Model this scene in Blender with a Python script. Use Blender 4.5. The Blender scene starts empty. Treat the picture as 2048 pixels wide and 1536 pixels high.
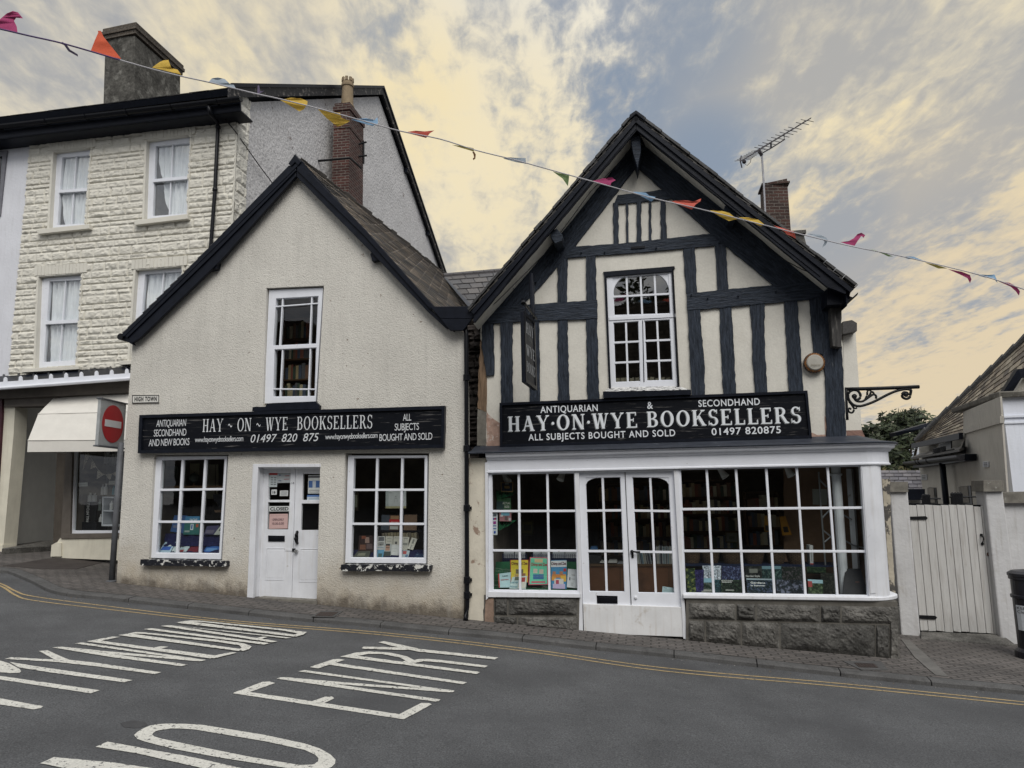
import bpy, bmesh, math, random
import numpy as np
from mathutils import Vector, Matrix, noise
from mathutils.geometry import tessellate_polygon

random.seed(7)
SC = bpy.context.scene
COL = SC.collection
rad = math.radians

# ------------------------------------------------------------------ camera
IMW, IMH, FPX = 2048, 1536, 1420.0
PITCH, ROLL, TH = rad(8.7), rad(-0.9), rad(10.3)
CAMZ = 1.75
_x = Vector((1, 0, 0)); _f = Vector((0, math.cos(PITCH), math.sin(PITCH))); _u = Vector((0, -math.sin(PITCH), math.cos(PITCH)))
CX = _x*math.cos(ROLL)+_u*math.sin(ROLL); CU = -_x*math.sin(ROLL)+_u*math.cos(ROLL); CF = _f
CAMLOC = Vector((0, 0, CAMZ))
cam = bpy.data.objects.new("camera", bpy.data.cameras.new("camera"))
COL.objects.link(cam)
cam.matrix_world = Matrix(((CX.x, CU.x, -CF.x, 0), (CX.y, CU.y, -CF.y, 0), (CX.z, CU.z, -CF.z, CAMZ), (0, 0, 0, 1)))
cam.data.sensor_width = 36; cam.data.lens = 36*FPX/IMW
cam.data.clip_start = .05; cam.data.clip_end = 500
SC.camera = cam
SC.render.resolution_x, SC.render.resolution_y = 1024, 768

# ------------------------------------------------------------------ world, sun, exposure
SUN_EL, SUN_AZ = rad(48), rad(166)          # soft evening daylight from behind the camera, high up
W = bpy.data.worlds.new("World"); SC.world = W; W.use_nodes = True
SC.view_settings.view_transform = 'Standard'; SC.view_settings.look = 'None'
SC.view_settings.exposure = 0.36; SC.view_settings.gamma = 1

def sky():
    nt = W.node_tree; nt.nodes.clear(); L = nt.links.new
    N = lambda t, **k: (lambda n: ([setattr(n, a, b) for a, b in k.items()], n)[1])(nt.nodes.new(t))
    def val(x):
        n = N('ShaderNodeValue'); n.outputs[0].default_value = x; return n.outputs[0]
    def M(op, a, b=None, c=None, clamp=False):
        n = N('ShaderNodeMath', operation=op, use_clamp=clamp)
        for i, v in enumerate((a, b, c)):
            if v is None: continue
            if isinstance(v, (int, float)): n.inputs[i].default_value = v
            else: L(v, n.inputs[i])
        return n.outputs[0]
    def sm(x, a, b):
        n = N('ShaderNodeMapRange', interpolation_type='SMOOTHSTEP'); L(x, n.inputs[0])
        n.inputs[1].default_value = a; n.inputs[2].default_value = b; return n.outputs[0]
    def mix(f, a, b):
        n = N('ShaderNodeMix', data_type='RGBA')
        if isinstance(f, (int, float)): n.inputs[0].default_value = f
        else: L(f, n.inputs[0])
        for i, v in ((6, a), (7, b)):
            if isinstance(v, tuple): n.inputs[i].default_value = (*v, 1)
            else: L(v, n.inputs[i])
        return n.outputs[2]
    out = N('ShaderNodeOutputWorld'); bg = N('ShaderNodeBackground'); L(bg.outputs[0], out.inputs[0])
    st = N('ShaderNodeTexSky', sky_type='NISHITA', sun_disc=False, sun_elevation=SUN_EL, sun_rotation=SUN_AZ)
    st.dust_density = 2.0
    nish = N('ShaderNodeVectorMath', operation='SCALE'); L(st.outputs[0], nish.inputs[0]); nish.inputs[3].default_value = .08
    tc = N('ShaderNodeTexCoord')
    D = tc.outputs['Generated']
    sep = N('ShaderNodeSeparateXYZ'); L(D, sep.inputs[0])
    zc = M('MAXIMUM', sep.outputs[2], .0)
    zc = M('ADD', zc, .12)
    cmb = N('ShaderNodeCombineXYZ'); L(M('DIVIDE', sep.outputs[0], zc), cmb.inputs[0]); L(M('DIVIDE', sep.outputs[1], zc), cmb.inputs[1])
    P = cmb.outputs[0]
    def noi(scale, detail, rough, dist, rot=0, stretch=(1, 1, 1), off=(0, 0, 0)):
        mp = N('ShaderNodeMapping'); L(P, mp.inputs[0]); mp.inputs[3].default_value = stretch
        mp.inputs[2].default_value = (0, 0, rot); mp.inputs[1].default_value = off
        n = N('ShaderNodeTexNoise'); L(mp.outputs[0], n.inputs['Vector']); n.inputs['Scale'].default_value = scale
        n.inputs['Detail'].default_value = detail; n.inputs['Roughness'].default_value = rough
        n.inputs['Distortion'].default_value = dist
        return n.outputs[0]
    def lobe(px, py, a, b):
        r = (CX*((px-IMW/2)/FPX)-CU*((py-IMH/2)/FPX)+CF).normalized()
        n = N('ShaderNodeVectorMath', operation='DOT_PRODUCT'); L(D, n.inputs[0]); n.inputs[1].default_value = r
        return sm(n.outputs['Value'], math.cos(rad(b)), math.cos(rad(a)))
    big = noi(.50, 3, .5, .2, 0, (1, .5, 1), (2.3, 1.1, 0))
    mid = noi(1.55, 10, .60, .12, 0, (1, .20, 1), (.7, .2, 3))
    fine = noi(8.5, 8, .60, .25, 0, (1, .42, 1), (5, 2, 1))
    rip = noi(22, 6, .60, .4, 0, (1, .6, 1), (1, 7, 1))
    gaps = M('MAXIMUM', M('MAXIMUM', lobe(1170, 200, 0, 10.5), lobe(1400, 345, 0, 7)), M('MAXIMUM', M('MULTIPLY', lobe(1330, 60, 0, 8), .7), M('MAXIMUM', M('MULTIPLY', lobe(2010, 740, 0, 15), .7), M('MULTIPLY', lobe(1655, 440, 0, 6), .55))))
    gaps = M('MAXIMUM', gaps, M('MULTIPLY', lobe(840, 20, 0, 8), .6))
    tex = M('ADD', M('ADD', M('MULTIPLY', mid, .55), M('MULTIPLY', fine, .27)), M('MULTIPLY', rip, .18))
    tex = M('ADD', tex, M('MULTIPLY', M('SUBTRACT', big, .5), .30))
    # low sun glowing through the cloud: a broad smooth glow, its edges drawn by the streaks
    warm = M('ADD', M('MULTIPLY', lobe(1720, 300, 0, 21), 1.0), M('MULTIPLY', lobe(1840, 560, 0, 15), .8))
    warm = M('ADD', warm, M('MULTIPLY', lobe(970, 420, 0, 17), .85))
    warm = M('ADD', warm, M('MULTIPLY', lobe(640, 110, 0, 13), .70))
    warm = M('ADD', warm, M('MULTIPLY', lobe(130, 210, 0, 17), .6))
    warm = M('ADD', warm, M('MULTIPLY', lobe(1780, 880, 0, 12), .4))
    warm = M('MULTIPLY', warm, M('ADD', .22, M('MULTIPLY', sm(tex, .40, .58), .72)), clamp=True)
    breaks = M('MAXIMUM', M('MULTIPLY', lobe(1350, 120, 0, 22), 1.0), M('MULTIPLY', lobe(920, 220, 0, 14), .9))
    grey = mix(sm(tex, .40, .60), (.31, .325, .36), (.555, .55, .535))
    grey = mix(M('MULTIPLY', breaks, sm(tex, .475, .56)), grey, (.78, .735, .62))
    peach = mix(lobe(1900, 760, 0, 22), (.80, .685, .445), (.68, .57, .40))
    cloud = mix(warm, grey, peach)
    blue = mix(.10, (.215, .28, .375), nish.outputs[0])
    thin = M('SUBTRACT', 1.0, sm(tex, .43, .56))
    cover = M('MULTIPLY', thin, M('ADD', M('MULTIPLY', gaps, .74), .10), clamp=True)
    col = mix(cover, cloud, blue)
    # the sky overhead and behind the street is brighter than the dull part before the lens
    up = sm(sep.outputs[2], .58, .95)
    back = sm(M('MULTIPLY', sep.outputs[1], -1), .05, .7)
    k = M('ADD', 1.0, M('MAXIMUM', M('MULTIPLY', up, .9), M('MULTIPLY', back, .55)))
    k = M('MULTIPLY', k, sm(sep.outputs[2], -.25, .0))
    sc = N('ShaderNodeVectorMath', operation='SCALE'); L(col, sc.inputs[0]); L(k, sc.inputs[3])
    L(sc.outputs[0], bg.inputs[0]); bg.inputs[1].default_value = .86
sky()
sl = bpy.data.lights.new("sun", 'SUN'); sl.energy = 2.0; sl.angle = rad(40); sl.color = (1, .965, .91)
so = bpy.data.objects.new("sun", sl); COL.objects.link(so)
_sd = Vector((math.sin(SUN_AZ)*math.cos(SUN_EL), math.cos(SUN_AZ)*math.cos(SUN_EL), math.sin(SUN_EL)))
so.rotation_euler = _sd.to_track_quat('Z', 'Y').to_euler()
so.location = _sd*40

# ------------------------------------------------------------------ geometry of the street
def ray(px, py):
    return CX*((px-IMW/2)/FPX)-CU*((py-IMH/2)/FPX)+CF
NV = Vector((-math.sin(TH), -math.cos(TH), 0))       # out of the shop fronts, towards the road
UV_ = Vector((math.cos(TH), -math.sin(TH), 0))       # along the shop fronts, to the right
ZV = Vector((0, 0, 1))
_r = ray(570, 1195); FC = -NV.dot(_r*(11/_r.y))
def A(px, py, w=0.0):
    """point of the photograph on the shop front plane, w metres in front of it"""
    r = ray(px, py); return CAMLOC+r*((FC-w)/(-NV.dot(r)))
def DP(px, py, d):
    r = ray(px, py); return CAMLOC+r*(d/r.y)
def uvw(p):
    q = p-CAMLOC; return (q.dot(UV_), q.z, q.dot(NV)+FC)
def fromuvw(u, v, w):
    return CAMLOC+UV_*u+ZV*v+NV*(w-FC)
_c = (1.14099622e-03, -7.54814417e-02, -1.82940767e+00+CAMZ)
def pz(x):                                           # height of the pavement, the street falls to the right
    x = max(-16, min(16, x)); return _c[0]*x*x+_c[1]*x+_c[2]
def G(px, py, off=0.0):
    r = ray(px, py); t = 10/r.y
    for i in range(60):
        q = CAMLOC+r*t; t = t*.5+.5*(pz(q.x)+off-CAMZ)/r.z
    return CAMLOC+r*t
def Zm(ox, oy, s):
    return lambda pts: [(ox+x/s, oy+y/s) for x, y in pts]
z3 = Zm(230, 300, 3.841); z4 = Zm(500, 540, 5.12); z5 = Zm(940, 520, 4.042); z6 = Zm(1380, 480, 3.656); z7 = Zm(1440, 200, 4.8); z8 = Zm(1680, 740, 9.6)
r1 = Zm(1780, 660, 4.265); r2 = Zm(0, 700, 3.072); r3 = Zm(1960, 1100, 6.4); r4 = Zm(1140, 930, 4.267); r5 = Zm(860, 600, 4.518); r6 = Zm(30, 260, 3.072); r7 = Zm(1020, 580, 6.98)
a1 = Zm(0, 0, 2.926); a2 = Zm(0, 500, 3.413); a3 = Zm(0, 760, 3.2); a4 = Zm(200, 780, 2.695); a5 = Zm(260, 820, 3.2); a6 = Zm(450, 900, 4.8)
b1 = Zm(600, 120, 2.648); b2 = Zm(900, 200, 2.133); b3 = Zm(1150, 480, 4.517); b4 = Zm(940, 760, 2.844); b5 = Zm(920, 880, 3.657); b6 = Zm(1340, 880, 3.49); b7 = Zm(1640, 560, 3.657); b8 = Zm(1740, 880, 2.844)
c1 = Zm(0, 1100, 1.95); c3 = Zm(1024, 0, 2.0); c4 = Zm(1000, 1180, 1.954); c5 = Zm(960, 930, 5.69); c6 = Zm(1360, 930, 5.12); c7 = Zm(300, 900, 6.144); c8 = Zm(680, 900, 6.144)
rd1 = Zm(0, 1220, 3.2); rd2 = Zm(440, 1260, 3.531)

def lerp(a, b, t): return a+(b-a)*t
def l2(a, b, t): return (a[0]+(b[0]-a[0])*t, a[1]+(b[1]-a[1])*t)
def bil(q, s, t):
    """q = TL,TR,BR,BL"""
    return l2(l2(q[0], q[1], s), l2(q[3], q[2], s), t)
def wob(pts, amp=.7, step=9, seed=0):
    """uneven outline for hand hewn edges"""
    out = []; n = len(pts); rr = random.Random(seed+int(pts[0][0]*13+pts[0][1]*7))
    for i in range(n):
        a, b = pts[i], pts[(i+1) % n]; d = math.hypot(b[0]-a[0], b[1]-a[1]); k = max(1, int(d/step))
        for j in range(k):
            p = l2(a, b, j/k); e = amp if (j and d > 25) else amp*.3
            out.append((p[0]+rr.uniform(-e, e), p[1]+rr.uniform(-e, e)*.6))
    return out

def inset(pts, d):
    ar = sum(a[0]*b[1]-b[0]*a[1] for a, b in zip(pts, pts[1:]+pts[:1])); sg = 1 if ar > 0 else -1; out = []; n = len(pts)
    for i in range(n):
        p, a, b = pts[i], pts[i-1], pts[(i+1) % n]; nx = ny = 0
        for u, v in ((a, p), (p, b)):
            dx, dy = v[0]-u[0], v[1]-u[1]; L = math.hypot(dx, dy) or 1; nx -= dy/L*sg; ny += dx/L*sg
        L = math.hypot(nx, ny) or 1; out.append((p[0]+nx/L*d, p[1]+ny/L*d))
    return out
# ------------------------------------------------------------------ materials
MATS = {}
def newmat(name):
    m = bpy.data.materials.new(name); m.use_nodes = True; nt = m.node_tree
    b = nt.nodes['Principled BSDF']; return m, nt, b
def mk(name, base, rough=.65, var=.18, vs=5.0, bump=0.0, bs=60.0, spec=.22, metal=0.0, second=None, ss=9.0, thr=(.55, .62), det=6, stretch=None, coord='Object', fine=0.0, fs=150.0, drop=None):
    """procedural paint/stone: base colour varied by noise, optional second colour in patches, noise bump"""
    if name in MATS: return MATS[name]
    m, nt, b = newmat(name); L = nt.links.new; n = nt.nodes.new
    tc = n('ShaderNodeTexCoord'); src = tc.outputs[coord]
    if stretch:
        mp = n('ShaderNodeMapping'); L(src, mp.inputs[0]); mp.inputs[3].default_value = stretch; srcs = mp.outputs[0]
    else: srcs = src
    nz = n('ShaderNodeTexNoise'); L(srcs, nz.inputs['Vector']); nz.inputs['Scale'].default_value = vs; nz.inputs['Detail'].default_value = det; nz.inputs['Roughness'].default_value = .6
    rp = n('ShaderNodeMapRange'); L(nz.outputs[0], rp.inputs[0]); rp.inputs[1].default_value = .3; rp.inputs[2].default_value = .7
    mx = n('ShaderNodeMix'); mx.data_type = 'RGBA'; L(rp.outputs[0], mx.inputs[0])
    mx.inputs[6].default_value = (*[c*(1-var) for c in base], 1); mx.inputs[7].default_value = (*[min(1, c*(1+var)) for c in base], 1)
    colr = mx.outputs[2]
    if fine:
        nf = n('ShaderNodeTexNoise'); L(srcs, nf.inputs['Vector']); nf.inputs['Scale'].default_value = fs; nf.inputs['Detail'].default_value = 3
        rf = n('ShaderNodeMapRange'); L(nf.outputs[0], rf.inputs[0]); rf.inputs[1].default_value = .3; rf.inputs[2].default_value = .7; rf.inputs[3].default_value = 1-fine; rf.inputs[4].default_value = 1+fine
        vm = n('ShaderNodeVectorMath'); vm.operation = 'SCALE'; L(colr, vm.inputs[0]); L(rf.outputs[0], vm.inputs[3]); colr = vm.outputs[0]
    if second:
        n2 = n('ShaderNodeTexNoise'); L(srcs, n2.inputs['Vector']); n2.inputs['Scale'].default_value = ss; n2.inputs['Detail'].default_value = 8; n2.inputs['Roughness'].default_value = .65; n2.inputs['Distortion'].default_value = .3
        r2_ = n('ShaderNodeMapRange'); L(n2.outputs[0], r2_.inputs[0]); r2_.inputs[1].default_value = thr[0]; r2_.inputs[2].default_value = thr[1]
        m2 = n('ShaderNodeMix'); m2.data_type = 'RGBA'; L(r2_.outputs[0], m2.inputs[0]); L(colr, m2.inputs[6]); m2.inputs[7].default_value = (*second, 1); colr = m2.outputs[2]
    if drop:                                         # vertical drip and dirt streaks
        mp = n('ShaderNodeMapping'); L(tc.outputs['UV'], mp.inputs[0]); mp.inputs[3].default_value = (9, .7, 1)
        n3 = n('ShaderNodeTexNoise'); L(mp.outputs[0], n3.inputs['Vector']); n3.inputs['Scale'].default_value = 2.2; n3.inputs['Detail'].default_value = 6
        r3_ = n('ShaderNodeMapRange'); L(n3.outputs[0], r3_.inputs[0]); r3_.inputs[1].default_value = .52; r3_.inputs[2].default_value = .75; r3_.inputs[4].default_value = drop[3]
        m3 = n('ShaderNodeMix'); m3.data_type = 'RGBA'; L(r3_.outputs[0], m3.inputs[0]); L(colr, m3.inputs[6]); m3.inputs[7].default_value = (*drop[:3], 1); colr = m3.outputs[2]
    L(colr, b.inputs['Base Color'])
    b.inputs['Roughness'].default_value = rough; b.inputs['Specular IOR Level'].default_value = spec; b.inputs['Metallic'].default_value = metal
    if bump:
        nb = n('ShaderNodeTexNoise'); L(srcs, nb.inputs['Vector']); nb.inputs['Scale'].default_value = bs; nb.inputs['Detail'].default_value = 4
        bp = n('ShaderNodeBump'); bp.inputs['Strength'].default_value = 1; bp.inputs['Distance'].default_value = bump; L(nb.outputs[0], bp.inputs['Height']); L(bp.outputs[0], b.inputs['Normal'])
    MATS[name] = m; return m
def col(r, g, b, rough=.5):
    k = 'paper_%d_%d_%d' % (r*999, g*999, b*999)
    return mk(k, (r, g, b), rough, .06, 30)
def brickmat(name, c1, c2, mortar, bw=.225, bh=.075, mort=.01, bump=.004, offset=.5, var=.3, rough=.8, vs=25, freq=2):
    if name in MATS: return MATS[name]
    m, nt, b = newmat(name); L = nt.links.new; n = nt.nodes.new
    tc = n('ShaderNodeTexCoord')
    br = n('ShaderNodeTexBrick'); L(tc.outputs['UV'], br.inputs[0]); br.offset = offset; br.offset_frequency = freq
    br.inputs['Color1'].default_value = (*c1, 1); br.inputs['Color2'].default_value = (*c2, 1); br.inputs['Mortar'].default_value = (*mortar, 1)
    br.inputs['Scale'].default_value = 1; br.inputs['Mortar Size'].default_value = mort; br.inputs['Mortar Smooth'].default_value = .3
    br.inputs['Brick Width'].default_value = bw; br.inputs['Row Height'].default_value = bh
    nz = n('ShaderNodeTexNoise'); L(tc.outputs['Object'], nz.inputs[0]); nz.inputs['Scale'].default_value = vs; nz.inputs['Detail'].default_value = 6
    n2 = n('ShaderNodeTexNoise'); L(tc.outputs['Object'], n2.inputs[0]); n2.inputs['Scale'].default_value = 1.3; n2.inputs['Detail'].default_value = 5
    ad = n('ShaderNodeMath'); ad.operation = 'ADD'; L(nz.outputs[0], ad.inputs[0]); L(n2.outputs[0], ad.inputs[1])
    rp = n('ShaderNodeMapRange'); L(ad.outputs[0], rp.inputs[0]); rp.inputs[1].default_value = .7; rp.inputs[2].default_value = 1.3; rp.inputs[3].default_value = 1-var; rp.inputs[4].default_value = 1+var
    vm = n('ShaderNodeVectorMath'); vm.operation = 'SCALE'; L(br.outputs[0], vm.inputs[0]); L(rp.outputs[0], vm.inputs[3]); L(vm.outputs[0], b.inputs['Base Color'])
    b.inputs['Roughness'].default_value = rough; b.inputs['Specular IOR Level'].default_value = .25
    mu = n('ShaderNodeMath'); mu.operation = 'MULTIPLY_ADD'; L(br.outputs['Fac'], mu.inputs[0]); mu.inputs[1].default_value = -1; L(nz.outputs[0], mu.inputs[2])
    bp = n('ShaderNodeBump'); bp.inputs['Distance'].default_value = bump; L(mu.outputs[0], bp.inputs['Height']); L(bp.outputs[0], b.inputs['Normal'])
    MATS[name] = m; return m
def vcolmat(name, rough=.7, bump=.002, bs=60, var=.25, spec=.3):
    """colour comes from each slate's or leaf's own colour"""
    if name in MATS: return MATS[name]
    m, nt, b = newmat(name); L = nt.links.new; n = nt.nodes.new
    at = n('ShaderNodeVertexColor'); at.layer_name = 'tint'
    tc = n('ShaderNodeTexCoord'); nz = n('ShaderNodeTexNoise'); L(tc.outputs['Object'], nz.inputs[0]); nz.inputs['Scale'].default_value = bs; nz.inputs['Detail'].default_value = 5
    rp = n('ShaderNodeMapRange'); L(nz.outputs[0], rp.inputs[0]); rp.inputs[1].default_value = .3; rp.inputs[2].default_value = .7; rp.inputs[3].default_value = 1-var; rp.inputs[4].default_value = 1+var
    vm = n('ShaderNodeVectorMath'); vm.operation = 'SCALE'; L(at.outputs[0], vm.inputs[0]); L(rp.outputs[0], vm.inputs[3]); L(vm.outputs[0], b.inputs['Base Color'])
    b.inputs['Roughness'].default_value = rough; b.inputs['Specular IOR Level'].default_value = spec
    if bump:
        bp = n('ShaderNodeBump'); bp.inputs['Distance'].default_value = bump; L(nz.outputs[0], bp.inputs['Height']); L(bp.outputs[0], b.inputs['Normal'])
    MATS[name] = m; return m
def glassmat(name, ior=1.5, tint=(.9, .93, .92), rough=.0, gain=1.6, wave=.0006):
    m = bpy.data.materials.new(name); m.use_nodes = True; nt = m.node_tree; nt.nodes.clear(); L = nt.links.new; n = nt.nodes.new
    out = n('ShaderNodeOutputMaterial'); mx = n('ShaderNodeMixShader'); tr = n('ShaderNodeBsdfTransparent'); gl = n('ShaderNodeBsdfGlossy')
    lw = n('ShaderNodeLayerWeight'); lw.inputs[0].default_value = .5; pw = n('ShaderNodeMath'); pw.operation = 'POWER'; pw.inputs[1].default_value = 5
    L(lw.outputs['Facing'], pw.inputs[0]); f0 = ((ior-1)/(ior+1))**2*gain; mu = n('ShaderNodeMath'); mu.operation = 'MULTIPLY_ADD'; mu.inputs[1].default_value = 1-f0; mu.inputs[2].default_value = f0; mu.use_clamp = True
    tc = n('ShaderNodeTexCoord'); nz = n('ShaderNodeTexNoise'); L(tc.outputs['Object'], nz.inputs[0]); nz.inputs['Scale'].default_value = 3.5; nz.inputs['Detail'].default_value = 2
    bp = n('ShaderNodeBump'); bp.inputs['Distance'].default_value = wave; bp.inputs['Strength'].default_value = 1; L(nz.outputs[0], bp.inputs['Height']); L(bp.outputs[0], gl.inputs['Normal'])
    tr.inputs[0].default_value = (*tint, 1); gl.inputs['Roughness'].default_value = rough
    L(pw.outputs[0], mu.inputs[0]); L(mu.outputs[0], mx.inputs[0]); L(tr.outputs[0], mx.inputs[1]); L(gl.outputs[0], mx.inputs[2]); L(mx.outputs[0], out.inputs[0])
    MATS[name] = m; return m

def roughcast(name, base, splash):
    """pebbledash render with a band of splashed dirt above the pavement and faint rain streaks"""
    m, nt, b = newmat(name); L = nt.links.new; n = nt.nodes.new
    tc = n('ShaderNodeTexCoord'); O = tc.outputs['Object']
    def noi(s, d=5, r=.6, vec=O):
        q = n('ShaderNodeTexNoise'); L(vec, q.inputs[0]); q.inputs['Scale'].default_value = s; q.inputs['Detail'].default_value = d; q.inputs['Roughness'].default_value = r; return q.outputs[0]
    def mr(x, a, b_, c=0., d=1.):
        q = n('ShaderNodeMapRange'); L(x, q.inputs[0]); q.inputs[1].default_value = a; q.inputs[2].default_value = b_; q.inputs[3].default_value = c; q.inputs[4].default_value = d; return q.outputs[0]
    def mt(op, a, b_):
        q = n('ShaderNodeMath'); q.operation = op
        for i, v in enumerate((a, b_)):
            if isinstance(v, (int, float)): q.inputs[i].default_value = v
            else: L(v, q.inputs[i])
        return q.outputs[0]
    def mix(f, a, b_):
        q = n('ShaderNodeMix'); q.data_type = 'RGBA'; L(f, q.inputs[0])
        for i, v in ((6, a), (7, b_)):
            if isinstance(v, tuple): q.inputs[i].default_value = (*v, 1)
            else: L(v, q.inputs[i])
        return q.outputs[2]
    big = mr(noi(1.3), .3, .7); c = mix(big, tuple(x*.93 for x in base), tuple(x*1.05 for x in base))
    c = mix(mr(noi(.9, 8, .62), .52, .66, 0., .35), c, tuple(x*.80 for x in base)); c = mix(mr(noi(17, 2, .4), .745, .76, 0., .8), c, (.16, .11, .075))
    peb = noi(55, 3, .55); c = mix(mr(peb, .32, .5, .45, 0.), c, tuple(x*.62 for x in base))
    sp = n('ShaderNodeSeparateXYZ'); L(O, sp.inputs[0])
    # height above the sloping pavement
    h = mt('SUBTRACT', sp.outputs[2], mt('ADD', mt('MULTIPLY', sp.outputs[0], _c[1]), _c[2]))
    hn = mt('ADD', h, mt('MULTIPLY', mt('SUBTRACT', noi(3.2, 7, .65), .5), 1.0))
    c = mix(mr(hn, .80, .0, 0., .75), c, splash)
    c = mix(mr(mt('ADD', h, mt('MULTIPLY', mt('SUBTRACT', noi(5, 8, .7), .5), .55)), .24, .04, 0., .85), c, (.10, .085, .07))
    mp = n('ShaderNodeMapping'); L(tc.outputs['UV'], mp.inputs[0]); mp.inputs[3].default_value = (5, .35, 1)
    c = mix(mr(noi(1.6, 6, .6, mp.outputs[0]),   .50, .74, 0., .36), c, tuple(x*.66 for x in base))
    L(c, b.inputs['Base Color']); b.inputs['Roughness'].default_value = .9; b.inputs['Specular IOR Level'].default_value = .15
    bp = n('ShaderNodeBump'); bp.inputs['Distance'].default_value = .013; bp.inputs['Strength'].default_value = .9
    L(mt('ADD', peb, mt('MULTIPLY', noi(22, 3), .5)), bp.inputs['Height']); L(bp.outputs[0], b.inputs['Normal'])
    MATS[name] = m; return m

CREAM = (.61, .59, .54)
M_ROUGH = roughcast('roughcast_render', CREAM, (.36, .30, .215))
M_PLASTER = mk('cream_plaster', (.63, .61, .55), .75, .06, 3, .003, 25, second=(.52, .49, .42), ss=2.6, thr=(.6, .95), fine=.05, fs=40)
M_BARE = mk('bare_pink_plaster', (.38, .26, .21), .9, .3, 12, .004, 50, second=(.55, .47, .42), ss=14, thr=(.58, .64))
M_TIMBER = mk('black_painted_oak', (.026, .033, .046), .55, .6, 4.5, .014, 7, spec=.15, stretch=(1, 8, 8), coord='UV', second=(.11, .115, .12), ss=4, thr=(.655, .74), fine=.35, fs=22)
M_NAVY = mk('blue_black_gloss_paint', (.008, .010, .016), .4, .25, 9, .0015, 30, spec=.14, second=(.10, .10, .10), ss=22, thr=(.74, .8))
M_BLACK = mk('black_gloss_paint', (.006, .0065, .009), .35, .3, 14, .001, 40, spec=.2)
M_SIGN = mk('weathered_black_signboard', (.005, .006, .009), .45, .3, 6, .001, 40, spec=.12, second=(.15, .145, .14), ss=1.6, thr=(.585, .70), stretch=(1.3, 26, 1), coord='UV')
M_WHITE = mk('white_gloss_paint', (.70, .72, .77), .42, .05, 4, .0008, 45, spec=.25, second=(.33, .31, .28), ss=13, thr=(.665, .70))
M_WHITE2 = mk('dirty_white_paint', (.66, .675, .71), .5, .08, 3, .0012, 40, spec=.22, second=(.36, .33, .29), ss=9, thr=(.66, .75), drop=(.42, .38, .32, .3))
M_PEEL = mk('peeling_black_sill_paint', (.014, .015, .02), .5, .3, 20, .004, 26, second=(.60, .60, .57), ss=11, thr=(.555, .575))
M_LEAD = mk('lead_sheet', (.035, .040, .052), .5, .25, 6, .003, 12, spec=.2, second=(.13, .14, .16), ss=8, thr=(.62, .72))
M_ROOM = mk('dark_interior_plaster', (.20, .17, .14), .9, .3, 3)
M_WOOD = mk('brown_shelf_wood', (.115, .068, .038), .6, .3, 4, stretch=(1, 8, 1))
M_GLASS = glassmat('window_glass', 1.5, (.88, .91, .90), 0, 1.7)
M_GLASS_UP = glassmat('upper_window_glass', 1.52, (.8, .84, .84), 0, 5.0, .0003)
M_STONE = mk('cream_painted_rock_faced_stone', (.62, .60, .535), .8, .06, 2, .003, 40, second=(.45, .42, .35), ss=3.4, thr=(.62, .9), spec=.2)
M_SAND = mk('grey_sandstone', (.108, .104, .096), .9, .5, 4, .012, 26, second=(.24, .23, .21), ss=3.2, thr=(.56, .78), fine=.35, fs=45)
M_SAND2 = mk('grey_cap_stone', (.17, .16, .14), .9, .3, 9, .004, 50, second=(.30, .30, .28), ss=16, thr=(.62, .68))
M_SLATE = vcolmat('roof_slate', .6, .002, 30, .3, .35)
M_IRON = mk('black_cast_iron', (.007, .0075, .009), .5, .3, 20, .002, 60)

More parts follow.
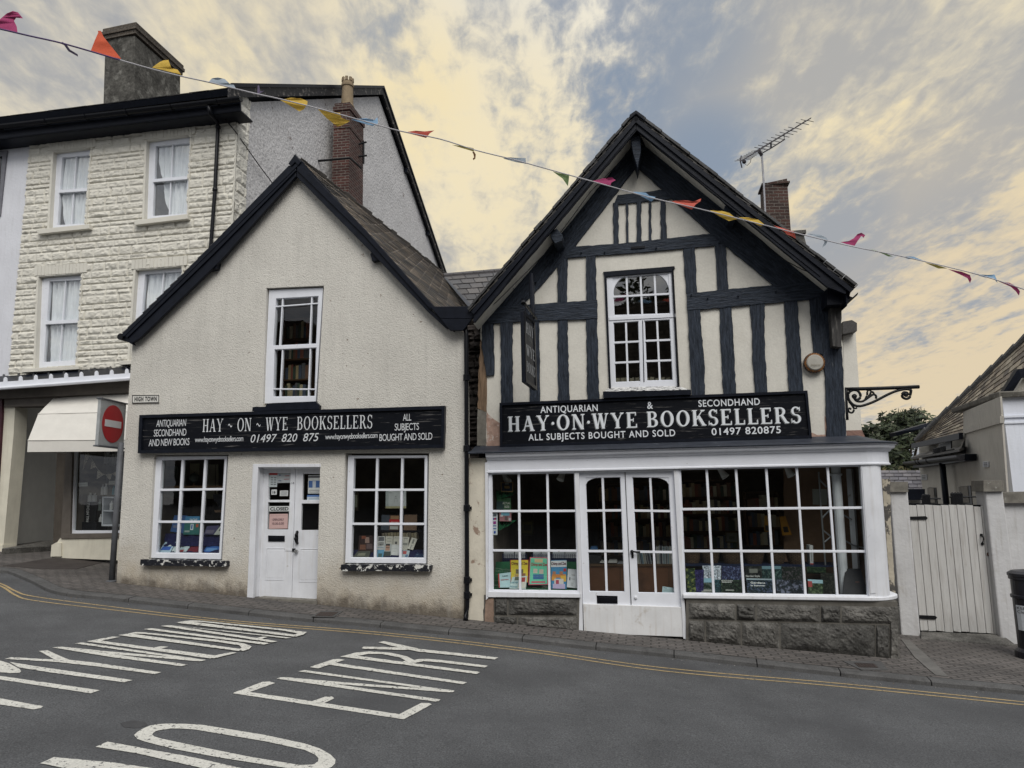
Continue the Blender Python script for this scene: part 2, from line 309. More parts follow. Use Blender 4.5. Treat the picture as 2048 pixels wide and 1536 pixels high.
# ------------------------------------------------------------------ mesh builder
class MB:
    def __init__(s): s.v = []; s.f = []; s.m = []; s.ang = []; s.c = []; s.mats = []
    def mi(s, mat):
        if mat not in s.mats: s.mats.append(mat)
        return s.mats.index(mat)
    def face(s, pts, mat=None, ang=0.0, tint=None):
        i = len(s.v); s.v += [Vector(p) for p in pts]; s.f.append(tuple(range(i, i+len(pts)))); s.m.append(s.mi(mat) if mat else 0); s.ang.append(ang); s.c.append(tint)
    def raw(s, verts, faces, mat=None, ang=0.0, tint=None):
        i = len(s.v); s.v += [Vector(p) for p in verts]
        for f in faces: s.f.append(tuple(i+k for k in f)); s.m.append(s.mi(mat) if mat else 0); s.ang.append(ang); s.c.append(tint)
    def solid(s, front, dv, mat=None, ang=0.0, holes=(), tint=None):
        """closed prism: outline 'front' (world points), swept by vector dv; optional holes"""
        loops = [list(front)]+[list(h) for h in holes]
        allp = [p for l in loops for p in l]; n = len(allp)
        # work in a local plane so that tessellation is stable
        tris = tessellate_polygon([[Vector(p) for p in l] for l in loops])
        verts = allp+[Vector(p)+dv for p in allp]
        faces = []
        if len(loops) == 1 and n == 4: faces += [(0, 1, 2, 3), (7, 6, 5, 4)]
        else:
            for t in tris: faces += [tuple(t), tuple(n+k for k in reversed(t))]
        o = 0
        for l in loops:
            k = len(l)
            for i in range(k):
                a, b = o+i, o+(i+1) % k; faces.append((a, a+n, b+n, b))
            o += k
        s.raw(verts, faces, mat, ang, tint)
    def px(s, pts, w, thick, mat=None, holes=(), ang=None, wtop=None, tint=None):
        """outline traced on the shop front plane at w, thick metres deep"""
        fr = [A(*p, w) for p in pts]
        if ang is None:
            ang = 0
        s.solid(fr, -NV*thick, mat, ang, [[A(*p, w) for p in h] for h in holes], tint)
    def beam(s, pts, w, thick, mat=None, seed=0, amp=.8):
        n = len(pts); k = max(range(n), key=lambda i: math.hypot(pts[(i+1) % n][0]-pts[i][0], pts[(i+1) % n][1]-pts[i][1]))
        d = A(*pts[(k+1) % n])-A(*pts[k]); s.px(wob(pts, amp, 9, seed), w, thick, mat, ang=math.atan2(d.z, d.dot(UV_)))
    def box(s, c, x, y, z, mat=None, tint=None):
        """box from centre and three half vectors"""
        c = Vector(c); P = [c+x*a+y*b+z*d for a, b, d in ((-1, -1, -1), (1, -1, -1), (1, 1, -1), (-1, 1, -1), (-1, -1, 1), (1, -1, 1), (1, 1, 1), (-1, 1, 1))]
        s.raw(P, [(0, 3, 2, 1), (4, 5, 6, 7), (0, 1, 5, 4), (1, 2, 6, 5), (2, 3, 7, 6), (3, 0, 4, 7)], mat, 0, tint)
    def tube(s, pts, r, mat=None, n=8, cap=True):
        pts = [Vector(p) for p in pts]; rings = []; up = Vector((0, 0, 1))
        for i, p in enumerate(pts):
            t = (pts[min(i+1, len(pts)-1)]-pts[max(i-1, 0)]).normalized()
            a = t.cross(up if abs(t.dot(up)) < .95 else Vector((1, 0, 0))).normalized(); b = t.cross(a)
            rr = r[i] if isinstance(r, (list, tuple)) else r
            rings.append([p+(a*math.cos(k*2*math.pi/n)+b*math.sin(k*2*math.pi/n))*rr for k in range(n)])
        V = [v for q in rings for v in q]; F = []
        for i in range(len(pts)-1):
            for k in range(n): F.append((i*n+k, i*n+(k+1) % n, (i+1)*n+(k+1) % n, (i+1)*n+k))
        if cap: F += [tuple(reversed(range(n))), tuple(range((len(pts)-1)*n, len(pts)*n))]
        s.raw(V, F, mat)
    def lathe(s, c, prof, mat=None, n=16, ax=None):
        """prof: (radius, height) from bottom to top round the axis ax"""
        c = Vector(c); ax = (ax or ZV).normalized(); a = ax.orthogonal().normalized(); b = ax.cross(a)
        V = []; F = []
        for r, h in prof:
            for k in range(n): V.append(c+ax*h+(a*math.cos(2*math.pi*k/n)+b*math.sin(2*math.pi*k/n))*r)
        for i in range(len(prof)-1):
            for k in range(n): F.append((i*n+k, i*n+(k+1) % n, (i+1)*n+(k+1) % n, (i+1)*n+k))
        F += [tuple(reversed(range(n))), tuple(range((len(prof)-1)*n, len(prof)*n))]
        s.raw(V, F, mat)
    def build(s, name, mat=None, parent=None, smooth=False, bevel=0.0, theta=None, norm=True):
        me = bpy.data.meshes.new(name); me.from_pydata([tuple(v) for v in s.v], [], s.f)
        for m in (s.mats or [mat]): me.materials.append(m)
        if s.mats: me.polygons.foreach_set('material_index', s.m)
        if any(c is not None for c in s.c):
            at = me.color_attributes.new('tint', 'FLOAT_COLOR', 'CORNER')
            for p, c in zip(me.polygons, s.c):
                for li in p.loop_indices: at.data[li].color = (*(c or (.1, .1, .1)), 1)
        if norm:
            bm = bmesh.new(); bm.from_mesh(me); bmesh.ops.recalc_face_normals(bm, faces=bm.faces); bm.to_mesh(me); bm.free()
        # box projected UVs in metres, turned along each beam
        uv = me.uv_layers.new(name='UVMap'); U2 = UV_; N2 = NV
        for i, p in enumerate(me.polygons):
            nr = p.normal; au, an, az = abs(nr.dot(U2)), abs(nr.dot(N2)), abs(nr.z); g = s.ang[i]; cg, sg = math.cos(g), math.sin(g)
            for li in p.loop_indices:
                q = me.vertices[me.loops[li].vertex_index].co; u, v, w = q.dot(U2), q.z, q.dot(N2)
                if an >= au and an >= az: a_, b_ = u, v
                elif au >= az: a_, b_ = w, v
                else: a_, b_ = u, w
                uv.data[li].uv = (a_*cg+b_*sg, -a_*sg+b_*cg)
        if smooth: me.polygons.foreach_set('use_smooth', [True]*len(me.polygons))
        o = bpy.data.objects.new(name, me); COL.objects.link(o)
        if parent is not None:
            o.parent = parent
            if parent.type == 'EMPTY': o.matrix_parent_inverse = Matrix.Translation(-parent.location)
        if bevel:
            bv = o.modifiers.new('bevel', 'BEVEL'); bv.width = bevel; bv.segments = 2; bv.limit_method = 'ANGLE'; bv.angle_limit = rad(40)
        return o
def tag(o, label, cat, group=None, kind=None):
    if label: o['label'] = label
    if cat: o['category'] = cat
    if group: o['group'] = group
    if kind: o['kind'] = kind
    return o
def thing(name, label, cat, loc, group=None):
    o = bpy.data.objects.new(name, None); COL.objects.link(o); o.location = loc; o.empty_display_size = .2
    return tag(o, label, cat, group)

# ------------------------------------------------------------------ lettering
_tc = {}
def textmesh(s, spacing=1.0, bold=0.0):
    k = (s, spacing, bold)
    if k not in _tc:
        cu = bpy.data.curves.new('t', 'FONT'); cu.body = s; cu.space_character = spacing; cu.fill_mode = 'FRONT'; cu.offset = bold; cu.resolution_u = 4
        o = bpy.data.objects.new('t', cu); COL.objects.link(o)
        dg = bpy.context.evaluated_depsgraph_get(); me = bpy.data.meshes.new_from_object(o.evaluated_get(dg))
        _tc[k] = ([v.co.copy() for v in me.vertices], [tuple(p.vertices) for p in me.polygons])
        bpy.data.objects.remove(o); bpy.data.curves.remove(cu); bpy.data.meshes.remove(me)
    return _tc[k]
CAPH = max(v.y for v in textmesh('H')[0])
def put(mb, vf, x0, x1, cap, P0, P1, up, lift, mat, shear=0.0):
    """set flat lettering on the line P0-P1, letters 'cap' metres tall"""
    V, F = vf; d = (P1-P0); L = d.length; d = d/L; nrm = d.cross(up).normalized()
    if nrm.dot(CAMLOC-P0) < 0: nrm = -nrm
    sx = L/(x1-x0)
    mb.raw([P0+d*((v.x-x0)*sx+shear*v.y*cap)+up*(v.y*cap)+nrm*lift for v in V], F, mat)
def text(mb, s, P0, P1, cap, lift, mat, up=None, shear=0.0, spacing=1.0, bold=0.0):
    V, F = textmesh(s, spacing, bold); V = [Vector((v.x, v.y/CAPH, 0)) for v in V]
    put(mb, (V, F), min(v.x for v in V), max(v.x for v in V), cap, P0, P1, up or ZV, lift, mat, shear)
class Glyphs:
    """roman capitals with thick and thin strokes and bracketed serifs"""
    def __init__(s, T=.2, t=.075, sf=.055): s.T, s.t, s.sf = T, t, sf
    def make(s, txt, gap=.13):
        V = []; F = []; x = 0.0; k = [0]
        T, t, sf = s.T, s.t, s.sf
        def add(pts):
            i = len(V); z = k[0]; k[0] += 1
            V.extend(Vector((x+a, b, 0)) for a, b in pts); F.append(tuple(range(i, i+len(pts))))
        def st(x0, y0, x1, y1, w): add([(x0-w/2, y0), (x0+w/2, y0), (x1+w/2, y1), (x1-w/2, y1)])
        def hb(x0, x1, y, h): add([(x0, y-h/2), (x1, y-h/2), (x1, y+h/2), (x0, y+h/2)])
        def sr(cx, y, l):
            y0, y1 = (0, sf) if y == 0 else (1-sf, 1)
            add([(cx-l/2, y0), (cx+l/2, y0), (cx+l/2, y1), (cx-l/2, y1)])
            q = sf if y == 0 else 1-sf; d = .05 if y == 0 else -.05
            add([(cx-l*.36, q), (cx+l*.36, q), (cx+l*.2, q+d), (cx-l*.2, q+d)])
        def ring(cx, cy, rx, ry, a0, a1, tx, ty, n=18):
            for i in range(n):
                b0, b1 = [rad(a0+(a1-a0)*j/n) for j in (i, i+1)]
                add([(cx+rx*math.cos(b0), cy+ry*math.sin(b0)), (cx+rx*math.cos(b1), cy+ry*math.sin(b1)), (cx+(rx-tx)*math.cos(b1), cy+(ry-ty)*math.sin(b1)), (cx+(rx-tx)*math.cos(b0), cy+(ry-ty)*math.sin(b0))])
        def tick(x0, y0, y1, w=.06): add([(x0, y0), (x0+w, y0), (x0+w, y1), (x0, y1)])
        for ch in txt:
            wd = .5
            if ch == 'H': st(.17, 0, .17, 1, T); st(.68, 0, .68, 1, T); hb(.27, .58, .5, t); [sr(c, y, .34) for c in (.17, .68) for y in (0, 1)]; wd = .85
            elif ch == 'A': st(.13, 0, .42, 1, t); st(.73, 0, .43, 1, T+.02); hb(.22, .6, .33, t); sr(.13, 0, .27); sr(.73, 0, .34); wd = .88
            elif ch == 'Y': st(.42, .45, .13, 1, T); st(.47, .45, .76, 1, t); st(.45, 0, .45, .5, T); sr(.14, 1, .34); sr(.76, 1, .25); sr(.45, 0, .36); wd = .88
            elif ch == 'O': ring(.46, .5, .44, .52, 0, 360, T, t, 32); wd = .92
            elif ch == 'N': st(.13, 0, .13, 1, t); st(.72, 0, .16, 1, T+.03); st(.75, 0, .75, 1, t); sr(.13, 0, .27); sr(.1, 1, .24); sr(.75, 1, .27); wd = .88
            elif ch == 'W': st(.33, 0, .12, 1, T); st(.35, 0, .56, 1, t); st(.76, 0, .55, 1, T); st(.78, 0, 1.0, 1, t); sr(.12, 1, .32); sr(.56, 1, .32); sr(1.0, 1, .25); wd = 1.12
            elif ch == 'E': st(.18, 0, .18, 1, T); sr(.18, 0, .34); sr(.18, 1, .34); hb(.25, .66, .965, t); hb(.25, .5, .5, t); hb(.25, .7, .035, t); tick(.62, .78, 1); tick(.66, 0, .24); tick(.46, .38, .62, .05); wd = .76
            elif ch == 'B': st(.18, 0, .18, 1, T); sr(.14, 0, .26); sr(.14, 1, .26); hb(.25, .42, .965, t); hb(.25, .44, .52, t); hb(.25, .44, .035, t); ring(.4, .76, .28, .24, -90, 90, T*.85, t); ring(.42, .27, .33, .27, -90, 90, T*.95, t); wd = .78
            elif ch == 'K': st(.18, 0, .18, 1, T); sr(.18, 0, .34); sr(.18, 1, .34); st(.28, .38, .72, 1, t); st(.78, 0, .42, .62, T+.02); sr(.72, 1, .28); sr(.78, 0, .3); wd = .92
            elif ch == 'S': ring(.34, .745, .29, .275, 25, 270, T*.8, t, 22); ring(.34, .26, .31, .28, -155, 90, T*.85, t, 22); tick(.56, .74, .99, .05); tick(.03, .02, .28, .05); wd = .68
            elif ch == 'L': st(.18, 0, .18, 1, T); sr(.18, 0, .34); sr(.18, 1, .34); hb(.25, .66, .035, t); tick(.61, 0, .28); wd = .7
            elif ch == 'R': st(.18, 0, .18, 1, T); sr(.18, 0, .34); sr(.14, 1, .26); hb(.25, .4, .965, t); hb(.25, .42, .48, t); ring(.4, .74, .3, .26, -90, 90, T*.9, t); st(.76, 0, .46, .5, T); sr(.78, 0, .26); wd = .88
            elif ch == '~':
                for i in range(12):
                    f = lambda q: .45+.09*math.sin(q*2*math.pi)
                    u0, u1 = i/12, (i+1)/12; add([(.05+u0*.55, f(u0)-.045), (.05+u1*.55, f(u1)-.045), (.05+u1*.55, f(u1)+.045), (.05+u0*.55, f(u0)+.045)])
                wd = .65
            elif ch == '.': ring(.1, .45, .1, .1, 0, 360, .1, .1, 12); wd = .2
            elif ch == ' ': wd = .42
            x += wd+gap
        return V, F, x-gap
def serif(mb, s, P0, P1, cap, lift, mat, gl=None, gap=.13, dx=0.0, dy=0.0):
    V, F, L = (gl or Glyphs()).make(s, gap); d = (P1-P0).normalized(); up = ZV; nrm = d.cross(up)
    if nrm.dot(CAMLOC-P0) < 0: nrm = -nrm
    sx = (P1-P0).length/L
    for j, f in enumerate(F):           # every stroke a hair above the one before, so none lie in one plane
        mb.raw([P0+d*(V[i].x*sx+dx)+up*(V[i].y*cap+dy)+nrm*(lift+.00004*(j % 40)) for i in f], [tuple(range(len(f)))], mat)

# ------------------------------------------------------------------ windows
def strip(q, s0, s1, half):
    """quad round a line between two points, half px wide"""
    dx, dy = s1[0]-s0[0], s1[1]-s0[1]; L = math.hypot(dx, dy); nx, ny = -dy/L*half, dx/L*half
    return [(s0[0]+nx, s0[1]+ny), (s1[0]+nx, s1[1]+ny), (s1[0]-nx, s1[1]-ny), (s0[0]-nx, s0[1]-ny)]
def window(root, outer, zones, w, depth=.07, mat=None, glass=None, bar=2.2, name='window', extra=None, pane=True, inner=True):
    """frame with glazing bars (one part) and its pane (sub-part). zones: (quad, vertical fractions, horizontal fractions)"""
    mat = mat or M_WHITE; mb = MB(); holes = [z[0] for z in zones]
    mb.px(outer, w, depth, mat, holes=holes, ang=0)
    for z in zones:
        q, vb, hb = z[0], z[1], z[2]
        for f in vb:
            ft, fb = f if isinstance(f, tuple) else (f, f)
            mb.px(strip(q, l2(q[0], q[1], ft), l2(q[3], q[2], fb), bar), w-.012, depth*.55, mat)
        for f in hb:
            fl, fr_ = f if isinstance(f, tuple) else (f, f)
            mb.px(strip(q, l2(q[0], q[3], fl), l2(q[1], q[2], fr_), bar), w-.009, depth*.55-.003, mat)
        if inner:                                    # stepped moulding inside the frame
            q2 = inset(q, 1.6)
            mb.px(q, w-.022, .02, mat, holes=[q2], ang=0)
    if extra: extra(mb)
    o = mb.build(name, mat, root, bevel=.004)
    if pane:
        g = MB()
        for z in zones: g.face([A(*p, w-depth*.6) for p in reversed(z[0])], glass or M_GLASS)
        g.build('pane', None, o, norm=False)
    return o

# ================================================================== ground
def ground_strip(name, ya, yb, xa, xb, off, mat, nx=80, ny=30, kind='structure'):
    mb = MB()
    V = [Vector((xa+(xb-xa)*i/nx, ya+(yb-ya)*j/ny, pz(xa+(xb-xa)*i/nx)+off)) for j in range(ny+1) for i in range(nx+1)]
    F = [(j*(nx+1)+i, j*(nx+1)+i+1, (j+1)*(nx+1)+i+1, (j+1)*(nx+1)+i) for j in range(ny) for i in range(nx)]
    mb.raw(V, F, mat); o = mb.build(name, mat, None, smooth=True); tag(o, None, None, kind=kind); return o
M_ROAD = mk('worn_asphalt', (.094, .096, .099), .9, .2, 1.1, .006, 110, spec=.15, second=(.070, .071, .074), ss=.6, thr=(.48, .74), fine=.4, fs=80)
def speckle(m):
    """pale stone chips in the asphalt"""
    nt = m.node_tree; L = nt.links.new; b = nt.nodes['Principled BSDF']; src = b.inputs['Base Color'].links[0].from_socket
    tc = nt.nodes.new('ShaderNodeTexCoord'); vo = nt.nodes.new('ShaderNodeTexVoronoi'); L(tc.outputs['Object'], vo.inputs[0]); vo.inputs['Scale'].default_value = 42
    mr = nt.nodes.new('ShaderNodeMapRange'); L(vo.outputs['Distance'], mr.inputs[0]); mr.inputs[1].default_value = .10; mr.inputs[2].default_value = .24; mr.inputs[3].default_value = .7; mr.inputs[4].default_value = 0
    nz = nt.nodes.new('ShaderNodeTexNoise'); L(tc.outputs['Object'], nz.inputs[0]); nz.inputs['Scale'].default_value = 9
    gt = nt.nodes.new('ShaderNodeMapRange'); L(nz.outputs[0], gt.inputs[0]); gt.inputs[1].default_value = .5; gt.inputs[2].default_value = .65
    mu = nt.nodes.new('ShaderNodeMath'); mu.operation = 'MULTIPLY'; L(mr.outputs[0], mu.inputs[0]); L(gt.outputs[0], mu.inputs[1])
    mx = nt.nodes.new('ShaderNodeMix'); mx.data_type = 'RGBA'; L(mu.outputs[0], mx.inputs[0]); L(src, mx.inputs[6]); mx.inputs[7].default_value = (.20, .20, .19, 1); L(mx.outputs[2], b.inputs['Base Color'])
speckle(M_ROAD)
ground_strip('road', -14, 40, -45, 45, -.07, M_ROAD, 90, 40)

KERB = [(-260, 1128), (-120, 1134), (0, 1146), (19, 1149), (60, 1166), (115, 1190), (225.6, 1202), (343.6, 1215), (464, 1228), (592, 1242), (725.6, 1253), (869, 1268), (1015, 1281), (1169, 1298.7), (1332.6, 1315), (1504, 1334), (1683, 1354), (1877.7, 1374), (2048, 1390), (2300, 1417), (2700, 1459), (3200, 1510)]
def smooth_px(pts, n=6):
    out = []
    for i in range(len(pts)-1):
        p0, p1, p2, p3 = pts[max(0, i-1)], pts[i], pts[i+1], pts[min(len(pts)-1, i+2)]
        for j in range(n):
            t = j/n; out.append(tuple(.5*((2*b)+(c-a)*t+(2*a-5*b+4*c-d)*t*t+(-a+3*b-3*c+d)*t**3) for a, b, c, d in zip(p0, p1, p2, p3)))
    return out+[pts[-1]]
kline = [G(*p, -.07) for p in smooth_px(KERB, 5)]
def offset_line(line, d):
    out = []
    for i, p in enumerate(line):
        t = (line[min(i+1, len(line)-1)]-line[max(i-1, 0)]); t.z = 0; t.normalize(); n = Vector((-t.y, t.x, 0)); q = p+n*d; out.append(q)
    return out
M_PAVE = brickmat('block_paving', (.128, .116, .108), (.095, .088, .084), (.05, .046, .043), .21, .105, .012, .006, .5, .32, .85, 30)
M_KERB = mk('concrete_kerb', (.088, .087, .086), .9, .22, 3, .004, 60, second=(.055, .054, .053), ss=7, thr=(.55, .7), fine=.2, fs=90)
inner = offset_line(kline, .15)
# pavement: from the inner kerb edge back to beneath the buildings
mb = MB(); K = 8
for i in range(len(inner)-1):
    for k in range(K):
        P = []
        for (q, kk) in ((inner[i], k), (inner[i+1], k), (inner[i+1], k+1), (inner[i], k+1)):
            r_ = q-NV*(7.0*(kk/K)**1.5); P.append(Vector((r_.x, r_.y, pz(r_.x)+.004)))
        mb.face(P, M_PAVE)
o = mb.build('pavement', M_PAVE, None, smooth=True); tag(o, None, None, kind='structure')
# kerb stones: one strip of long blocks with open joints
mb = MB(); acc = 0.0; blk = []
def kerb_block(seg):
    a = [Vector((p.x, p.y, pz(p.x))) for p in seg]; b = offset_line(seg, .15); n = len(a); V = []; F = []
    for p, q in zip(a, b):
        z0 = pz(p.x); z1 = pz(q.x); e = (q-p)
        V += [Vector((p.x, p.y, z0-.16)), Vector((p.x, p.y, z0-.025))+e*.04, p+e*.16+Vector((0, 0, 0)), Vector((q.x, q.y, z1+.001)), Vector((q.x, q.y, z1-.16))]
    for i in range(n-1):
        for k in range(4): F.append((i*5+k, (i+1)*5+k, (i+1)*5+k+1, i*5+k+1))
    F += [(0, 1, 2, 3, 4), tuple((n-1)*5+k for k in (4, 3, 2, 1, 0))]
    mb.raw(V, F, M_KERB)
# resample the kerb line evenly
fine_ = []
for i in range(len(kline)-1):
    k = max(1, int((kline[i+1]-kline[i]).length/.05))
    fine_ += [kline[i].lerp(kline[i+1], j/k) for j in range(k)]
cur = []; acc = 0
for i, p in enumerate(fine_):
    cur.append(p)
    if len(cur) > 1: acc += (cur[-1]-cur[-2]).length
    if acc > .914:
        d = (cur[-1]-cur[-2]).normalized()*.012; cur2 = cur[:-1]+[cur[-1]-d]; kerb_block(cur2); cur = [p]; acc = 0
o = mb.build('kerb', M_KERB, None); tag(o, None, None, kind='structure')

# painted markings
M_YEL = mk('yellow_road_paint', (.40, .30, .15), .8, .15, 6, .002, 60, second=(.10, .095, .085), ss=26, thr=(.53, .64))
M_RWH = mk('white_road_paint', (.57, .56, .51), .8, .08, 5, .002, 80, second=(.10, .10, .10), ss=30, thr=(.565, .62), fine=.15, fs=80)
def ribbon(line, half, off, mat, name):
    a, b = offset_line(line, half), offset_line(line, -half); m = MB()
    for i in range(len(line)-1):
        m.face([Vector((p.x, p.y, pz(p.x)+off)) for p in (b[i], b[i+1], a[i+1], a[i])], mat)
    o = m.build(name, mat, None); tag(o, None, None, kind='structure'); return o
Y1 = [(-200, 1140), (-60, 1152), (0, 1166.7), (31, 1182), (66.7, 1192.5), (205, 1211), (464, 1241), (759, 1264.5), (1050, 1297), (1327.6, 1335.5), (1683, 1367), (2048, 1403.7), (2300, 1430), (2700, 1471), (3200, 1521)]
Y2 = [(-200, 1144), (-60, 1157), (0, 1171.5), (31, 1190), (66.7, 1200.5), (205, 1217.3), (464, 1245.2), (759, 1269.2), (1050, 1302.3), (1327.6, 1341.8), (1683, 1373.2), (2048, 1409.7), (2300, 1436), (2700, 1477), (3200, 1527)]
for Y_ in (Y1, Y2):
    ribbon([G(*p, -.066) for p in smooth_px(Y_, 6)], .019, -.066, M_YEL, 'road_line')
def roadword(name, polys, ins=0.0):
    m = MB()
    for k, pl in enumerate(polys):
        pts = wob(inset(pl, ins), .5, 6, k); m.solid([G(*p, -.065+.0005*k) for p in pts], Vector((0, 0, -.0004)), M_RWH)
    o = m.build(name, M_RWH, None); tag(o, None, None, kind='structure')
ENTRY = [rd2(p) for p in ([(90, 446), (150, 428), (1260, 593), (1300, 630)], [(92, 445), (300, 365), (350, 363), (390, 374), (212, 437)], [(640, 505), (740, 470), (790, 468), (808, 482), (722, 522)], [(1255, 600), (1420, 514), (1475, 515), (1497, 524), (1300, 630)],
    [(400, 343), (425, 333), (470, 332), (1557, 490), (1545, 502), (1523, 506)], [(460, 333), (900, 370), (1655, 427), (1650, 437), (1615, 440), (1200, 409), (800, 381)], [(552, 291), (600, 282), (1658, 428), (1640, 440)],
    [(755, 243), (820, 231), (1745, 369), (1715, 383)], [(632, 262), (800, 206), (840, 203), (882, 211), (692, 271)],
    [(847, 187), (915, 172), (985, 183), (1837, 297), (1813, 311)], [(880, 180), (960, 158), (1060, 150), (1200, 158), (1320, 185), (1372, 212), (1345, 240), (1270, 232), (1310, 215), (1265, 192), (1150, 171), (1050, 168), (950, 187)], [(1290, 232), (1400, 204), (1470, 203), (1560, 210), (1892, 252), (1870, 265), (1560, 229), (1440, 220), (1345, 240)],
    [(1270, 126), (1400, 131), (1965, 193), (1940, 208), (1395, 152)], [(1000, 128), (1012, 117), (1290, 121), (1400, 132), (1290, 141), (1020, 133)], [(1118, 86), (1160, 78), (1405, 131), (1290, 131)])]
O_OUT = [(268, 1470), (275, 1463.7), (286, 1457), (300, 1451), (318, 1448), (337.5, 1447), (370, 1447.5), (406, 1449.7), (531, 1470), (610, 1487), (640, 1497), (661, 1509), (671, 1519), (670, 1527), (663, 1534), (644, 1540.5), (615, 1542), (562, 1534), (437, 1514.5), (344, 1497), (290, 1483), (275, 1478)]
O_IN = [(304, 1469), (307, 1465), (316, 1460.6), (344, 1456.6), (365, 1457), (391, 1459), (531, 1482.5), (609, 1499.5), (630, 1509), (637, 1516), (636, 1523), (626, 1529), (600, 1530), (500, 1513.5), (391, 1491.5), (322, 1477), (308, 1472.5)]
def ringpoly(o_, i_):
    n = 1
    return o_, i_
roadword('road_lettering', ENTRY, .2)
m = MB(); m.solid([G(*p, -.065) for p in O_OUT], Vector((0, 0, -.0004)), M_RWH, holes=[[G(*p, -.065) for p in O_IN]])
for k, pl in enumerate((rd1([(612, 875), (690, 842), (1250, 945), (1540, 1011), (1900, 1085), (1690, 1100), (870, 915)]), rd1([(258, 980), (345, 941), (720, 975), (1100, 1030), (1400, 1120), (1000, 1130)]))):
    m.solid([G(*p, -.0645+.0005*k) for p in wob(pl, .5, 6, k)], Vector((0, 0, -.0004)), M_RWH)
o = m.build('road_lettering', M_RWH, None); tag(o, None, None, kind='structure')
roadword('road_lettering', [rd1(p) for p in (
    [(-300, 520), (0, 563), (277, 615), (262, 628), (215, 637), (0, 606), (-300, 560)], [(-300, 375), (0, 420), (640, 513), (580, 534), (0, 446), (-300, 400)], [(-160, 300), (0, 322), (60, 340), (125, 375), (137, 392), (125, 402), (60, 405), (0, 399), (-160, 380)], [(60, 332), (250, 361), (850, 448), (795, 464), (300, 397), (120, 368)],
    [(30, 313), (70, 300), (250, 311), (440, 317), (600, 334), (1032, 398), (990, 411), (600, 359), (330, 331)], [(247, 262), (305, 256), (420, 308), (445, 318), (350, 318)],
    [(332, 239), (395, 233), (1203, 349), (1160, 360), (700, 300)], [(385, 233), (700, 264), (1318, 318), (1275, 329), (760, 286)], [(470, 213), (525, 206), (1318, 319), (1290, 328)],
    [(555, 200), (620, 192), (1378, 290), (1350, 311)], [(556, 199), (720, 168), (770, 172), (628, 201)], [(985, 240), (1030, 230), (1080, 235), (1020, 250)], [(1325, 300), (1480, 268), (1517, 272), (1370, 310)],
    [(755, 160), (830, 148), (1548, 250), (1530, 263)], [(820, 150), (870, 139), (920, 141), (1400, 190), (1560, 211), (1612, 232), (1595, 252), (1555, 263), (1525, 255), (1545, 240), (1530, 226), (1400, 206), (930, 154)],
    [(918, 122), (970, 115), (1727, 212), (1690, 222)], [(1028, 101), (1090, 95), (1777, 199), (1740, 208)], [(1075, 95), (1110, 97), (1867, 176), (1830, 182)], [(1610, 188), (1680, 168), (1715, 171), (1650, 194)],
    [(1122, 80), (1190, 68), (1905, 160), (1880, 171)], [(1165, 74), (1220, 65), (1280, 66), (1850, 124), (1965, 140), (1945, 157), (1895, 171), (1868, 163), (1905, 148), (1800, 131), (1290, 77)])], .45)
# grit, leaf scraps and pale stones washed along the kerb
m = MB(); rr = random.Random(21); base_ = offset_line(kline, -.05)
for k in range(420):
    i = rr.randrange(8, len(base_)-1); p = base_[i].lerp(base_[min(i+1, len(base_)-1)], rr.random()); t = (kline[min(i+1, len(kline)-1)]-kline[i]).normalized(); q = p+Vector((t.y, -t.x, 0))*abs(rr.gauss(0, .10))
    r_ = rr.uniform(.004, .014); a = rr.uniform(0, 3); z = pz(q.x)-.066; c = rr.choice(((.20, .19, .17), (.10, .085, .06), (.16, .12, .07), (.28, .27, .25), (.05, .05, .045)))
    P = [Vector((q.x+math.cos(a+b_)*r_*e, q.y+math.sin(a+b_)*r_*e, z+rr.uniform(.001, .006))) for b_, e in ((0, 1), (1.5, .6), (3.1, 1), (4.7, .5))]
    m.face(P, vcolmat('grit', .9, 0), 0, c)
o = m.build('gutter_grit', None, None); tag(o, None, None, kind='stuff')
# dark patch of oil on the asphalt and a worn trench scar
M_STAIN = mk('oil_stain', (.062, .062, .064), .8, .2, 6)

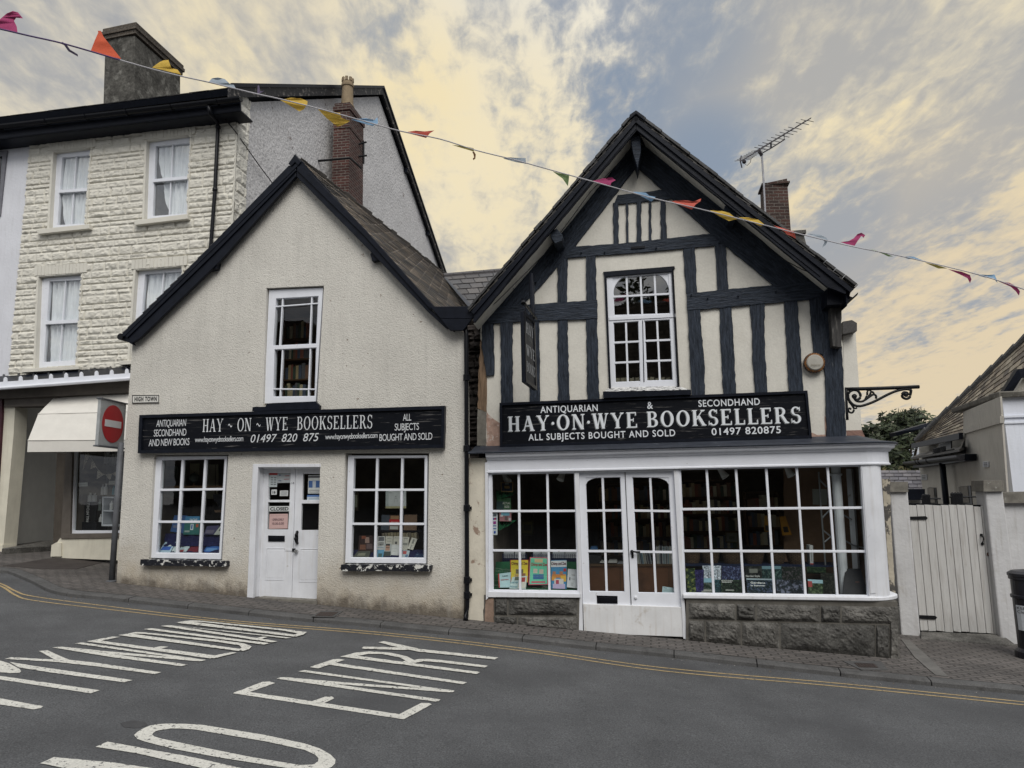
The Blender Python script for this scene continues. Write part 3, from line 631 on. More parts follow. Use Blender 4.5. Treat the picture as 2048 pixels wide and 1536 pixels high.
# ================================================================== rock faced wall
def heightwall(name, uvz, res, courses, holes, frame, mat, parent, depth=.035, seed=1, skip=None, lo=.26, hi=.55):
    """wall of separate rock faced blocks: a fine grid pushed out by a rugged face inside every block"""
    u0, u1, v0, v1 = uvz; O, U, Vv, Nn = frame; rr = random.Random(seed)
    nu = int((u1-u0)/res)+1; nv = int((v1-v0)/res)+1
    rows = []; v = v0; 
    while v < v1:
        h = rr.choice(courses); cuts = [u0-rr.random()*.3]
        while cuts[-1] < u1: cuts.append(cuts[-1]+rr.uniform(lo, hi)*(1 if h < .16 else .8))
        rows.append((v, v+h, cuts, [rr.random() for _ in cuts])); v += h
    V = []; ri = 0
    for j in range(nv+1):
        y = v0+(v1-v0)*j/nv
        while ri < len(rows)-1 and y > rows[ri][1]: ri += 1
        r0, r1_, cuts, rnd = rows[ri]; ci = 0
        for i in range(nu+1):
            x = u0+(u1-u0)*i/nu
            while ci < len(cuts)-2 and x > cuts[ci+1]: ci += 1
            d = min(x-cuts[ci], cuts[ci+1]-x, y-r0, r1_-y); e = min(1, max(0, (d-.010)/.020)); e0 = min(1, max(0, (d-.004)/.007))
            s = rnd[ci]*40; t_ = (y-r0)/(r1_-r0)
            n1 = abs(noise.noise(Vector((x*6+s, y*9, s)))); n2 = noise.noise(Vector((x*19, y*23+s, s))); n3 = noise.noise(Vector((x*3+s*2, y*5, s)))
            h = .017*e0+depth*(.9*n1+.38*n2+.5*max(0, n3)+.25)*e
            V.append(O+U*x+Vv*y+Nn*max(0, h))
    F = []
    for j in range(nv):
        for i in range(nu):
            x = u0+(u1-u0)*(i+.5)/nu; y = v0+(v1-v0)*(j+.5)/nv
            if any(inpoly(x, y, h) for h in holes) or (skip and skip(x, y)): continue
            a = j*(nu+1)+i; F.append((a, a+1, a+nu+2, a+nu+1))
    mb = MB(); mb.raw(V, F, mat); return mb
def inpoly(x, y, P):
    c = False; n = len(P)
    for i in range(n):
        (x1, y1), (x2, y2) = P[i], P[(i+1) % n]
        if (y1 > y) != (y2 > y) and x < (x2-x1)*(y-y1)/(y2-y1)+x1: c = not c
    return c
def uvp(px, py, w): q = uvw(A(px, py, w)); return (q[0], q[1])
def room(root, u0, u1, v0, v1, w0, w1, mat=None, name='room'):
    """inside of a building: five dark walls behind the shop front"""
    m = MB(); c = [fromuvw(u, v, w) for w in (w0, w1) for v in (v0, v1) for u in (u0, u1)]
    for f in ((4, 5, 7, 6), (0, 1, 5, 4), (2, 6, 7, 3), (0, 4, 6, 2), (1, 3, 7, 5)): m.face([c[i] for i in f], mat or M_ROOM)
    return m.build(name, mat or M_ROOM, root, norm=False)

# ================================================================== left bookshop (roughcast)
LH = thing('bookshop', 'cream roughcast gabled bookshop with white double doors, left of the timber framed one', 'building', fromuvw(-3.2, uvw(A(600, 1205))[1], -2))
g_lu = [(312, 913), (454, 912), (441.6, 1119), (301, 1116)]      # left shop window frame
g_ru = [(696, 911), (855, 910.6), (852.5, 1127), (690, 1126)]
g_up = [(538, 580), (646, 575), (631.5, 803), (528, 807)]
h_lu = [(308, 910), (457, 909), (444, 1121), (298, 1119)]
h_ru = [(690, 906), (858, 906), (855, 1130), (686, 1129)]
h_up = [(533, 576), (648, 571), (634, 812), (526, 812)]
h_dr = [(507, 931), (640.5, 930), (633, 1212), (494, 1204)]
outl = [(266, 676), (330, 612), (460, 482), (590, 352), (601, 352), (700, 452), (820, 572), (908, 655), (927, 664), (930, 800), (932, 1000), (927, 1246), (780, 1236), (640, 1222), (495, 1212), (232, 1180), (240, 1050), (252, 860)]
m = MB(); m.px(outl, 0, .26, M_ROUGH, holes=[h_lu, h_ru, h_up, h_dr], ang=0)
# side wall of the shop, standing proud of its left neighbour
sp_ = [A(232, 1180, -.262), A(266, 676, -.262)]
m.solid([sp_[0], sp_[1], sp_[1]-NV*3.0, sp_[0]-NV*3.0], UV_*.2, M_ROUGH)
m.build('wall', M_ROUGH, LH)
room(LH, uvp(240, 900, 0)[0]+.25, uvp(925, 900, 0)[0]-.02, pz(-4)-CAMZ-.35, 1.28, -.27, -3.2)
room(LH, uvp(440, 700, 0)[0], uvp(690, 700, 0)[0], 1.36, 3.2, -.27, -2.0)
# windows
wl = window(LH, g_lu, [([(323.6, 920), (450, 917), (439, 1107.5), (312, 1106)], [(.33, .325), (.69, .685)], [.322, .665])], -.05, .08, bar=2.3)
wr = window(LH, g_ru, [([(708, 916), (850, 915), (848.5, 1116.5), (702, 1115.7)], [(.327, .325), (.68, .67)], [.32, .66])], -.05, .08, bar=2.3)
up_u = [(552, 597), (637, 592), (633, 688), (546, 692)]; up_l = [(549, 699), (633, 695), (630, 793), (546, 794)]
wu = window(LH, g_up, [(up_u, [(.155, .15), (.84, .84)], [(.17, .15)]), (up_l, [(.19, .165), (.85, .84)], [(.83, .85)])], -.05, .09, bar=1.3, glass=M_GLASS)
def sill(root, pts, w, thick, mat=M_PEEL, amp=1.0, name='sill'):
    m = MB(); m.px(wob(pts, amp, 8, 3), w, thick, mat, ang=0); return m.build(name, mat, root, bevel=.012)
sill(LH, [(281, 1119), (450, 1122), (452, 1124), (452, 1133), (282, 1131), (280, 1128)], .10, .2)
sill(LH, [(682, 1129.5), (858, 1130), (862, 1132), (861, 1143), (684, 1142), (681, 1138)], .10, .2)
sill(LH, [(534, 807.5), (630, 803), (639, 811), (638, 818), (504, 822), (505, 814), (531, 813)], .07, .16, M_NAVY, 1.0)
# door with its surround
m = MB()
ao = [(505.5, 928), (641, 927.5), (640.5, 937), (522, 937.5), (512.5, 1200), (494, 1200)]
m.px([(505.5, 928), (641, 927.5), (641, 934), (516, 934.5), (506, 1199), (493.5, 1199)], .012, .06, M_WHITE2)
# splayed left jamb and the head
def P4(a, wa, b, wb, c, wc, d, wd): return [A(*a, wa), A(*b, wb), A(*c, wc), A(*d, wd)]
m.solid(P4((515, 934), -.045, (529, 938), -.16, (518, 1197), -.16, (505, 1200), -.045), -UV_*.05, M_WHITE2)
m.solid(P4((515, 934), -.045, (641, 933), -.045, (650, 938), -.16, (529, 938), -.16), ZV*.04, M_WHITE2)
dfr = m.build('door_frame', M_WHITE2, LH, bevel=.004)
def leaf(root, outer, panes, w, panels, name='door'):
    m = MB(); m.px(outer, w, .05, M_WHITE2, holes=panes, ang=0)
    for q in panels:                                 # sunk panel: a moulding round a slightly raised field
        c = bil(q, .5, .5); q2 = [l2(c, p, .88) for p in q]
        m.px(q, w+.006, .008, M_WHITE2, holes=[[l2(c, p, .955) for p in q]], ang=0)
        m.px(q2, w+.003, .005, M_WHITE2, ang=0)
    o = m.build(name, M_WHITE2, root, bevel=.003)
    g = MB()
    for q in panes: g.face([A(*p, w-.03) for p in reversed(q)], M_GLASS)
    g.build('pane', None, o, norm=False); return o
p1 = [(537, 946), (581, 946), (579, 999.6), (536.7, 1000)]; p2 = [(535.8, 1004.5), (579, 1004.5), (576, 1059), (534, 1059)]
dl = leaf(LH, [(528, 937.5), (590.8, 937), (583, 1196), (517.5, 1194.5)], [p1, p2], -.15, [[(533, 1096), (570, 1096), (567, 1160), (530.5, 1160)]])
q1 = [(606, 947.5), (647, 948), (645, 1000), (604.5, 1000)]; q2 = [(603, 1007), (645, 1007), (642, 1060), (601.5, 1060.5)]
dr_ = leaf(LH, [(591.6, 937), (655, 937), (650, 1201), (583.8, 1196.5)], [q1, q2], -.153, [[(600.5, 1097), (641, 1097), (637, 1164), (598, 1164)]])
m = MB(); m.px([(536, 1071), (569, 1071.5), (569, 1083), (536, 1083)], -.138, .012, M_BLACK); m.px([(540, 1074), (565.5, 1074.3), (565.5, 1079.5), (540, 1079.5)], -.132, .008, M_BLACK); m.build('letter_plate', M_BLACK, dl, bevel=.002)
m = MB()
for (cx, cy, s) in ((594, 1064, 1.6), (594, 1086, 1.6)): m.px([(cx-3*s/1.6, cy), (cx, cy-3.2), (cx+3*s/1.6, cy), (cx, cy+3.2)], -.14, .012, M_IRON)
m.tube([A(594, 1064, -.13), A(591.5, 1070, -.10), A(591, 1077, -.09), A(593, 1084, -.10), A(594, 1087, -.13)], [.012, .02, .028, .02, .012], M_IRON, 8)
m.px([(592, 1062), (596, 1062), (596, 1088), (592, 1088)], -.142, .01, M_IRON); m.build('door_knocker', M_IRON, dr_)
M_STEEL = mk('dull_steel', (.42, .42, .42), .35, .2, 30, metal=.8)
m = MB(); m.px([(570, 1098), (586, 1098.5), (586, 1102), (570, 1101.5)], -.143, .006, M_WHITE2); m.px([(584, 1097), (590, 1097), (590, 1103), (584, 1103)], -.139, .014, M_IRON)
m.lathe(A(592, 1102.5, -.12), [(.006, -.022), (.026, -.02), (.028, 0), (.026, .02), (.006, .022)], M_STEEL, 14, NV); m.build('padlock', M_STEEL, dr_)
m = MB(); text(m, '14', A(583.5, 968.5, -.15), A(588.6, 968.3, -.15), .034, .002, M_BLACK, spacing=.9); m.build('house_number', M_BLACK, dl)
m = MB(); m.px([(494, 1200), (516, 1195), (634, 1202), (633, 1212), (494, 1204)], .02, .3, M_SAND2); m.build('doorstep', M_SAND2, LH)

# barge boards, gutter end board, purlin ends
m = MB()
L_out = [(577, 326), (245.5, 667)]; L_in = [(592, 352), (279, 675)]
m.px([(590, 330), (577, 331), (420, 492), (246, 668.5), (254, 676), (430, 505), (592, 341)], .155, .05, M_NAVY)      # upper moulding
m.px([(592, 339), (430, 503), (255, 675), (264, 686), (280, 676), (440, 522), (592, 352)], .13, .06, M_NAVY)
m.px([(594, 330), (602, 326), (730, 458), (868, 612), (862, 620), (728, 471), (594, 341)], .157, .05, M_NAVY)
m.px([(593, 339), (728, 469), (861, 618), (905, 655), (893, 658), (858, 626), (735, 497), (593, 353)], .132, .06, M_NAVY)
m.build('barge_board', M_NAVY, LH, bevel=.006)
m = MB(); m.px([(576, 327), (590, 307.5), (602.5, 323), (596, 331), (590, 324), (583, 332)], .18, .16, M_NAVY); m.build('ridge_cap', M_NAVY, LH, bevel=.01)
m = MB(); m.px([(860, 613), (964, 612), (944, 637.5), (881, 637)], .17, .06, M_NAVY); m.px([(881, 637.5), (943.6, 638), (926, 661), (900, 661)], .165, .05, M_NAVY)
m.build('gutter_board', M_NAVY, LH, bevel=.006)
for cx, cy in ((424, 529), (751, 511)): m = MB(); m.px(wob([(cx-11, cy-4), (cx+2, cy-14), (cx+12, cy-5), (cx+9, cy+8), (cx-7, cy+12)], 1.2, 5, cx), .105, .1, M_NAVY); m.build('purlin_end', M_NAVY, LH, bevel=.01)
m = MB(); pe = A(252, 672, .1)
m.tube([A(240, 673, .15), A(240, 673, .15)-NV*3], .055, M_IRON, 10); m.px([(235, 671), (256, 673), (266, 690), (256, 684)], .12, .08, M_NAVY); m.build('gutter', M_IRON, LH)
# roof: two slopes covered with single slates
apexL = A(600, 318, .16); eaveR = A(908, 655, .14); eaveL = A(244, 668, .16)
_r = ray(889, 549); _t = (apexL.z-CAMZ)/_r.z; ridge_end = CAMLOC+_r*_t; RV = ridge_end-apexL; RV.z = 0
def slates(mb, p00, p10, p01, p11, rows, per, thick=.009, tints=((.075, .07, .068), (.05, .05, .052), (.10, .088, .075), (.062, .06, .062)), seed=0, jit=.006, mat=None, lift=.022):
    """p00-p10 is the eave, p01-p11 the ridge; every slate a thin slab lapping the row below"""
    rr = random.Random(seed); mat = mat or M_SLATE
    n = (p10-p00).cross(p01-p00).normalized()
    if n.z < 0: n = -n
    for r in range(rows):
        t0, t1 = r/rows, min(1.0, (r+1.25)/rows)
        a0, b0 = p00.lerp(p01, t0), p10.lerp(p11, t0); a1, b1 = p00.lerp(p01, t1), p10.lerp(p11, t1)
        k = per if isinstance(per, int) else per(r); o = .5*(r % 2)
        for i in range(-1, k+1):
            s0, s1 = max(0, (i+o)/k), min(1, (i+o+1)/k)
            if s1-s0 < .002: continue
            g = (s1-s0)*.03; j = rr.uniform(-jit, jit); q = rr.uniform(0, .006)
            c = rr.choice(tints); f = rr.uniform(.75, 1.3); c = tuple(x*f for x in c)
            d = (a1-a0).normalized()*j
            P = [a0.lerp(b0, s0+g)+d+n*(lift+q), a0.lerp(b0, s1-g)+d+n*(lift+rr.uniform(0, .006)), a1.lerp(b1, s1-g)+n*.004, a1.lerp(b1, s0+g)+n*.004]
            mb.solid(P, -n*thick, mat, 0, (), c)
m = MB()
n_ = (eaveR-apexL).cross(RV).normalized()
if n_.z < 0: n_ = -n_
m.solid([apexL, eaveR, eaveR+RV, apexL+RV], -n_*.06, M_NAVY)
nl = RV.cross(eaveL-apexL).normalized()
if nl.z < 0: nl = -nl
m.solid([apexL, eaveL, eaveL+RV*.6, apexL+RV], -nl*.06, M_NAVY)
slates(m, eaveR, eaveR+RV, apexL-RV.normalized()*0, apexL+RV, 34, 15, .010, ((.16, .135, .11), (.10, .09, .08), (.20, .165, .13), (.07, .065, .062)), 3, .012, lift=.016)
slates(m, eaveL, eaveL+RV*.6, apexL+nl*.02, apexL+RV+nl*.02, 26, 14, .012, seed=5, jit=.03)
# ragged heads of the far slope's slates along the ridge
rr = random.Random(4); Lr = RV.length; k = 0.0
while k < Lr:
    wd = rr.uniform(.16, .26); h = rr.uniform(.0, .05); a = apexL+RV*(k/Lr); b = apexL+RV*(min(1, (k+wd*.95)/Lr))
    m.solid([a-nl*.0, b, b+Vector((0, 0, .03+h))+UV_*.02, a+Vector((0, 0, .02+h))+UV_*.02], -nl*.02, M_SLATE, 0, (), (.07, .062, .055)); k += wd
m.build('roof', M_SLATE, LH)
# link roof over the passage between the shops
lk_t0, lk_t1 = DP(887, 553, 16.2), DP(1030, 541, 15.3); lk_b0, lk_b1 = DP(958, 640, 12.2), DP(1030, 640, 11.7)
m = MB(); slates(m, lk_b0, lk_b1, lk_t0, lk_t1, 8, 5, .01, ((.085, .08, .08), (.07, .068, .07), (.095, .088, .085)), 8, .003)
nn = (lk_b1-lk_b0).cross(lk_t0-lk_b0).normalized(); m.solid([lk_b0, lk_b1, lk_t1, lk_t0], -nn*.08, M_NAVY)
for k in range(7): m.box(lk_t0.lerp(lk_t1, (k+.5)/7)+Vector((0, 0, .03)), (lk_t1-lk_t0)/14.5, (lk_t0-lk_b0).normalized()*.1, Vector((0, 0, .03)), M_SLATE, (.075, .07, .072))
m.solid([DP(938, 616, 11.9), DP(946, 614, 11.9), DP(893, 556, 15.2), DP(888, 556, 15.2)], Vector((0, 0, .01)), M_LEAD)
m.build('link_roof', M_SLATE, LH)
# downpipe at the junction
DPI = thing('downpipe', 'black cast iron downpipe between the two bookshops', 'downpipe', A(933, 1243, .07))
m = MB(); dp = [A(928, 640, .06), A(932.5, 668, .07), A(933, 800, .07), A(933.5, 1000, .07), A(934, 1215, .07), A(932.5, 1232, .09), A(931, 1240, .14)]
m.tube(dp, .034, M_BLACK, 10); m.build('pipe', M_BLACK, DPI, smooth=True)
for y in (755, 897, 1016, 1160, 1190):
    m = MB(); c = A(933.3+(y-900)*.003, y, .07); m.lathe(c-ZV*.05, [(.036, 0), (.05, .004), (.05, .09), (.036, .1)], M_BLACK, 12); m.box(c-NV*.05, UV_*.06, NV*.01, ZV*.02, M_BLACK); m.build('pipe_collar', M_BLACK, DPI)

# ---- sign over the left shop
def board(root, q, w, rim=7, mat=None, fm=None):
    c = bil(q, .5, .5); wd = math.dist(q[0], q[1]); ht = math.dist(q[0], q[3])
    inn = [bil(q, rim/wd, rim/ht), bil(q, 1-rim/wd, rim/ht), bil(q, 1-rim/wd, 1-rim/ht), bil(q, rim/wd, 1-rim/ht)]
    m = MB(); m.px(wob(q, .5, 14, 2), w-.03, .05, mat or M_SIGN, ang=0); m.build('board', mat or M_SIGN, root)
    m = MB(); m.px(wob(q, .45, 14, 4), w, .09, fm or M_NAVY, holes=[inn], ang=0)
    in2 = [l2(c, p, 1-4/wd) for p in inn]
    m.build('frame', fm or M_NAVY, root, bevel=.008)
    return w-.03
M_LET = mk('worn_white_lettering', (.60, .62, .64), .6, .08, 30, second=(.10, .10, .10), ss=16, thr=(.69, .74))
M_LETW = mk('white_sign_lettering', (.68, .71, .74), .55, .05, 30, second=(.15, .15, .15), ss=20, thr=(.74, .78))
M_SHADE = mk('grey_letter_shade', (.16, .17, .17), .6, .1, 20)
SG = thing('shop_sign', 'long weathered black signboard with thin white lettering over the white double doors', 'sign', A(580, 900, .05))
wb = board(SG, [(278.7, 830), (889.5, 811.5), (887.5, 895.5), (275.3, 906.5)], .10, 6)
m = MB()
def line(root, mat, fn):
    global m
    m = MB(); fn(); m.build('lettering', mat, root)
def tx(s, x0, y0, x1, y1, cap, w, mat=None, sh=0.0, sp=1.0, lift=.003, bold=0.0):
    P0, P1 = A(x0, y0, w), A(x1, y1, w); d = (A(x0, y0-cap, w)-P0).length; text(m, s, P0, P1, d, lift, mat or M_LET, shear=sh, spacing=sp, bold=bold)
line(SG, M_LET, lambda: tx('ANTIQUARIAN', 312.5, 853.8, 371.5, 852, 13.5, wb, sh=.06, sp=.92))
line(SG, M_LET, lambda: tx('SECONDHAND', 307.5, 873, 372.5, 871, 13.5, wb, sp=.92))
line(SG, M_LET, lambda: tx('AND NEW BOOKS', 297.5, 892.5, 378.7, 890, 13.5, wb, sp=.92))
line(SG, M_LET, lambda: serif(m, 'HAY ~ ON ~ WYE  BOOKSELLERS', A(405, 864, wb), A(745, 856.5, wb), (A(405, 838.5, wb)-A(405, 864, wb)).length, .003, M_LET, Glyphs(.15, .06, .045)))
line(SG, M_LET, lambda: tx('www.hayonwyebooksellers.com', 390, 884.5, 486.5, 882, 10.5, wb, sp=.85))
line(SG, M_LET, lambda: tx('www.hayonwyebooksellers.com', 650.6, 878.8, 755, 875.5, 10.5, wb, sp=.85))
line(SG, M_LET, lambda: tx('01497  820  875', 500, 885, 635, 882, 15.5, wb, sh=.22))
line(SG, M_LET, lambda: tx('ALL', 806, 841.5, 822.5, 841, 13.5, wb, sp=.92))
line(SG, M_LET, lambda: tx('SUBJECTS', 789.5, 861, 838, 859.5, 13.5, wb, sp=.92))
line(SG, M_LET, lambda: tx('BOUGHT AND SOLD', 759, 882, 864.7, 879, 13.5, wb, sp=.92))
# street name plate
SN = thing('street_sign', 'small white street name plate reading HIGH TOWN on the cream wall', 'sign', A(290, 806, .01))
q = [(263.7, 790), (318, 789.5), (318, 805.6), (263.7, 806.8)]
m = MB(); m.px(q, .016, .03, col(.62, .61, .57)); m.build('plate', None, SN)
m = MB(); c = bil(q, .5, .5); m.px([l2(c, p, .985) for p in q], .02, .01, M_BLACK, holes=[[bil(q, .025, .09), bil(q, .975, .09), bil(q, .975, .91), bil(q, .025, .91)]]); m.build('border', M_BLACK, SN)
m = MB(); serif_gl = None; tx('HIGH TOWN', 269, 802.3, 313.5, 801.8, 8.2, .016, M_BLACK, sp=1.2, bold=.035); m.build('lettering', M_BLACK, SN)

# ================================================================== timber framed bookshop
WW = -.30                                            # upper wall stands behind the shop front
RH = thing('bookshop', 'black and white timber framed bookshop with a steep gable and a wide white shop front', 'building', fromuvw(2.5, uvw(A(1400, 1290))[1], -2))
h_w = [(1208, 545), (1347, 534), (1359.5, 774), (1219.5, 776.5)]
m = MB()
gab = [(960, 905), (961, 700), (961, 640), (1020, 590), (1130, 448), (1262, 294), (1275, 283), (1292, 292), (1453, 424), (1660, 590), (1686, 690), (1694, 900)]
m.px(gab, WW, .22, M_PLASTER, holes=[h_w], ang=0); m.build('wall', M_PLASTER, RH)
# bare and broken plaster near the foot of the wall, exposed post
m = MB(); m.px(wob(z5([(134, 1228), (150, 1250), (190, 1285), (243, 1320), (245, 1520), (134, 1520)]), .8, 5, 1), WW+.004, .02, M_BARE); m.build('bare_plaster', M_BARE, RH); m = MB(); m.px(wob(z6([(890, 1408), (930, 1425), (1000, 1422), (1003, 1450), (890, 1450)]), .6, 5, 2), WW+.004, .02, M_BARE)
m.px(wob(z6([(985, 1290), (998, 1290), (1003, 1425), (990, 1425)]), .6, 5, 2), WW+.005, .02, M_BARE); m.build('bare_plaster', M_BARE, RH)
M_OLD = mk('old_bare_oak', (.17, .115, .075), .85, .45, 4, .006, 12, stretch=(1, 8, 8), coord='UV')
m = MB(); m.beam(z5([(85, 640), (110, 700), (132, 930), (133, 1230), (62, 1200), (70, 900)]), WW+.01, .12, M_OLD, 2, 1.2); m.build('exposed_post', M_OLD, RH)
m = MB(); m.beam(z5([(62, 1205), (132, 1235), (130, 1500), (56, 1500)]), WW+.012, .10, M_SAND2, 2, .6); m.build('post_foot', M_SAND2, RH)
# rubble end wall seen in the gap beside the downpipe
hw = heightwall('rubble', (uvp(934, 800, -.55)[0]-.05, uvp(972, 800, -.55)[0]+.1, uvp(950, 920, -.55)[1], uvp(950, 640, -.55)[1]+.1), .03, (.07, .10, .14), [], (fromuvw(0, 0, -.55), UV_, ZV, NV), mk('dark_rubble', (.035, .030, .028), .9, .4, 6, .01, 30, second=(.10, .09, .08), ss=5, thr=(.6, .72)), RH, .09, 3, None, .12, .3)
hw.build('rubble_wall', None, RH)
# oak frame
T_ = WW+.028
beams = [
 [(1261, 296), (1271, 286), (1273, 333), (1151, 491), (1069, 586), (1040, 612), (994, 617), (1060, 541), (1128, 460), (1200, 370)],
 [(1272, 288), (1290, 292), (1453, 423), (1656, 584), (1620, 590), (1547, 570.5), (1420, 465.5), (1275, 334)],
 [(1235, 390), (1336, 378), (1345, 397), (1228, 409)],
 [(1226, 405), (1237, 404), (1237, 489), (1227, 490)], [(1320.5, 396), (1330.5, 395), (1334, 481), (1322, 482)],
 [(1251.6, 407), (1256.3, 406.5), (1257.3, 485), (1252.5, 485.5)], [(1273, 403), (1282, 402), (1283.5, 483), (1273.6, 484)], [(1297.5, 402), (1302.3, 401), (1303.3, 481.5), (1298.5, 482)],
 [(1149, 493), (1240, 487), (1424, 466.5), (1453, 489), (1300, 503), (1128, 516)],
 [(1115.6, 524), (1136, 510), (1134, 604), (1114.7, 605)], [(1172, 513), (1191.6, 512), (1193, 602), (1173, 603)],
 [(985, 614.5), (1100, 606), (1194, 599.5), (1195, 637), (1060, 642), (961, 648)],
 [(964.7, 646), (987, 645), (988, 750), (973, 752), (963, 693)], [(1000.6, 645), (1024.6, 644), (1025, 808), (1002, 809)], [(1061, 641), (1078.5, 640), (1080, 806), (1059, 806)], [(1114.5, 639), (1134.7, 638), (1139, 803), (1116, 804)], [(1172, 636.5), (1194, 635), (1199, 799), (1174.5, 800)],
 [(1366.5, 498), (1390, 495), (1394.6, 585), (1372.6, 587)], [(1430, 490), (1451.7, 488), (1457.4, 580), (1436, 582)],
 [(1374, 587), (1457, 578), (1549, 570), (1620, 564), (1655, 586), (1651, 590), (1621, 598.5), (1528, 607), (1375, 621)],
 [(1375, 619), (1400, 617), (1409, 726), (1410, 790), (1383.6, 792)], [(1439, 615), (1463.5, 612), (1467, 671.5), (1472.5, 788), (1447, 789), (1441.5, 699)], [(1500, 609), (1529, 605), (1530, 699), (1535.4, 785), (1510, 786), (1504.5, 712.5), (1505, 671.5)], [(1568.7, 602), (1595, 598), (1607, 783), (1578, 784)],
 [(1619, 597), (1652, 588), (1664.5, 693), (1684, 693), (1693, 880), (1654, 882), (1651, 753.5), (1645, 708), (1627, 707)],
]
for i, b in enumerate(beams):
    m = MB(); m.beam(b, T_+.0013*(i % 7)+(.006 if i in (0, 1, 8, 11, 19) else 0), .06, M_TIMBER, i, 1.0); m.build('timber', M_TIMBER, RH, bevel=.007)
# oak pegs standing out of the frame
m = MB(); rr = random.Random(5)
for (px_, py_) in b2([(310, 845), (365, 775), (520, 535), (575, 465), (640, 385), (690, 310), (1010, 345), (1135, 500), (1240, 590), (1300, 620), (1380, 685), (1460, 745), (1030, 830), (1100, 845), (1230, 835), (1390, 815), (560, 650), (1150, 605), (880, 630), (660, 650), (270, 805)]):
    m = MB(); c = A(px_, py_, T_+.02); m.lathe(c, [(.011, -.02), (.011, .025), (.008, .03)], M_TIMBER, 7, NV+Vector((rr.uniform(-.3, .3), 0, -.25))); m.build('oak_peg', M_TIMBER, RH)
m = MB(); m.px(b2([(772, 626), (832, 622), (832, 631), (772, 635)]), T_+.02, .02, M_BLACK); m.build('mortise', M_BLACK, RH)
# window of the gable
m = MB(); m.px([(1206, 543.5), (1349, 532), (1350, 537), (1345, 538), (1357, 770), (1360, 775), (1355, 776), (1343, 543), (1213, 553), (1222, 777), (1218, 777), (1208, 549)], WW+.03, .07, M_NAVY, ang=0); m.build('window_surround', M_NAVY, RH, bevel=.004)
ow = [(1212, 551), (1345, 541), (1355.5, 773.5), (1221, 776)]
zu = [(1225, 555.5), (1337, 547), (1341, 627.5), (1228, 631)]
zl = [(1226.5, 645), (1277, 642), (1281, 763), (1230.5, 765)]; zr = [(1288.5, 641), (1339.5, 638.5), (1346, 760.5), (1293.5, 762)]
def arch(mb):
    # white spandrels that turn the top corner panes into quarter rounds
    for side in (0, 1):
        c0 = zu[0] if side == 0 else zu[1]
        pts = [c0]
        for k in range(9):
            a = k/8*math.pi/2; s = .25*(1-math.cos(a)) if side == 0 else 1-.25*(1-math.cos(a)); t = .48*(1-math.sin(a)); pts.append(bil(zu, s, t))
        pts = [c0]+list(reversed(pts[1:]))
        mb.px(pts, WW-.013, .04, M_WHITE, ang=0)
    mb.px([(1218, 634.5), (1350.5, 627), (1351, 634), (1218.5, 640.5)], WW+.012, .05, M_WHITE, ang=0)
window(RH, ow, [(zu, [.25, .5, .75], [.5]), (zl, [.5], [.335, .67]), (zr, [.5], [.335, .67])], WW-.0, .06, bar=1.9, extra=arch, glass=M_GLASS_UP)
m = MB(); m.px([(1284.5, 641), (1286, 641), (1289, 764), (1287, 764)], WW+.004, .01, M_NAVY); m.build('casement_joint', M_NAVY, RH)
M_PEELW = mk('peeling_white_sill_paint', (.58, .58, .57), .6, .1, 20, .003, 30, second=(.05, .05, .055), ss=12, thr=(.52, .56), stretch=(1, 4, 1), coord='UV')
m = MB(); P_ = [A(1219, 775, WW+.0), A(1357, 772, WW+.0), A(1380, 779.5, WW+.13), A(1207, 784, WW+.13)]; m.solid(P_, Vector((0, 0, -.02)), M_PEELW)
m.px(wob([(1205.5, 783), (1382, 779.5), (1382, 789), (1207, 796)], .6, 9, 2), WW+.15, .17, M_NAVY); m.build('sill', M_NAVY, RH)
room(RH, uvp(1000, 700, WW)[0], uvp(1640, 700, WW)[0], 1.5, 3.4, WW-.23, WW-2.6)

# roof with deep eaves: soffit, barge boards, slates
m = MB()
def soff(p0, p1, inner_):
    n_ = len(inner_)-1
    for k in range(n_): m.face([A(*l2(p0, p1, k/n_), WW+.46), A(*l2(p0, p1, (k+1)/n_), WW+.46), A(*inner_[k+1], WW+.025), A(*inner_[k], WW+.025)], M_SOFF)
M_SOFF = mk('cream_soffit', (.70, .68, .61), .8, .08, 3, .002, 25)
soff((1272.6, 258), (947, 647), [(1261, 296), (1200, 371), (1128, 461), (1060, 542), (957, 660)]); soff((1275, 259), (1657, 572), [(1291.5, 294), (1372, 359), (1453, 425), (1552, 505), (1656, 589)])
m.build('soffit', M_SOFF, RH)
m = MB()
m.px(wob([(1270, 239), (1013, 546), (1000, 563), (951, 616), (946, 641), (949, 645), (1010, 572), (1273, 261)], .5, 14, 1), WW+.50, .05, M_NAVY)
m.px(wob([(1270, 239), (1445, 378), (1640, 532), (1693, 574), (1692, 588), (1655, 574), (1460, 414), (1275, 262)], .5, 14, 1), WW+.50, .05, M_NAVY)
m.px([(1271, 252), (1013, 560), (1012, 566), (1272, 258)], WW+.512, .02, M_NAVY); m.px([(1272, 253), (1640, 547), (1641, 553), (1273, 259)], WW+.512, .02, M_NAVY)
m.build('barge_board', M_NAVY, RH, bevel=.006)
m = MB()
m.px(b2([(768, 150), (812, 150), (815, 215), (800, 290), (780, 225)]), WW+.40, .42, M_TIMBER); m.build('ridge_beam', M_TIMBER, RH, bevel=.01)
m = MB()
m.px(wob(b2([(428, 560), (455, 548), (482, 578), (478, 600), (448, 612), (430, 585)]), .6, 6, 2), WW+.42, .45, M_TIMBER); m.build('purlin_end', M_TIMBER, RH, bevel=.01); m = MB(); m.px(wob(b2([(1172, 450), (1195, 447), (1222, 478), (1218, 508), (1190, 505), (1172, 478)]), .6, 6, 2), WW+.42, .45, M_TIMBER); m.build('purlin_end', M_TIMBER, RH, bevel=.01)
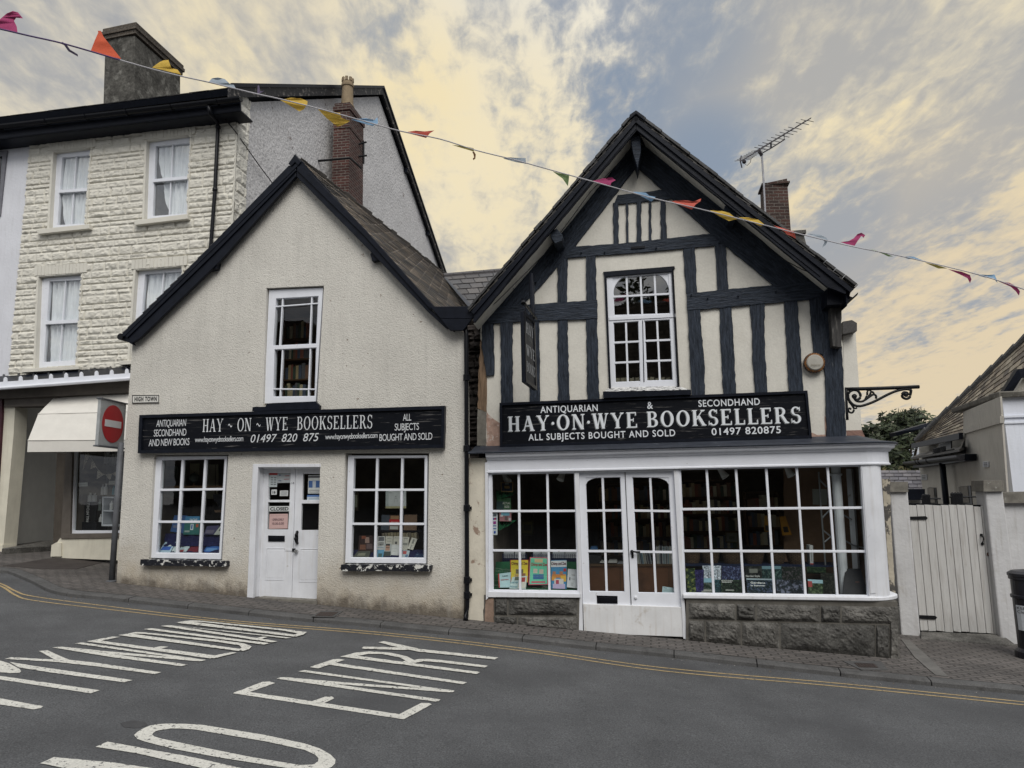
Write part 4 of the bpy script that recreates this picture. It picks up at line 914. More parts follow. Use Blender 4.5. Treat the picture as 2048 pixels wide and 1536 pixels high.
apR = A(1270.5, 226, WW+.53); eL = A(938, 620, WW+.53); eR = A(1712, 574, WW+.53); BK = -NV*7.0
m = MB()
for e, sg in ((eL, -1), (eR, 1)):
    nrm = (e-apR).cross(BK).normalized()
    if nrm.z < 0: nrm = -nrm
    m.solid([apR-nrm*.1, e-nrm*.1, e+BK-nrm*.1, apR+BK-nrm*.1], nrm*.06, M_NAVY)
    slates(m, e-nrm*.03, e+BK-nrm*.03, apR-nrm*.03, apR+BK-nrm*.03, 20, 24, .014, ((.05, .047, .045), (.035, .034, .034), (.075, .068, .06)), 9+sg, .02)
    # worn ends of the verge slates
    rr = random.Random(sg+5); k = 0.0
    while k < 1:
        d = rr.uniform(.03, .05); a = apR.lerp(e, k); b = apR.lerp(e, min(1, k+d*.97)); o_ = rr.uniform(0, .035)
        m.solid([a+NV*o_, b+NV*o_, b+NV*o_+nrm*(.03+rr.uniform(0, .012)), a+NV*o_+nrm*(.025+rr.uniform(0, .012))], -NV*.3, M_SLATE, 0, (), (.045*rr.uniform(.7, 1.5),)*3); k += d
m.build('roof', M_SLATE, RH)
m = MB(); m.px([(1259, 239), (1259, 229), (1272, 220), (1289, 232), (1289, 241), (1272, 228)], WW+.56, .4, M_NAVY); m.build('ridge_cap', M_NAVY, RH, bevel=.01)
# right eaves: wall plate end, hanging post, gutter
m = MB(); m.beam([(1654, 577), (1690, 574), (1689, 608), (1655, 610)], WW+.36, .40, M_NAVY, 3); m.build('wall_plate_end', M_NAVY, RH, bevel=.01)
m = MB(); m.beam([(1660, 607), (1683, 607), (1683.6, 694.7), (1665, 692.5)], WW+.17, .15, mk('weathered_black_oak', (.06, .058, .056), .8, .5, 4, .006, 10, stretch=(1, 9, 9), coord='UV', second=(.19, .18, .165), ss=3, thr=(.55, .68)), 3); m.build('hanging_post', None, RH, bevel=.008)
m = MB()
gp = A(1706, 585, WW+.50); prof = [(math.cos(a)*.065, math.sin(a)*.065) for a in [math.pi+math.pi*k/8 for k in range(9)]]
V = [gp+UV_*x+ZV*z+NV*(-d) for d in (0, 6.5) for x, z in prof]; m.raw(V, [(i, i+1, i+10, i+9) for i in range(8)], M_IRON)
m.solid([A(1690, 577, WW+.46), A(1704, 574, WW+.46), A(1694, 612, WW+.46)], -NV*6, M_NAVY); m.build('gutter', M_IRON, RH)
# cable slung along the soffit
m = MB(); m.tube([A(*p, WW+.30) for p in b2([(1190, 500), (1260, 545), (1330, 600), (1390, 655), (1440, 690), (1500, 722), (1555, 745)])], .006, M_BLACK, 5); m.build('cable', M_BLACK, RH); m = MB(); m.tube([A(*p, WW+.30) for p in b2([(745, 240), (690, 300), (600, 390), (520, 500), (400, 660), (200, 860), (150, 900)])], .006, M_BLACK, 5); m.build('cable', M_BLACK, RH)
# brick stacks and rendered stack on the roof
M_BRK = brickmat('old_red_brick', (.085, .034, .028), (.05, .026, .024), (.15, .13, .115), .225, .075, .011, .008, .5, .4, .85, 30)
M_BRK2 = brickmat('sooty_brown_brick', (.070, .036, .029), (.04, .027, .024), (.13, .115, .10), .225, .075, .010, .008, .5, .4, .85, 30)
def stack(root, name, px4, d, depth, mat, cap=None, top=None):
    """stack seen from below: front face traced at distance d, pushed back along the street"""
    P = [DP(*p, d) for p in px4]; m = MB(); m.solid(P, -NV*depth, mat)
    if cap:
        for k, (h0, h1, e) in enumerate(cap):
            c = (P[0]+P[1])/2-NV*depth/2; hw = (P[1]-P[0]).length/2+e
            m.box(Vector((c.x, c.y, P[0].z+(h0+h1)/2)), UV_*hw, NV*(depth/2+e), ZV*((h1-h0)/2), mat)
    return m.build(name, mat, root), P
ck, _ = stack(RH, 'chimney', [(1527.5, 367), (1574, 357), (1586, 520), (1533, 520)], 15.2, .5, M_BRK2, [(-.02, .02, .03)])
stack(RH, 'stone_stack', [(1588, 466), (1606, 463), (1626, 540), (1592, 540)], 15.8, .45, M_SAND, [(-.03, .05, .05)])
sk, _ = stack(RH, 'rendered_stack', [(1686, 664), (1711, 660), (1724, 868), (1692, 868)], 12.2, .8, M_PLASTER)
m = MB(); Pt = DP(1684, 678, 12.0); m.solid([DP(1686, 643, 12.0), DP(1704, 640, 12.0), DP(1714, 646, 12.0), DP(1714, 662, 12.0), DP(1686, 668, 12.0)], -NV*1, M_SLATE, 0, (), (.05, .047, .045)); m.build('stack_coping', M_SLATE, RH)
m = MB(); m.solid([DP(1690, 861, 11.6), DP(1724, 860, 11.9), DP(1742, 900, 11.2), DP(1700, 900, 10.9)], -NV*.3, mk('red_brown_tile', (.13, .075, .06), .9, .35, 9, .006, 30)); m.build('tiled_skirt', None, RH)

# ---- shop front
SF = 0.0
M_CORN = M_WHITE
u_end = uvp(1727, 910, .12)[0]
def sweep(profile, name, mat, uL, uR, vfun, rad_=.42, back=2.2, slope=0.0):
    """moulding run along the front, round the right corner and back: profile (w, dz)"""
    path = [(uL, 0.0, (0, 1)), (uR, 0.0, (0, 1))]
    for k in range(1, 10):
        a = k/10*math.pi/2; path.append((uR+rad_*math.sin(a), -rad_*(1-math.cos(a)), (math.sin(a), math.cos(a))))
    path += [(uR+rad_, -rad_, (1, 0)), (uR+rad_, -rad_-back, (1, 0))]
    mb = MB(); V = []; n = len(profile)
    for (u, w, (nu, nw)) in path:
        for (pw, dz) in profile: V.append(fromuvw(u+nu*pw, vfun(u)+dz, w+nw*pw))
    F = [(i*n+k, i*n+k+1, (i+1)*n+k+1, (i+1)*n+k) for i in range(len(path)-1) for k in range(n-1)]
    mb.raw(V, F, mat); return mb
ua, va = uvp(974, 945.5, .04); ub, vb_ = uvp(1732, 929, .04)
vf = lambda u: va+(vb_-va)*(min(u, ub)-ua)/(ub-ua)
# fascia board, bottom moulding, cornice, lead
mb = sweep([(-.02, 0), (.055, 0), (.055, .018), (.04, .03), (.04, .175), (.055, .18), (.075, .195), (.085, .215), (.12, .225), (.13, .245), (.13, .265), (.15, .27), (.15, .285), (-.2, .285)], 'fascia', M_WHITE, ua, ub-.05, vf)
fs = mb.build('fascia', M_WHITE, RH)
mb = sweep([(.165, .272), (.172, .288), (.16, .30), (-.02, .33), (-.26, .40), (-.29, .41)], 'lead_flashing', M_LEAD, ua-.25, ub-.05, vf)
mb.build('lead_flashing', M_LEAD, RH)
# left jamb trim and rendered strip beside the downpipe
m = MB(); m.px([(970, 925), (976, 924), (976, 1196), (972, 1200)], .05, .12, M_WHITE2); m.build('jamb_trim', M_WHITE2, RH)
M_FLAKE = mk('flaking_cream_render', (.60, .56, .47), .85, .12, 4, .004, 40, second=(.30, .22, .17), ss=5, thr=(.60, .66))
m = MB(); m.px(wob([(936, 916), (971, 916), (972, 1200), (966, 1222), (968, 1262), (936, 1255)], .6, 12, 3), .0, .3, M_FLAKE, ang=0); m.build('rendered_pier', M_FLAKE, RH)
# windows
gl1 = [(983.5, 947.6), (1149, 945.8), (1155.5, 1182), (986, 1180)]
window(RH, [(975.5, 944), (1157, 941.5), (1163, 1189), (977, 1187)], [(gl1, [(.325, .32), (.67, .665)], [.322, .66])], SF, .06, bar=2.3)
gl2 = [(1361, 939), (1722, 932), (1735.5, 1191), (1371, 1186)]
vbs = [(.145, .155), (.307, .321), (.475, .489), (.644, .659), (.815, .834)]
window(RH, [(1354, 938), (1727, 929), (1742, 1197), (1367, 1192)], [(gl2, vbs, [.322, .66])], SF, .06, bar=2.5)
m = MB(); m.px(wob([(977, 1184), (1161, 1188.5), (1161, 1195), (974, 1194)], .3, 12, 1), .05, .14, M_WHITE2, ang=0); m.build('sill', M_WHITE2, RH, bevel=.008)
us, vs_ = uvp(1367, 1197.5, .06); ue, ve = uvp(1742, 1203, .06)
mb = sweep([(-.1, 0), (.05, 0), (.065, .012), (.065, .045), (.03, .06), (-.1, .06)], 'sill', M_WHITE2, us, ue-.02, lambda u: vs_+(ve-vs_)*(min(u, ue)-us)/(ue-us), .40)
mb.build('sill', M_WHITE2, RH)
# rounded pilaster at the corner
m = MB(); pt = [(1721, 930), (1737, 930), (1757, 1194), (1739, 1196)]
m.px(pt, .025, .1, M_WHITE2, ang=0)
um0, vm0 = uvp(1740, 1196, .02); um1, vm1 = uvp(1738, 929, .02)
V = []; n = 12
for (v, uu) in ((vm0, uvp(1756, 1194, .02)[0]), (vm1, uvp(1737, 930, .02)[0])):
    for k in range(n+1):
        a = k/n*math.pi/2; V.append(fromuvw(uu+.20*math.sin(a), v, .018-.20*(1-math.cos(a))))
    V.append(fromuvw(uu+.20, v, -2.4))
m.raw(V, [(i, i+1, i+n+3, i+n+2) for i in range(n+1)], M_WHITE2)
m.px([(1724, 936), (1734, 936), (1752, 1186), (1741, 1187)], .035, .03, M_WHITE2, ang=0)
m.build('pilaster', M_WHITE2, RH)
# interior side window of the return (seen through the front)
# door
dq = [(1148.5, 940.5), (1357, 937), (1368, 1192), (1375.5, 1281), (1366.5, 1277), (1347.4, 941.5), (1158, 945), (1166, 1266), (1157.6, 1264), (1159, 1196)]
m = MB(); m.px(dq, .012, .13, M_WHITE2, ang=0); m.build('door_frame', M_WHITE2, RH, bevel=.004)
lq = [(1170.5, 955.3), (1241, 954), (1249.7, 1184), (1178.7, 1183)]; rq = [(1264.5, 954), (1337.6, 955), (1349, 1186.6), (1276, 1185.5)]
def shopdoor(outer, q, side):
    def ex(mb):
        pts = [bil(q, 0 if side == 0 else 1, 0)]; col_ = []
        for k in range(9):
            s = k/8*.47; t = .075*(1-math.sin(math.acos(1-k/8)))
            col_.append(bil(q, s if side == 0 else 1-s, t*.9))
        mb.px(pts+list(reversed(col_)), -.05, .04, M_WHITE, ang=0)
    return window(RH, outer, [(q, [.49], [.29, .645])], -.04, .045, bar=2.3, name='door', extra=ex)
d1 = shopdoor([(1157.5, 945), (1249.3, 943), (1262, 1213), (1166, 1210)], lq, 0)
d2 = shopdoor([(1250, 943), (1348, 941), (1363, 1216), (1262.8, 1213)], rq, 1)
m = MB(); m.px([(1249.4, 944), (1250.6, 944), (1263, 1209), (1261.6, 1209)], -.033, .02, M_NAVY); m.build('door_gap', M_NAVY, d1)
M_KICK = mk('scuffed_white_kickboard', (.66, .665, .67), .5, .07, 4, .001, 40, second=(.42, .37, .31), ss=7, thr=(.6, .8), drop=(.42, .37, .31, .35))
m = MB(); m.px([(1166, 1208), (1363.5, 1214.5), (1367.5, 1274), (1168, 1266)], -.0, .06, M_KICK); m.build('kick_board', M_KICK, RH, bevel=.004)
m = MB(); m.px([(1193.4, 1191), (1235, 1192), (1235.3, 1207.5), (1194, 1206.8)], -.03, .012, M_BLACK); m.px([(1198, 1195), (1231, 1196), (1231, 1202.5), (1198, 1202)], -.022, .01, M_BLACK); m.build('letter_plate', M_BLACK, d1, bevel=.002)
m = MB(); m.lathe(A(1264, 1103, -.03), [(.022, -.01), (.024, .015), (.015, .03)], M_IRON, 12, NV); m.tube([A(1264, 1103, .01), A(1272, 1104, .02), A(1280, 1104, .01)], [.012, .011, .013], M_IRON, 8); m.px([(1262, 1103), (1267, 1103), (1267.5, 1116), (1263, 1116)], -.03, .012, M_IRON); m.build('door_handle', M_IRON, d2)
m = MB(); m.lathe(A(1271.5, 1195, -.035), [(.02, -.01), (.022, .012), (.012, .018)], M_WHITE2, 12, NV); m.build('lock', M_WHITE2, d2)
M_SANDD = mk('dark_stained_sandstone', (.075, .073, .068), .9, .5, 5, .012, 26, second=(.20, .19, .175), ss=4, thr=(.58, .75), fine=.35, fs=45)
# stone plinth of big dressed blocks
def blocks(name, rows, w, seed):
    mb = MB(); rr = random.Random(seed)
    for quad in rows:
        q = quad; n = 30; k = 12; s = rr.random()*50; V = []
        for j in range(k+1):
            for i in range(n+1):
                p = bil(q, i/n, j/k); e = min(1, min(i/n, 1-i/n)*8, min(j/k, 1-j/k)*5)
                P0 = A(*p, 0); nz = noise.noise(Vector((P0.x*5+s, P0.z*6, s)))*.02+abs(noise.noise(Vector((P0.x*13, P0.z*16, s))))*.026+noise.noise(Vector((P0.x*38, P0.z*42, s)))*.010
                V.append(A(*p, w-.02+(.035+nz)*e))
        mb.raw(V, [(j*(n+1)+i, j*(n+1)+i+1, (j+1)*(n+1)+i+1, (j+1)*(n+1)+i) for j in range(k) for i in range(n)], M_SAND if rr.random() < .55 else M_SANDD)
    return mb
R1t = lambda x: 1206+(x-1376)*(1214-1206)/417; R1b = lambda x: 1239.6+(x-1376)*10/417; RB = lambda x: 1281+(x-1376)*(1319-1281)/420
g_ = 1.3
rows = []
for a, b in ((1376, 1472), (1472, 1512), (1512, 1641), (1641, 1682), (1682, 1793)): rows.append([(a+g_, R1t(a)), (b-g_, R1t(b)), (b-g_, R1b(b)-g_), (a+g_, R1b(a)-g_)])
for a, b in ((1376, 1411), (1411, 1483), (1483, 1560), (1560, 1751), (1751, 1780), (1780, 1799)): rows.append([(a+g_, R1b(a)+g_), (b-g_, R1b(b)+g_), (b-g_, RB(b)), (a+g_, RB(a))])
mb = blocks('plinth', rows, .05, 3); mb.px([(1372, 1196), (1795, 1203), (1800, 1325), (1372, 1286)], .03, .2, mk('lime_mortar', (.115, .108, .095), .95, .25, 8, .004, 60), ang=0)
mb.solid([A(1799, 1214, .05), A(1799, 1325, .05), A(1799, 1325, .05)-NV*3, A(1799, 1214, .05)-NV*3], -UV_*.1, M_SAND)
mb.build('plinth', M_SAND, RH)
rows = []
for a, b in ((988, 1015.7), (1015.7, 1156)): rows.append([(a+g_, 1196), (b-g_, 1196.5), (b-g_, 1231), (a+g_, 1230)])
for a, b in ((988, 1035), (1035, 1156)): rows.append([(a+g_, 1233), (b-g_, 1234), (b-g_, 1264+(b-1156)*.1), (a+g_, 1248+(a-988)*.08)])
mb = blocks('plinth', rows, .03, 5); mb.px([(968, 1190), (1160, 1192), (1160, 1268), (968, 1250)], .01, .2, MATS['lime_mortar'], ang=0); mb.build('plinth', M_SAND, RH)
mb = MB(); mb.px(wob([(971, 1198), (987, 1197), (987, 1250), (969, 1250)], .8, 6, 2), .03, .1, mk('reddish_stone', (.24, .17, .13), .9, .3, 8, .006, 30)); mb.build('corner_stone', None, RH)
# inside of the shop
uR0, uR1 = uvp(976, 1000, 0)[0], uvp(1740, 1000, 0)[0]+.12
vfl = pz(2.0)-CAMZ+.05
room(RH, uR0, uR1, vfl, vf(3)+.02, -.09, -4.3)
# white column and return window inside the corner
m = MB(); m.tube([A(1671, 932, -.32), A(1690, 1200, -.32)], .062, M_WHITE2, 14); m.lathe(A(1671.5, 952, -.32), [(.065, 0), (.085, .01), (.085, .03), (.065, .04)], M_WHITE2, 14); m.build('column', M_WHITE2, RH)
m = MB()
for dx, w_, wd in ((0, -.55, .05), (.02, -.95, .04)):
    a = A(1699+dx*100, 938, w_); b = A(1716+dx*100, 1186, w_); m.tube([a, b], wd, M_WHITE2, 4)
m.build('return_frame', M_WHITE2, RH)
M_TAN = mk('tan_boarding', (.20, .125, .08), .8, .2, 3)
m = MB(); m.solid([A(1568, 935, -1.25), A(1760, 935, -.9), A(1760, 1195, -.9), A(1568, 1195, -1.25)], -NV*.04, M_TAN); m.build('window_back', M_TAN, RH)

# ---- sign over the right shop
SR_ = thing('shop_sign', 'black signboard with large shaded white roman capitals above the white shop front', 'sign', A(1300, 880, WW+.1))
WB = board(SR_, [(999, 805.7), (1615, 781), (1624, 876), (999.8, 894)], WW+.11, 5)
m = MB()
def twice(f):
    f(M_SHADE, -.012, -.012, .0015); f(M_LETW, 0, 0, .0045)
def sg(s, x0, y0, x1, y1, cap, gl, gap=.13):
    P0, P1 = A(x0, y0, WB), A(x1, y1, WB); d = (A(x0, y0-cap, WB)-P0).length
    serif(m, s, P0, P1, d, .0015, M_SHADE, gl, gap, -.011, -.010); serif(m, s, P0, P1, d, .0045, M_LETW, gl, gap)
def tg(s, x0, y0, x1, y1, cap, sp=1.1):
    tx(s, x0, y0, x1, y1, cap, WB, M_LETW, sp=sp, bold=.012)
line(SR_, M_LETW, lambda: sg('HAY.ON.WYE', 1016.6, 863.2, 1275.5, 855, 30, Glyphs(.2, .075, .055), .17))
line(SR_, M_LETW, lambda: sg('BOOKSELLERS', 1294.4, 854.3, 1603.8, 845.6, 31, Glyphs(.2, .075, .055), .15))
line(SR_, M_LETW, lambda: tg('ANTIQUARIAN', 1081, 826, 1195.6, 822, 13))
line(SR_, M_LETW, lambda: tg('&', 1294.5, 817.5, 1306, 817.2, 13.5))
line(SR_, M_LETW, lambda: tg('SECONDHAND', 1397, 813.6, 1520, 809.6, 13))
line(SR_, M_LETW, lambda: tg('ALL SUBJECTS BOUGHT AND SOLD', 1057, 881, 1350.7, 872, 12.6, 1.15))
line(SR_, M_LETW, lambda: tg('01497 820875', 1423.5, 870.3, 1562, 866, 13.5))
# ---- hanging sign
HS = thing('hanging_sign', 'narrow black hanging sign lettered HAY ON WYE BOOKS, edge on beside the gable window', 'sign', DP(1060, 640, 9.8))
dn, df = 9.35, 10.05
TLh, TRh, BRh, BLh = DP(1047.5, 622, dn), DP(1068, 641, df), DP(1072.5, 781, df), DP(1050.5, 764, dn)
hx = (TRh-TLh); hn = hx.cross(ZV).normalized()
if hn.dot(CAMLOC-TLh) < 0: hn = -hn
m = MB(); m.solid([TLh, TRh, BRh, BLh], -hn*.05, M_NAVY)
m.build('board', M_NAVY, HS, bevel=.006)
m = MB()
def hq(s, t): return TLh.lerp(TRh, s).lerp(BLh.lerp(BRh, s), t)
m.solid([hq(0, 0), hq(1, 0), hq(1, 1), hq(0, 1)], hn*.014, M_BLACK, holes=[[hq(.09, .05), hq(.91, .05), hq(.91, .95), hq(.09, .95)]]); m.build('frame', M_BLACK, HS)
M_LETH = mk('dull_white_lettering', (.36, .37, .38), .6, .1, 30)
for s, t, h, a, b, gl in (('HAY', .285, .16, .16, .86, None), ('WYE', .60, .155, .14, .92, None), ('BOOKS', .83, .145, .12, .92, None)):
    m = MB(); serif(m, s, hq(a, t)+hn*.002, hq(b, t)+hn*.002, (TLh-BLh).length*h, .002, M_LETH, Glyphs(.2, .08, .06), .08); m.build('lettering', M_LETW, HS)
m = MB(); text(m, 'ON', hq(.40, .365)+hn*.002, hq(.66, .365)+hn*.002, .05, .002, M_SHADE)
m.build('lettering', M_LETW, HS)
m = MB(); m.tube([DP(1062.5, 548, 10.3), DP(1063.5, 575, 10.25), DP(1066, 637, 10.1)], [.03, .04, .035], M_NAVY, 8); m.tube([TRh+ZV*.06+hx*.25, TLh+ZV*.13], .018, M_BLACK, 8); m.tube([TLh+ZV*.13, TLh+ZV*.1+NV*.02], .03, M_BLACK, 8)
m.tube([DP(1045, 600, dn), TLh+ZV*.12], .014, M_BLACK, 6); m.tube([hq(.15, 0), hq(.15, 0)+ZV*.11], .008, M_BLACK, 6); m.tube([hq(.85, 0), hq(.85, 0)+ZV*.07], .008, M_BLACK, 6)
m.tube([DP(1066, 600, 10.2), DP(1062, 628, 10.0), DP(1057, 632, 9.8), DP(1054, 626, 9.7)], .007, M_BLACK, 6); m.build('bracket', M_BLACK, HS)
# ---- alarm box
AB = thing('alarm_box', 'round weathered alarm box with rust coloured ribbed rim below the eaves', 'alarm', A(1627, 745, WW))
c = A(1627, 727, WW+.01); m = MB(); m.lathe(c, [(.135, 0), (.14, .02), (.14, .07), (.11, .085)], mk('rusty_orange_plastic', (.22, .10, .035), .6, .3, 20, second=(.05, .03, .025), ss=16, thr=(.5, .65)), 28, NV)
M_DK = M_BLACK
for k in range(26):
    a = k/26*2*math.pi; d = UV_*math.cos(a)+ZV*math.sin(a); m.box(c+d*.137+NV*.045, d*.006, d.cross(NV)*.008, NV*.028, M_BLACK)
m.build('rim', None, AB); m = MB(); m.lathe(c+NV*.08, [(.112, -.02), (.112, .008), (.10, .02), (.02, .024)], mk('stained_cream_plastic', (.40, .385, .34), .5, .15, 12, second=(.25, .22, .17), ss=12, thr=(.55, .75)), 28, NV); m.build('cover', None, AB, smooth=False)
m = MB(); text(m, 'Alarm', c+NV*.11-UV_*.065-ZV*.055, c+NV*.11+UV_*.065-ZV*.055, .032, .002, mk('faded_print', (.2, .18, .14), .6)); m.build('lettering', None, AB)
# ---- scroll bracket
BR_ = thing('wall_bracket', 'black wrought iron scroll bracket sticking out from the corner post', 'bracket', A(1692, 860, WW-.05))
WBk = WW-.04
m = MB()
def st_(pts, r, k=4): m.tube([A(*p, WBk) for p in smooth_px(z8(pts), k)], r*1.3, M_IRON, 7)
st_([(95, 368), (800, 350), (1520, 322)], .020, 2); st_([(115, 360), (110, 600), (130, 960)], .02, 2)
st_([(1370, 390), (1300, 370), (1200, 375), (1050, 415), (880, 490), (700, 585), (520, 660), (370, 695), (260, 670), (180, 590), (155, 500), (185, 420), (260, 385), (340, 400), (390, 470), (380, 540), (330, 570), (280, 550), (260, 510)], .014)
st_([(280, 560), (330, 600), (420, 605), (480, 575), (560, 520), (640, 470), (690, 495), (690, 550)], .012); st_([(480, 575), (520, 480), (525, 410), (560, 385), (600, 400)], .011); st_([(490, 575), (570, 480), (600, 420), (640, 435), (650, 480)], .011)
st_([(1365, 385), (1350, 470), (1330, 530), (1270, 555), (1205, 525), (1195, 470), (1230, 430), (1290, 440), (1290, 490), (1250, 495)], .014)
st_([(170, 600), (240, 690), (270, 750), (240, 815), (190, 815), (155, 770), (180, 735), (215, 755)], .011); st_([(300, 720), (320, 745)], .012, 2)
m.lathe(A(*z8([(275, 505)])[0], WBk), [(.001, -.02), (.034, -.012), (.034, .012), (.001, .02)], M_IRON, 10, NV); m.lathe(A(*z8([(1262, 470)])[0], WBk), [(.001, -.02), (.03, -.012), (.03, .012), (.001, .02)], M_IRON, 10, NV)
m.build('scroll', M_IRON, BR_, smooth=True)
# ---- television aerial
AE = thing('television_aerial', 'television aerial on a pole strapped to the brick chimney', 'aerial', DP(1528, 430, 14.9))
dA = 14.8; m = MB(); m.tube([DP(*p, dA) for p in z7([(435, 1100), (420, 800), (402, 530)])], .022, mk('galvanised_pole', (.35, .35, .37), .45, .2, 10, metal=.6), 8); m.build('pole', None, AE)
M_AER = mk('aerial_metal', (.05, .045, .05), .45, .2, 20, metal=.4)
m = MB(); P0, P1 = DP(*z7([(195, 590)])[0], dA-.2), DP(*z7([(870, 175)])[0], dA+.1); bx = (P1-P0)
m.tube([P0, P1], .013, M_AER, 6); sd = Vector((bx.x, bx.y, 0)).cross(ZV).normalized(); sd = (sd*.75+Vector((.35, 0, -.28))).normalized()
xs = [.03, .06, .09, .12, .15, .18, .21, .25, .29, .34, .40, .46, .52, .58, .64, .70, .76, .87, .94]
for k, t in enumerate(xs):
    p = P0+bx*t; h = .17-.004*k+(.05 if k < 8 else .07); c = h
    if k > 7:
        up_ = bx.cross(sd).normalized()
        for s1 in (-1, 1): m.tube([p, p+sd*s1*.04, p+sd*s1*c+up_*.05], .007, M_AER, 4); m.tube([p, p+sd*s1*c*.8-up_*.05], .007, M_AER, 4)
    else:
        for s1 in (-1, 1): m.tube([p, p+sd*s1*c], .006, M_AER, 4)
for a, b in (((195, 590), (210, 650)), ((195, 590), (205, 535))): m.tube([DP(*z7([a])[0], dA-.2), DP(*z7([b])[0], dA-.2)], .014, M_AER, 5)
m.tube([DP(*p, dA) for p in z7([(405, 510), (490, 462), (618, 380), (615, 330)])], .014, M_AER, 6); m.tube([DP(*p, dA) for p in z7([(490, 462), (488, 405)])], .02, M_AER, 6); m.tube([DP(*p, dA) for p in z7([(402, 535), (375, 490)])], .035, M_AER, 6)
m.lathe(DP(*z7([(232, 595)])[0], dA-.2)-ZV*.03, [(.03, 0), (.045, .02), (.045, .05), (.03, .06)], M_AER, 8); m.tube([DP(*p, dA-.2) for p in z7([(235, 610), (260, 630), (290, 600), (300, 560), (330, 540)])], .006, M_AER, 4)
m.build('antenna', M_AER, AE)

# ================================================================== rock faced town house
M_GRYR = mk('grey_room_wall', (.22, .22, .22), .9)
WD = -2.1
SH = thing('town_house', 'cream rock faced stone house with net curtained sash windows, behind the roughcast gable', 'building', fromuvw(-8.5, pz(-9)-CAMZ, WD-3))
cor = uvp(470, 330, WD); UC = cor[0]                 # right hand corner of the front
u_l = uvp(42, 500, WD)[0]; v_b = uvp(150, 752, WD)[1]; v_t = uvp(470, 205, WD)[1]+.25
wins = [  # hole, frame, glass, sill
 ([(106.5, 304), (181.5, 295), (171, 450), (98, 458)], [(111, 308), (181.5, 299), (171, 450), (100, 457)], [(124.4, 314.7), (180, 310.5), (169, 447), (114.6, 450)], .5, [(72, 458.6), (178, 448), (178, 457), (75.6, 468)]),
 ([(293, 281), (381, 269), (374.4, 430), (288, 440)], [(297, 285), (381, 273.5), (374, 430), (289, 439)], [(311.6, 292.5), (379, 286), (371, 426.7), (305, 432)], .49, [(267.6, 440.7), (375, 427.6), (375, 437.4), (269, 450)]),
 ([(77, 553), (164, 546.5), (153, 731), (70, 737)], [(82, 557), (164, 550.5), (152, 731), (72, 736)], [(99, 562.7), (162.8, 559.5), (150.4, 720.6), (87, 724)], .51, [(44.6, 737), (157, 732), (157, 738.5), (43, 745)]),
 ([(271, 540), (364.6, 532), (352, 715), (258, 722)], [(276, 543), (364.6, 536), (350, 715), (260, 721)], [(290.4, 548), (364, 542.6), (349, 705), (275, 710)], .51, [(238, 722), (356, 714), (356, 721), (238, 730)]),
]
holes = [[uvp(*p, WD) for p in w_[0]] for w_ in wins]
mbw = heightwall('wall', (u_l, UC, v_b, v_t), .024, (.125, .15, .18, .10), holes, (fromuvw(0, 0, WD), UV_, ZV, NV), M_STONE, SH, .032, 11)
# quoins returning round the corner, then the roughcast gable wall running back
q0 = fromuvw(UC, 0, WD)
qb = heightwall('q', (0, .42, v_b, v_t), .03, (.22, .30), [], (q0, -NV, ZV, UV_), M_STONE, SH, .03, 5, None, .2, .42)
mbw.raw(qb.v, qb.f, M_STONE); mbw.box(fromuvw(UC+.004, (v_b+v_t)/2, WD+.004), UV_*.018, NV*.018, ZV*((v_t-v_b)/2), M_STONE)
for w_ in wins:                                      # plain margins and deep reveals round every window
    h = w_[0]; c = bil(h, .5, .5); o_ = [(h[0][0]-4, h[0][1]-1), (h[1][0]+1.5, h[1][1]-1), (h[2][0]+1.5, h[2][1]), (h[3][0]-4, h[3][1])]
    for i_ in range(4): mbw.px([o_[i_], o_[(i_+1) % 4], h[(i_+1) % 4], h[i_]], WD+.038, .25, M_STONE, ang=0)
    # upright voussoirs over the opening
    a, b = (h[0][0]-9, h[0][1]-1.5), (h[1][0]+9, h[1][1]-2.2); n = 15
    for k in range(n):
        p, q_ = l2(a, b, (k+.04)/n), l2(a, b, (k+.96)/n); hh = 19
        mbw.px(wob([(p[0]+1.2, p[1]-hh), (q_[0]+1.2, q_[1]-hh), q_, p], .5, 7, k), WD+.04+.012*random.random(), .05, M_STONE, ang=0)
wo = mbw.build('wall', M_STONE, SH)
M_GABLE = mk('whitewashed_roughcast', (.56, .55, .545), .9, .09, 1.5, .03, 13, second=(.26, .23, .22), ss=4.2, thr=(.645, .67), fine=.2, fs=22)
def noise_cast(m_): pass
gabH = v_t-.05
def gp_(w, v): return fromuvw(UC-.04, v, WD-w)
dR = None
# run the gable back until the ridge and the far eave sit where the photograph shows them
def on_gable(px, py):
    r = ray(px, py); t = (UC-.04-(CAMLOC-CAMLOC).dot(UV_))/r.dot(UV_); p = CAMLOC+r*t; q = uvw(p); return (WD-q[2], q[1])
w_eave, v_eave = 0.0, uvp(478, 205, WD)[1]
w_r, v_r = on_gable(757, 193); w_b, v_bk = on_gable(886, 556)
m = MB(); m.solid([gp_(.42, v_b-1), gp_(w_b, v_b-1), gp_(w_b, v_bk), gp_(w_r, v_r), gp_(.42, v_eave+(v_r-v_eave)*.42/w_r)], -UV_*.25, M_GABLE); m.build('gable_wall', M_GABLE, SH)
OV = .10
m = MB()
e0 = fromuvw(UC+OV, v_eave+.05, WD+.42); rdg = fromuvw(UC+OV, v_r+.25, WD-w_r); bkp = fromuvw(UC+OV, v_bk-.1, WD-w_b-.3)
LEFT = -UV_*14
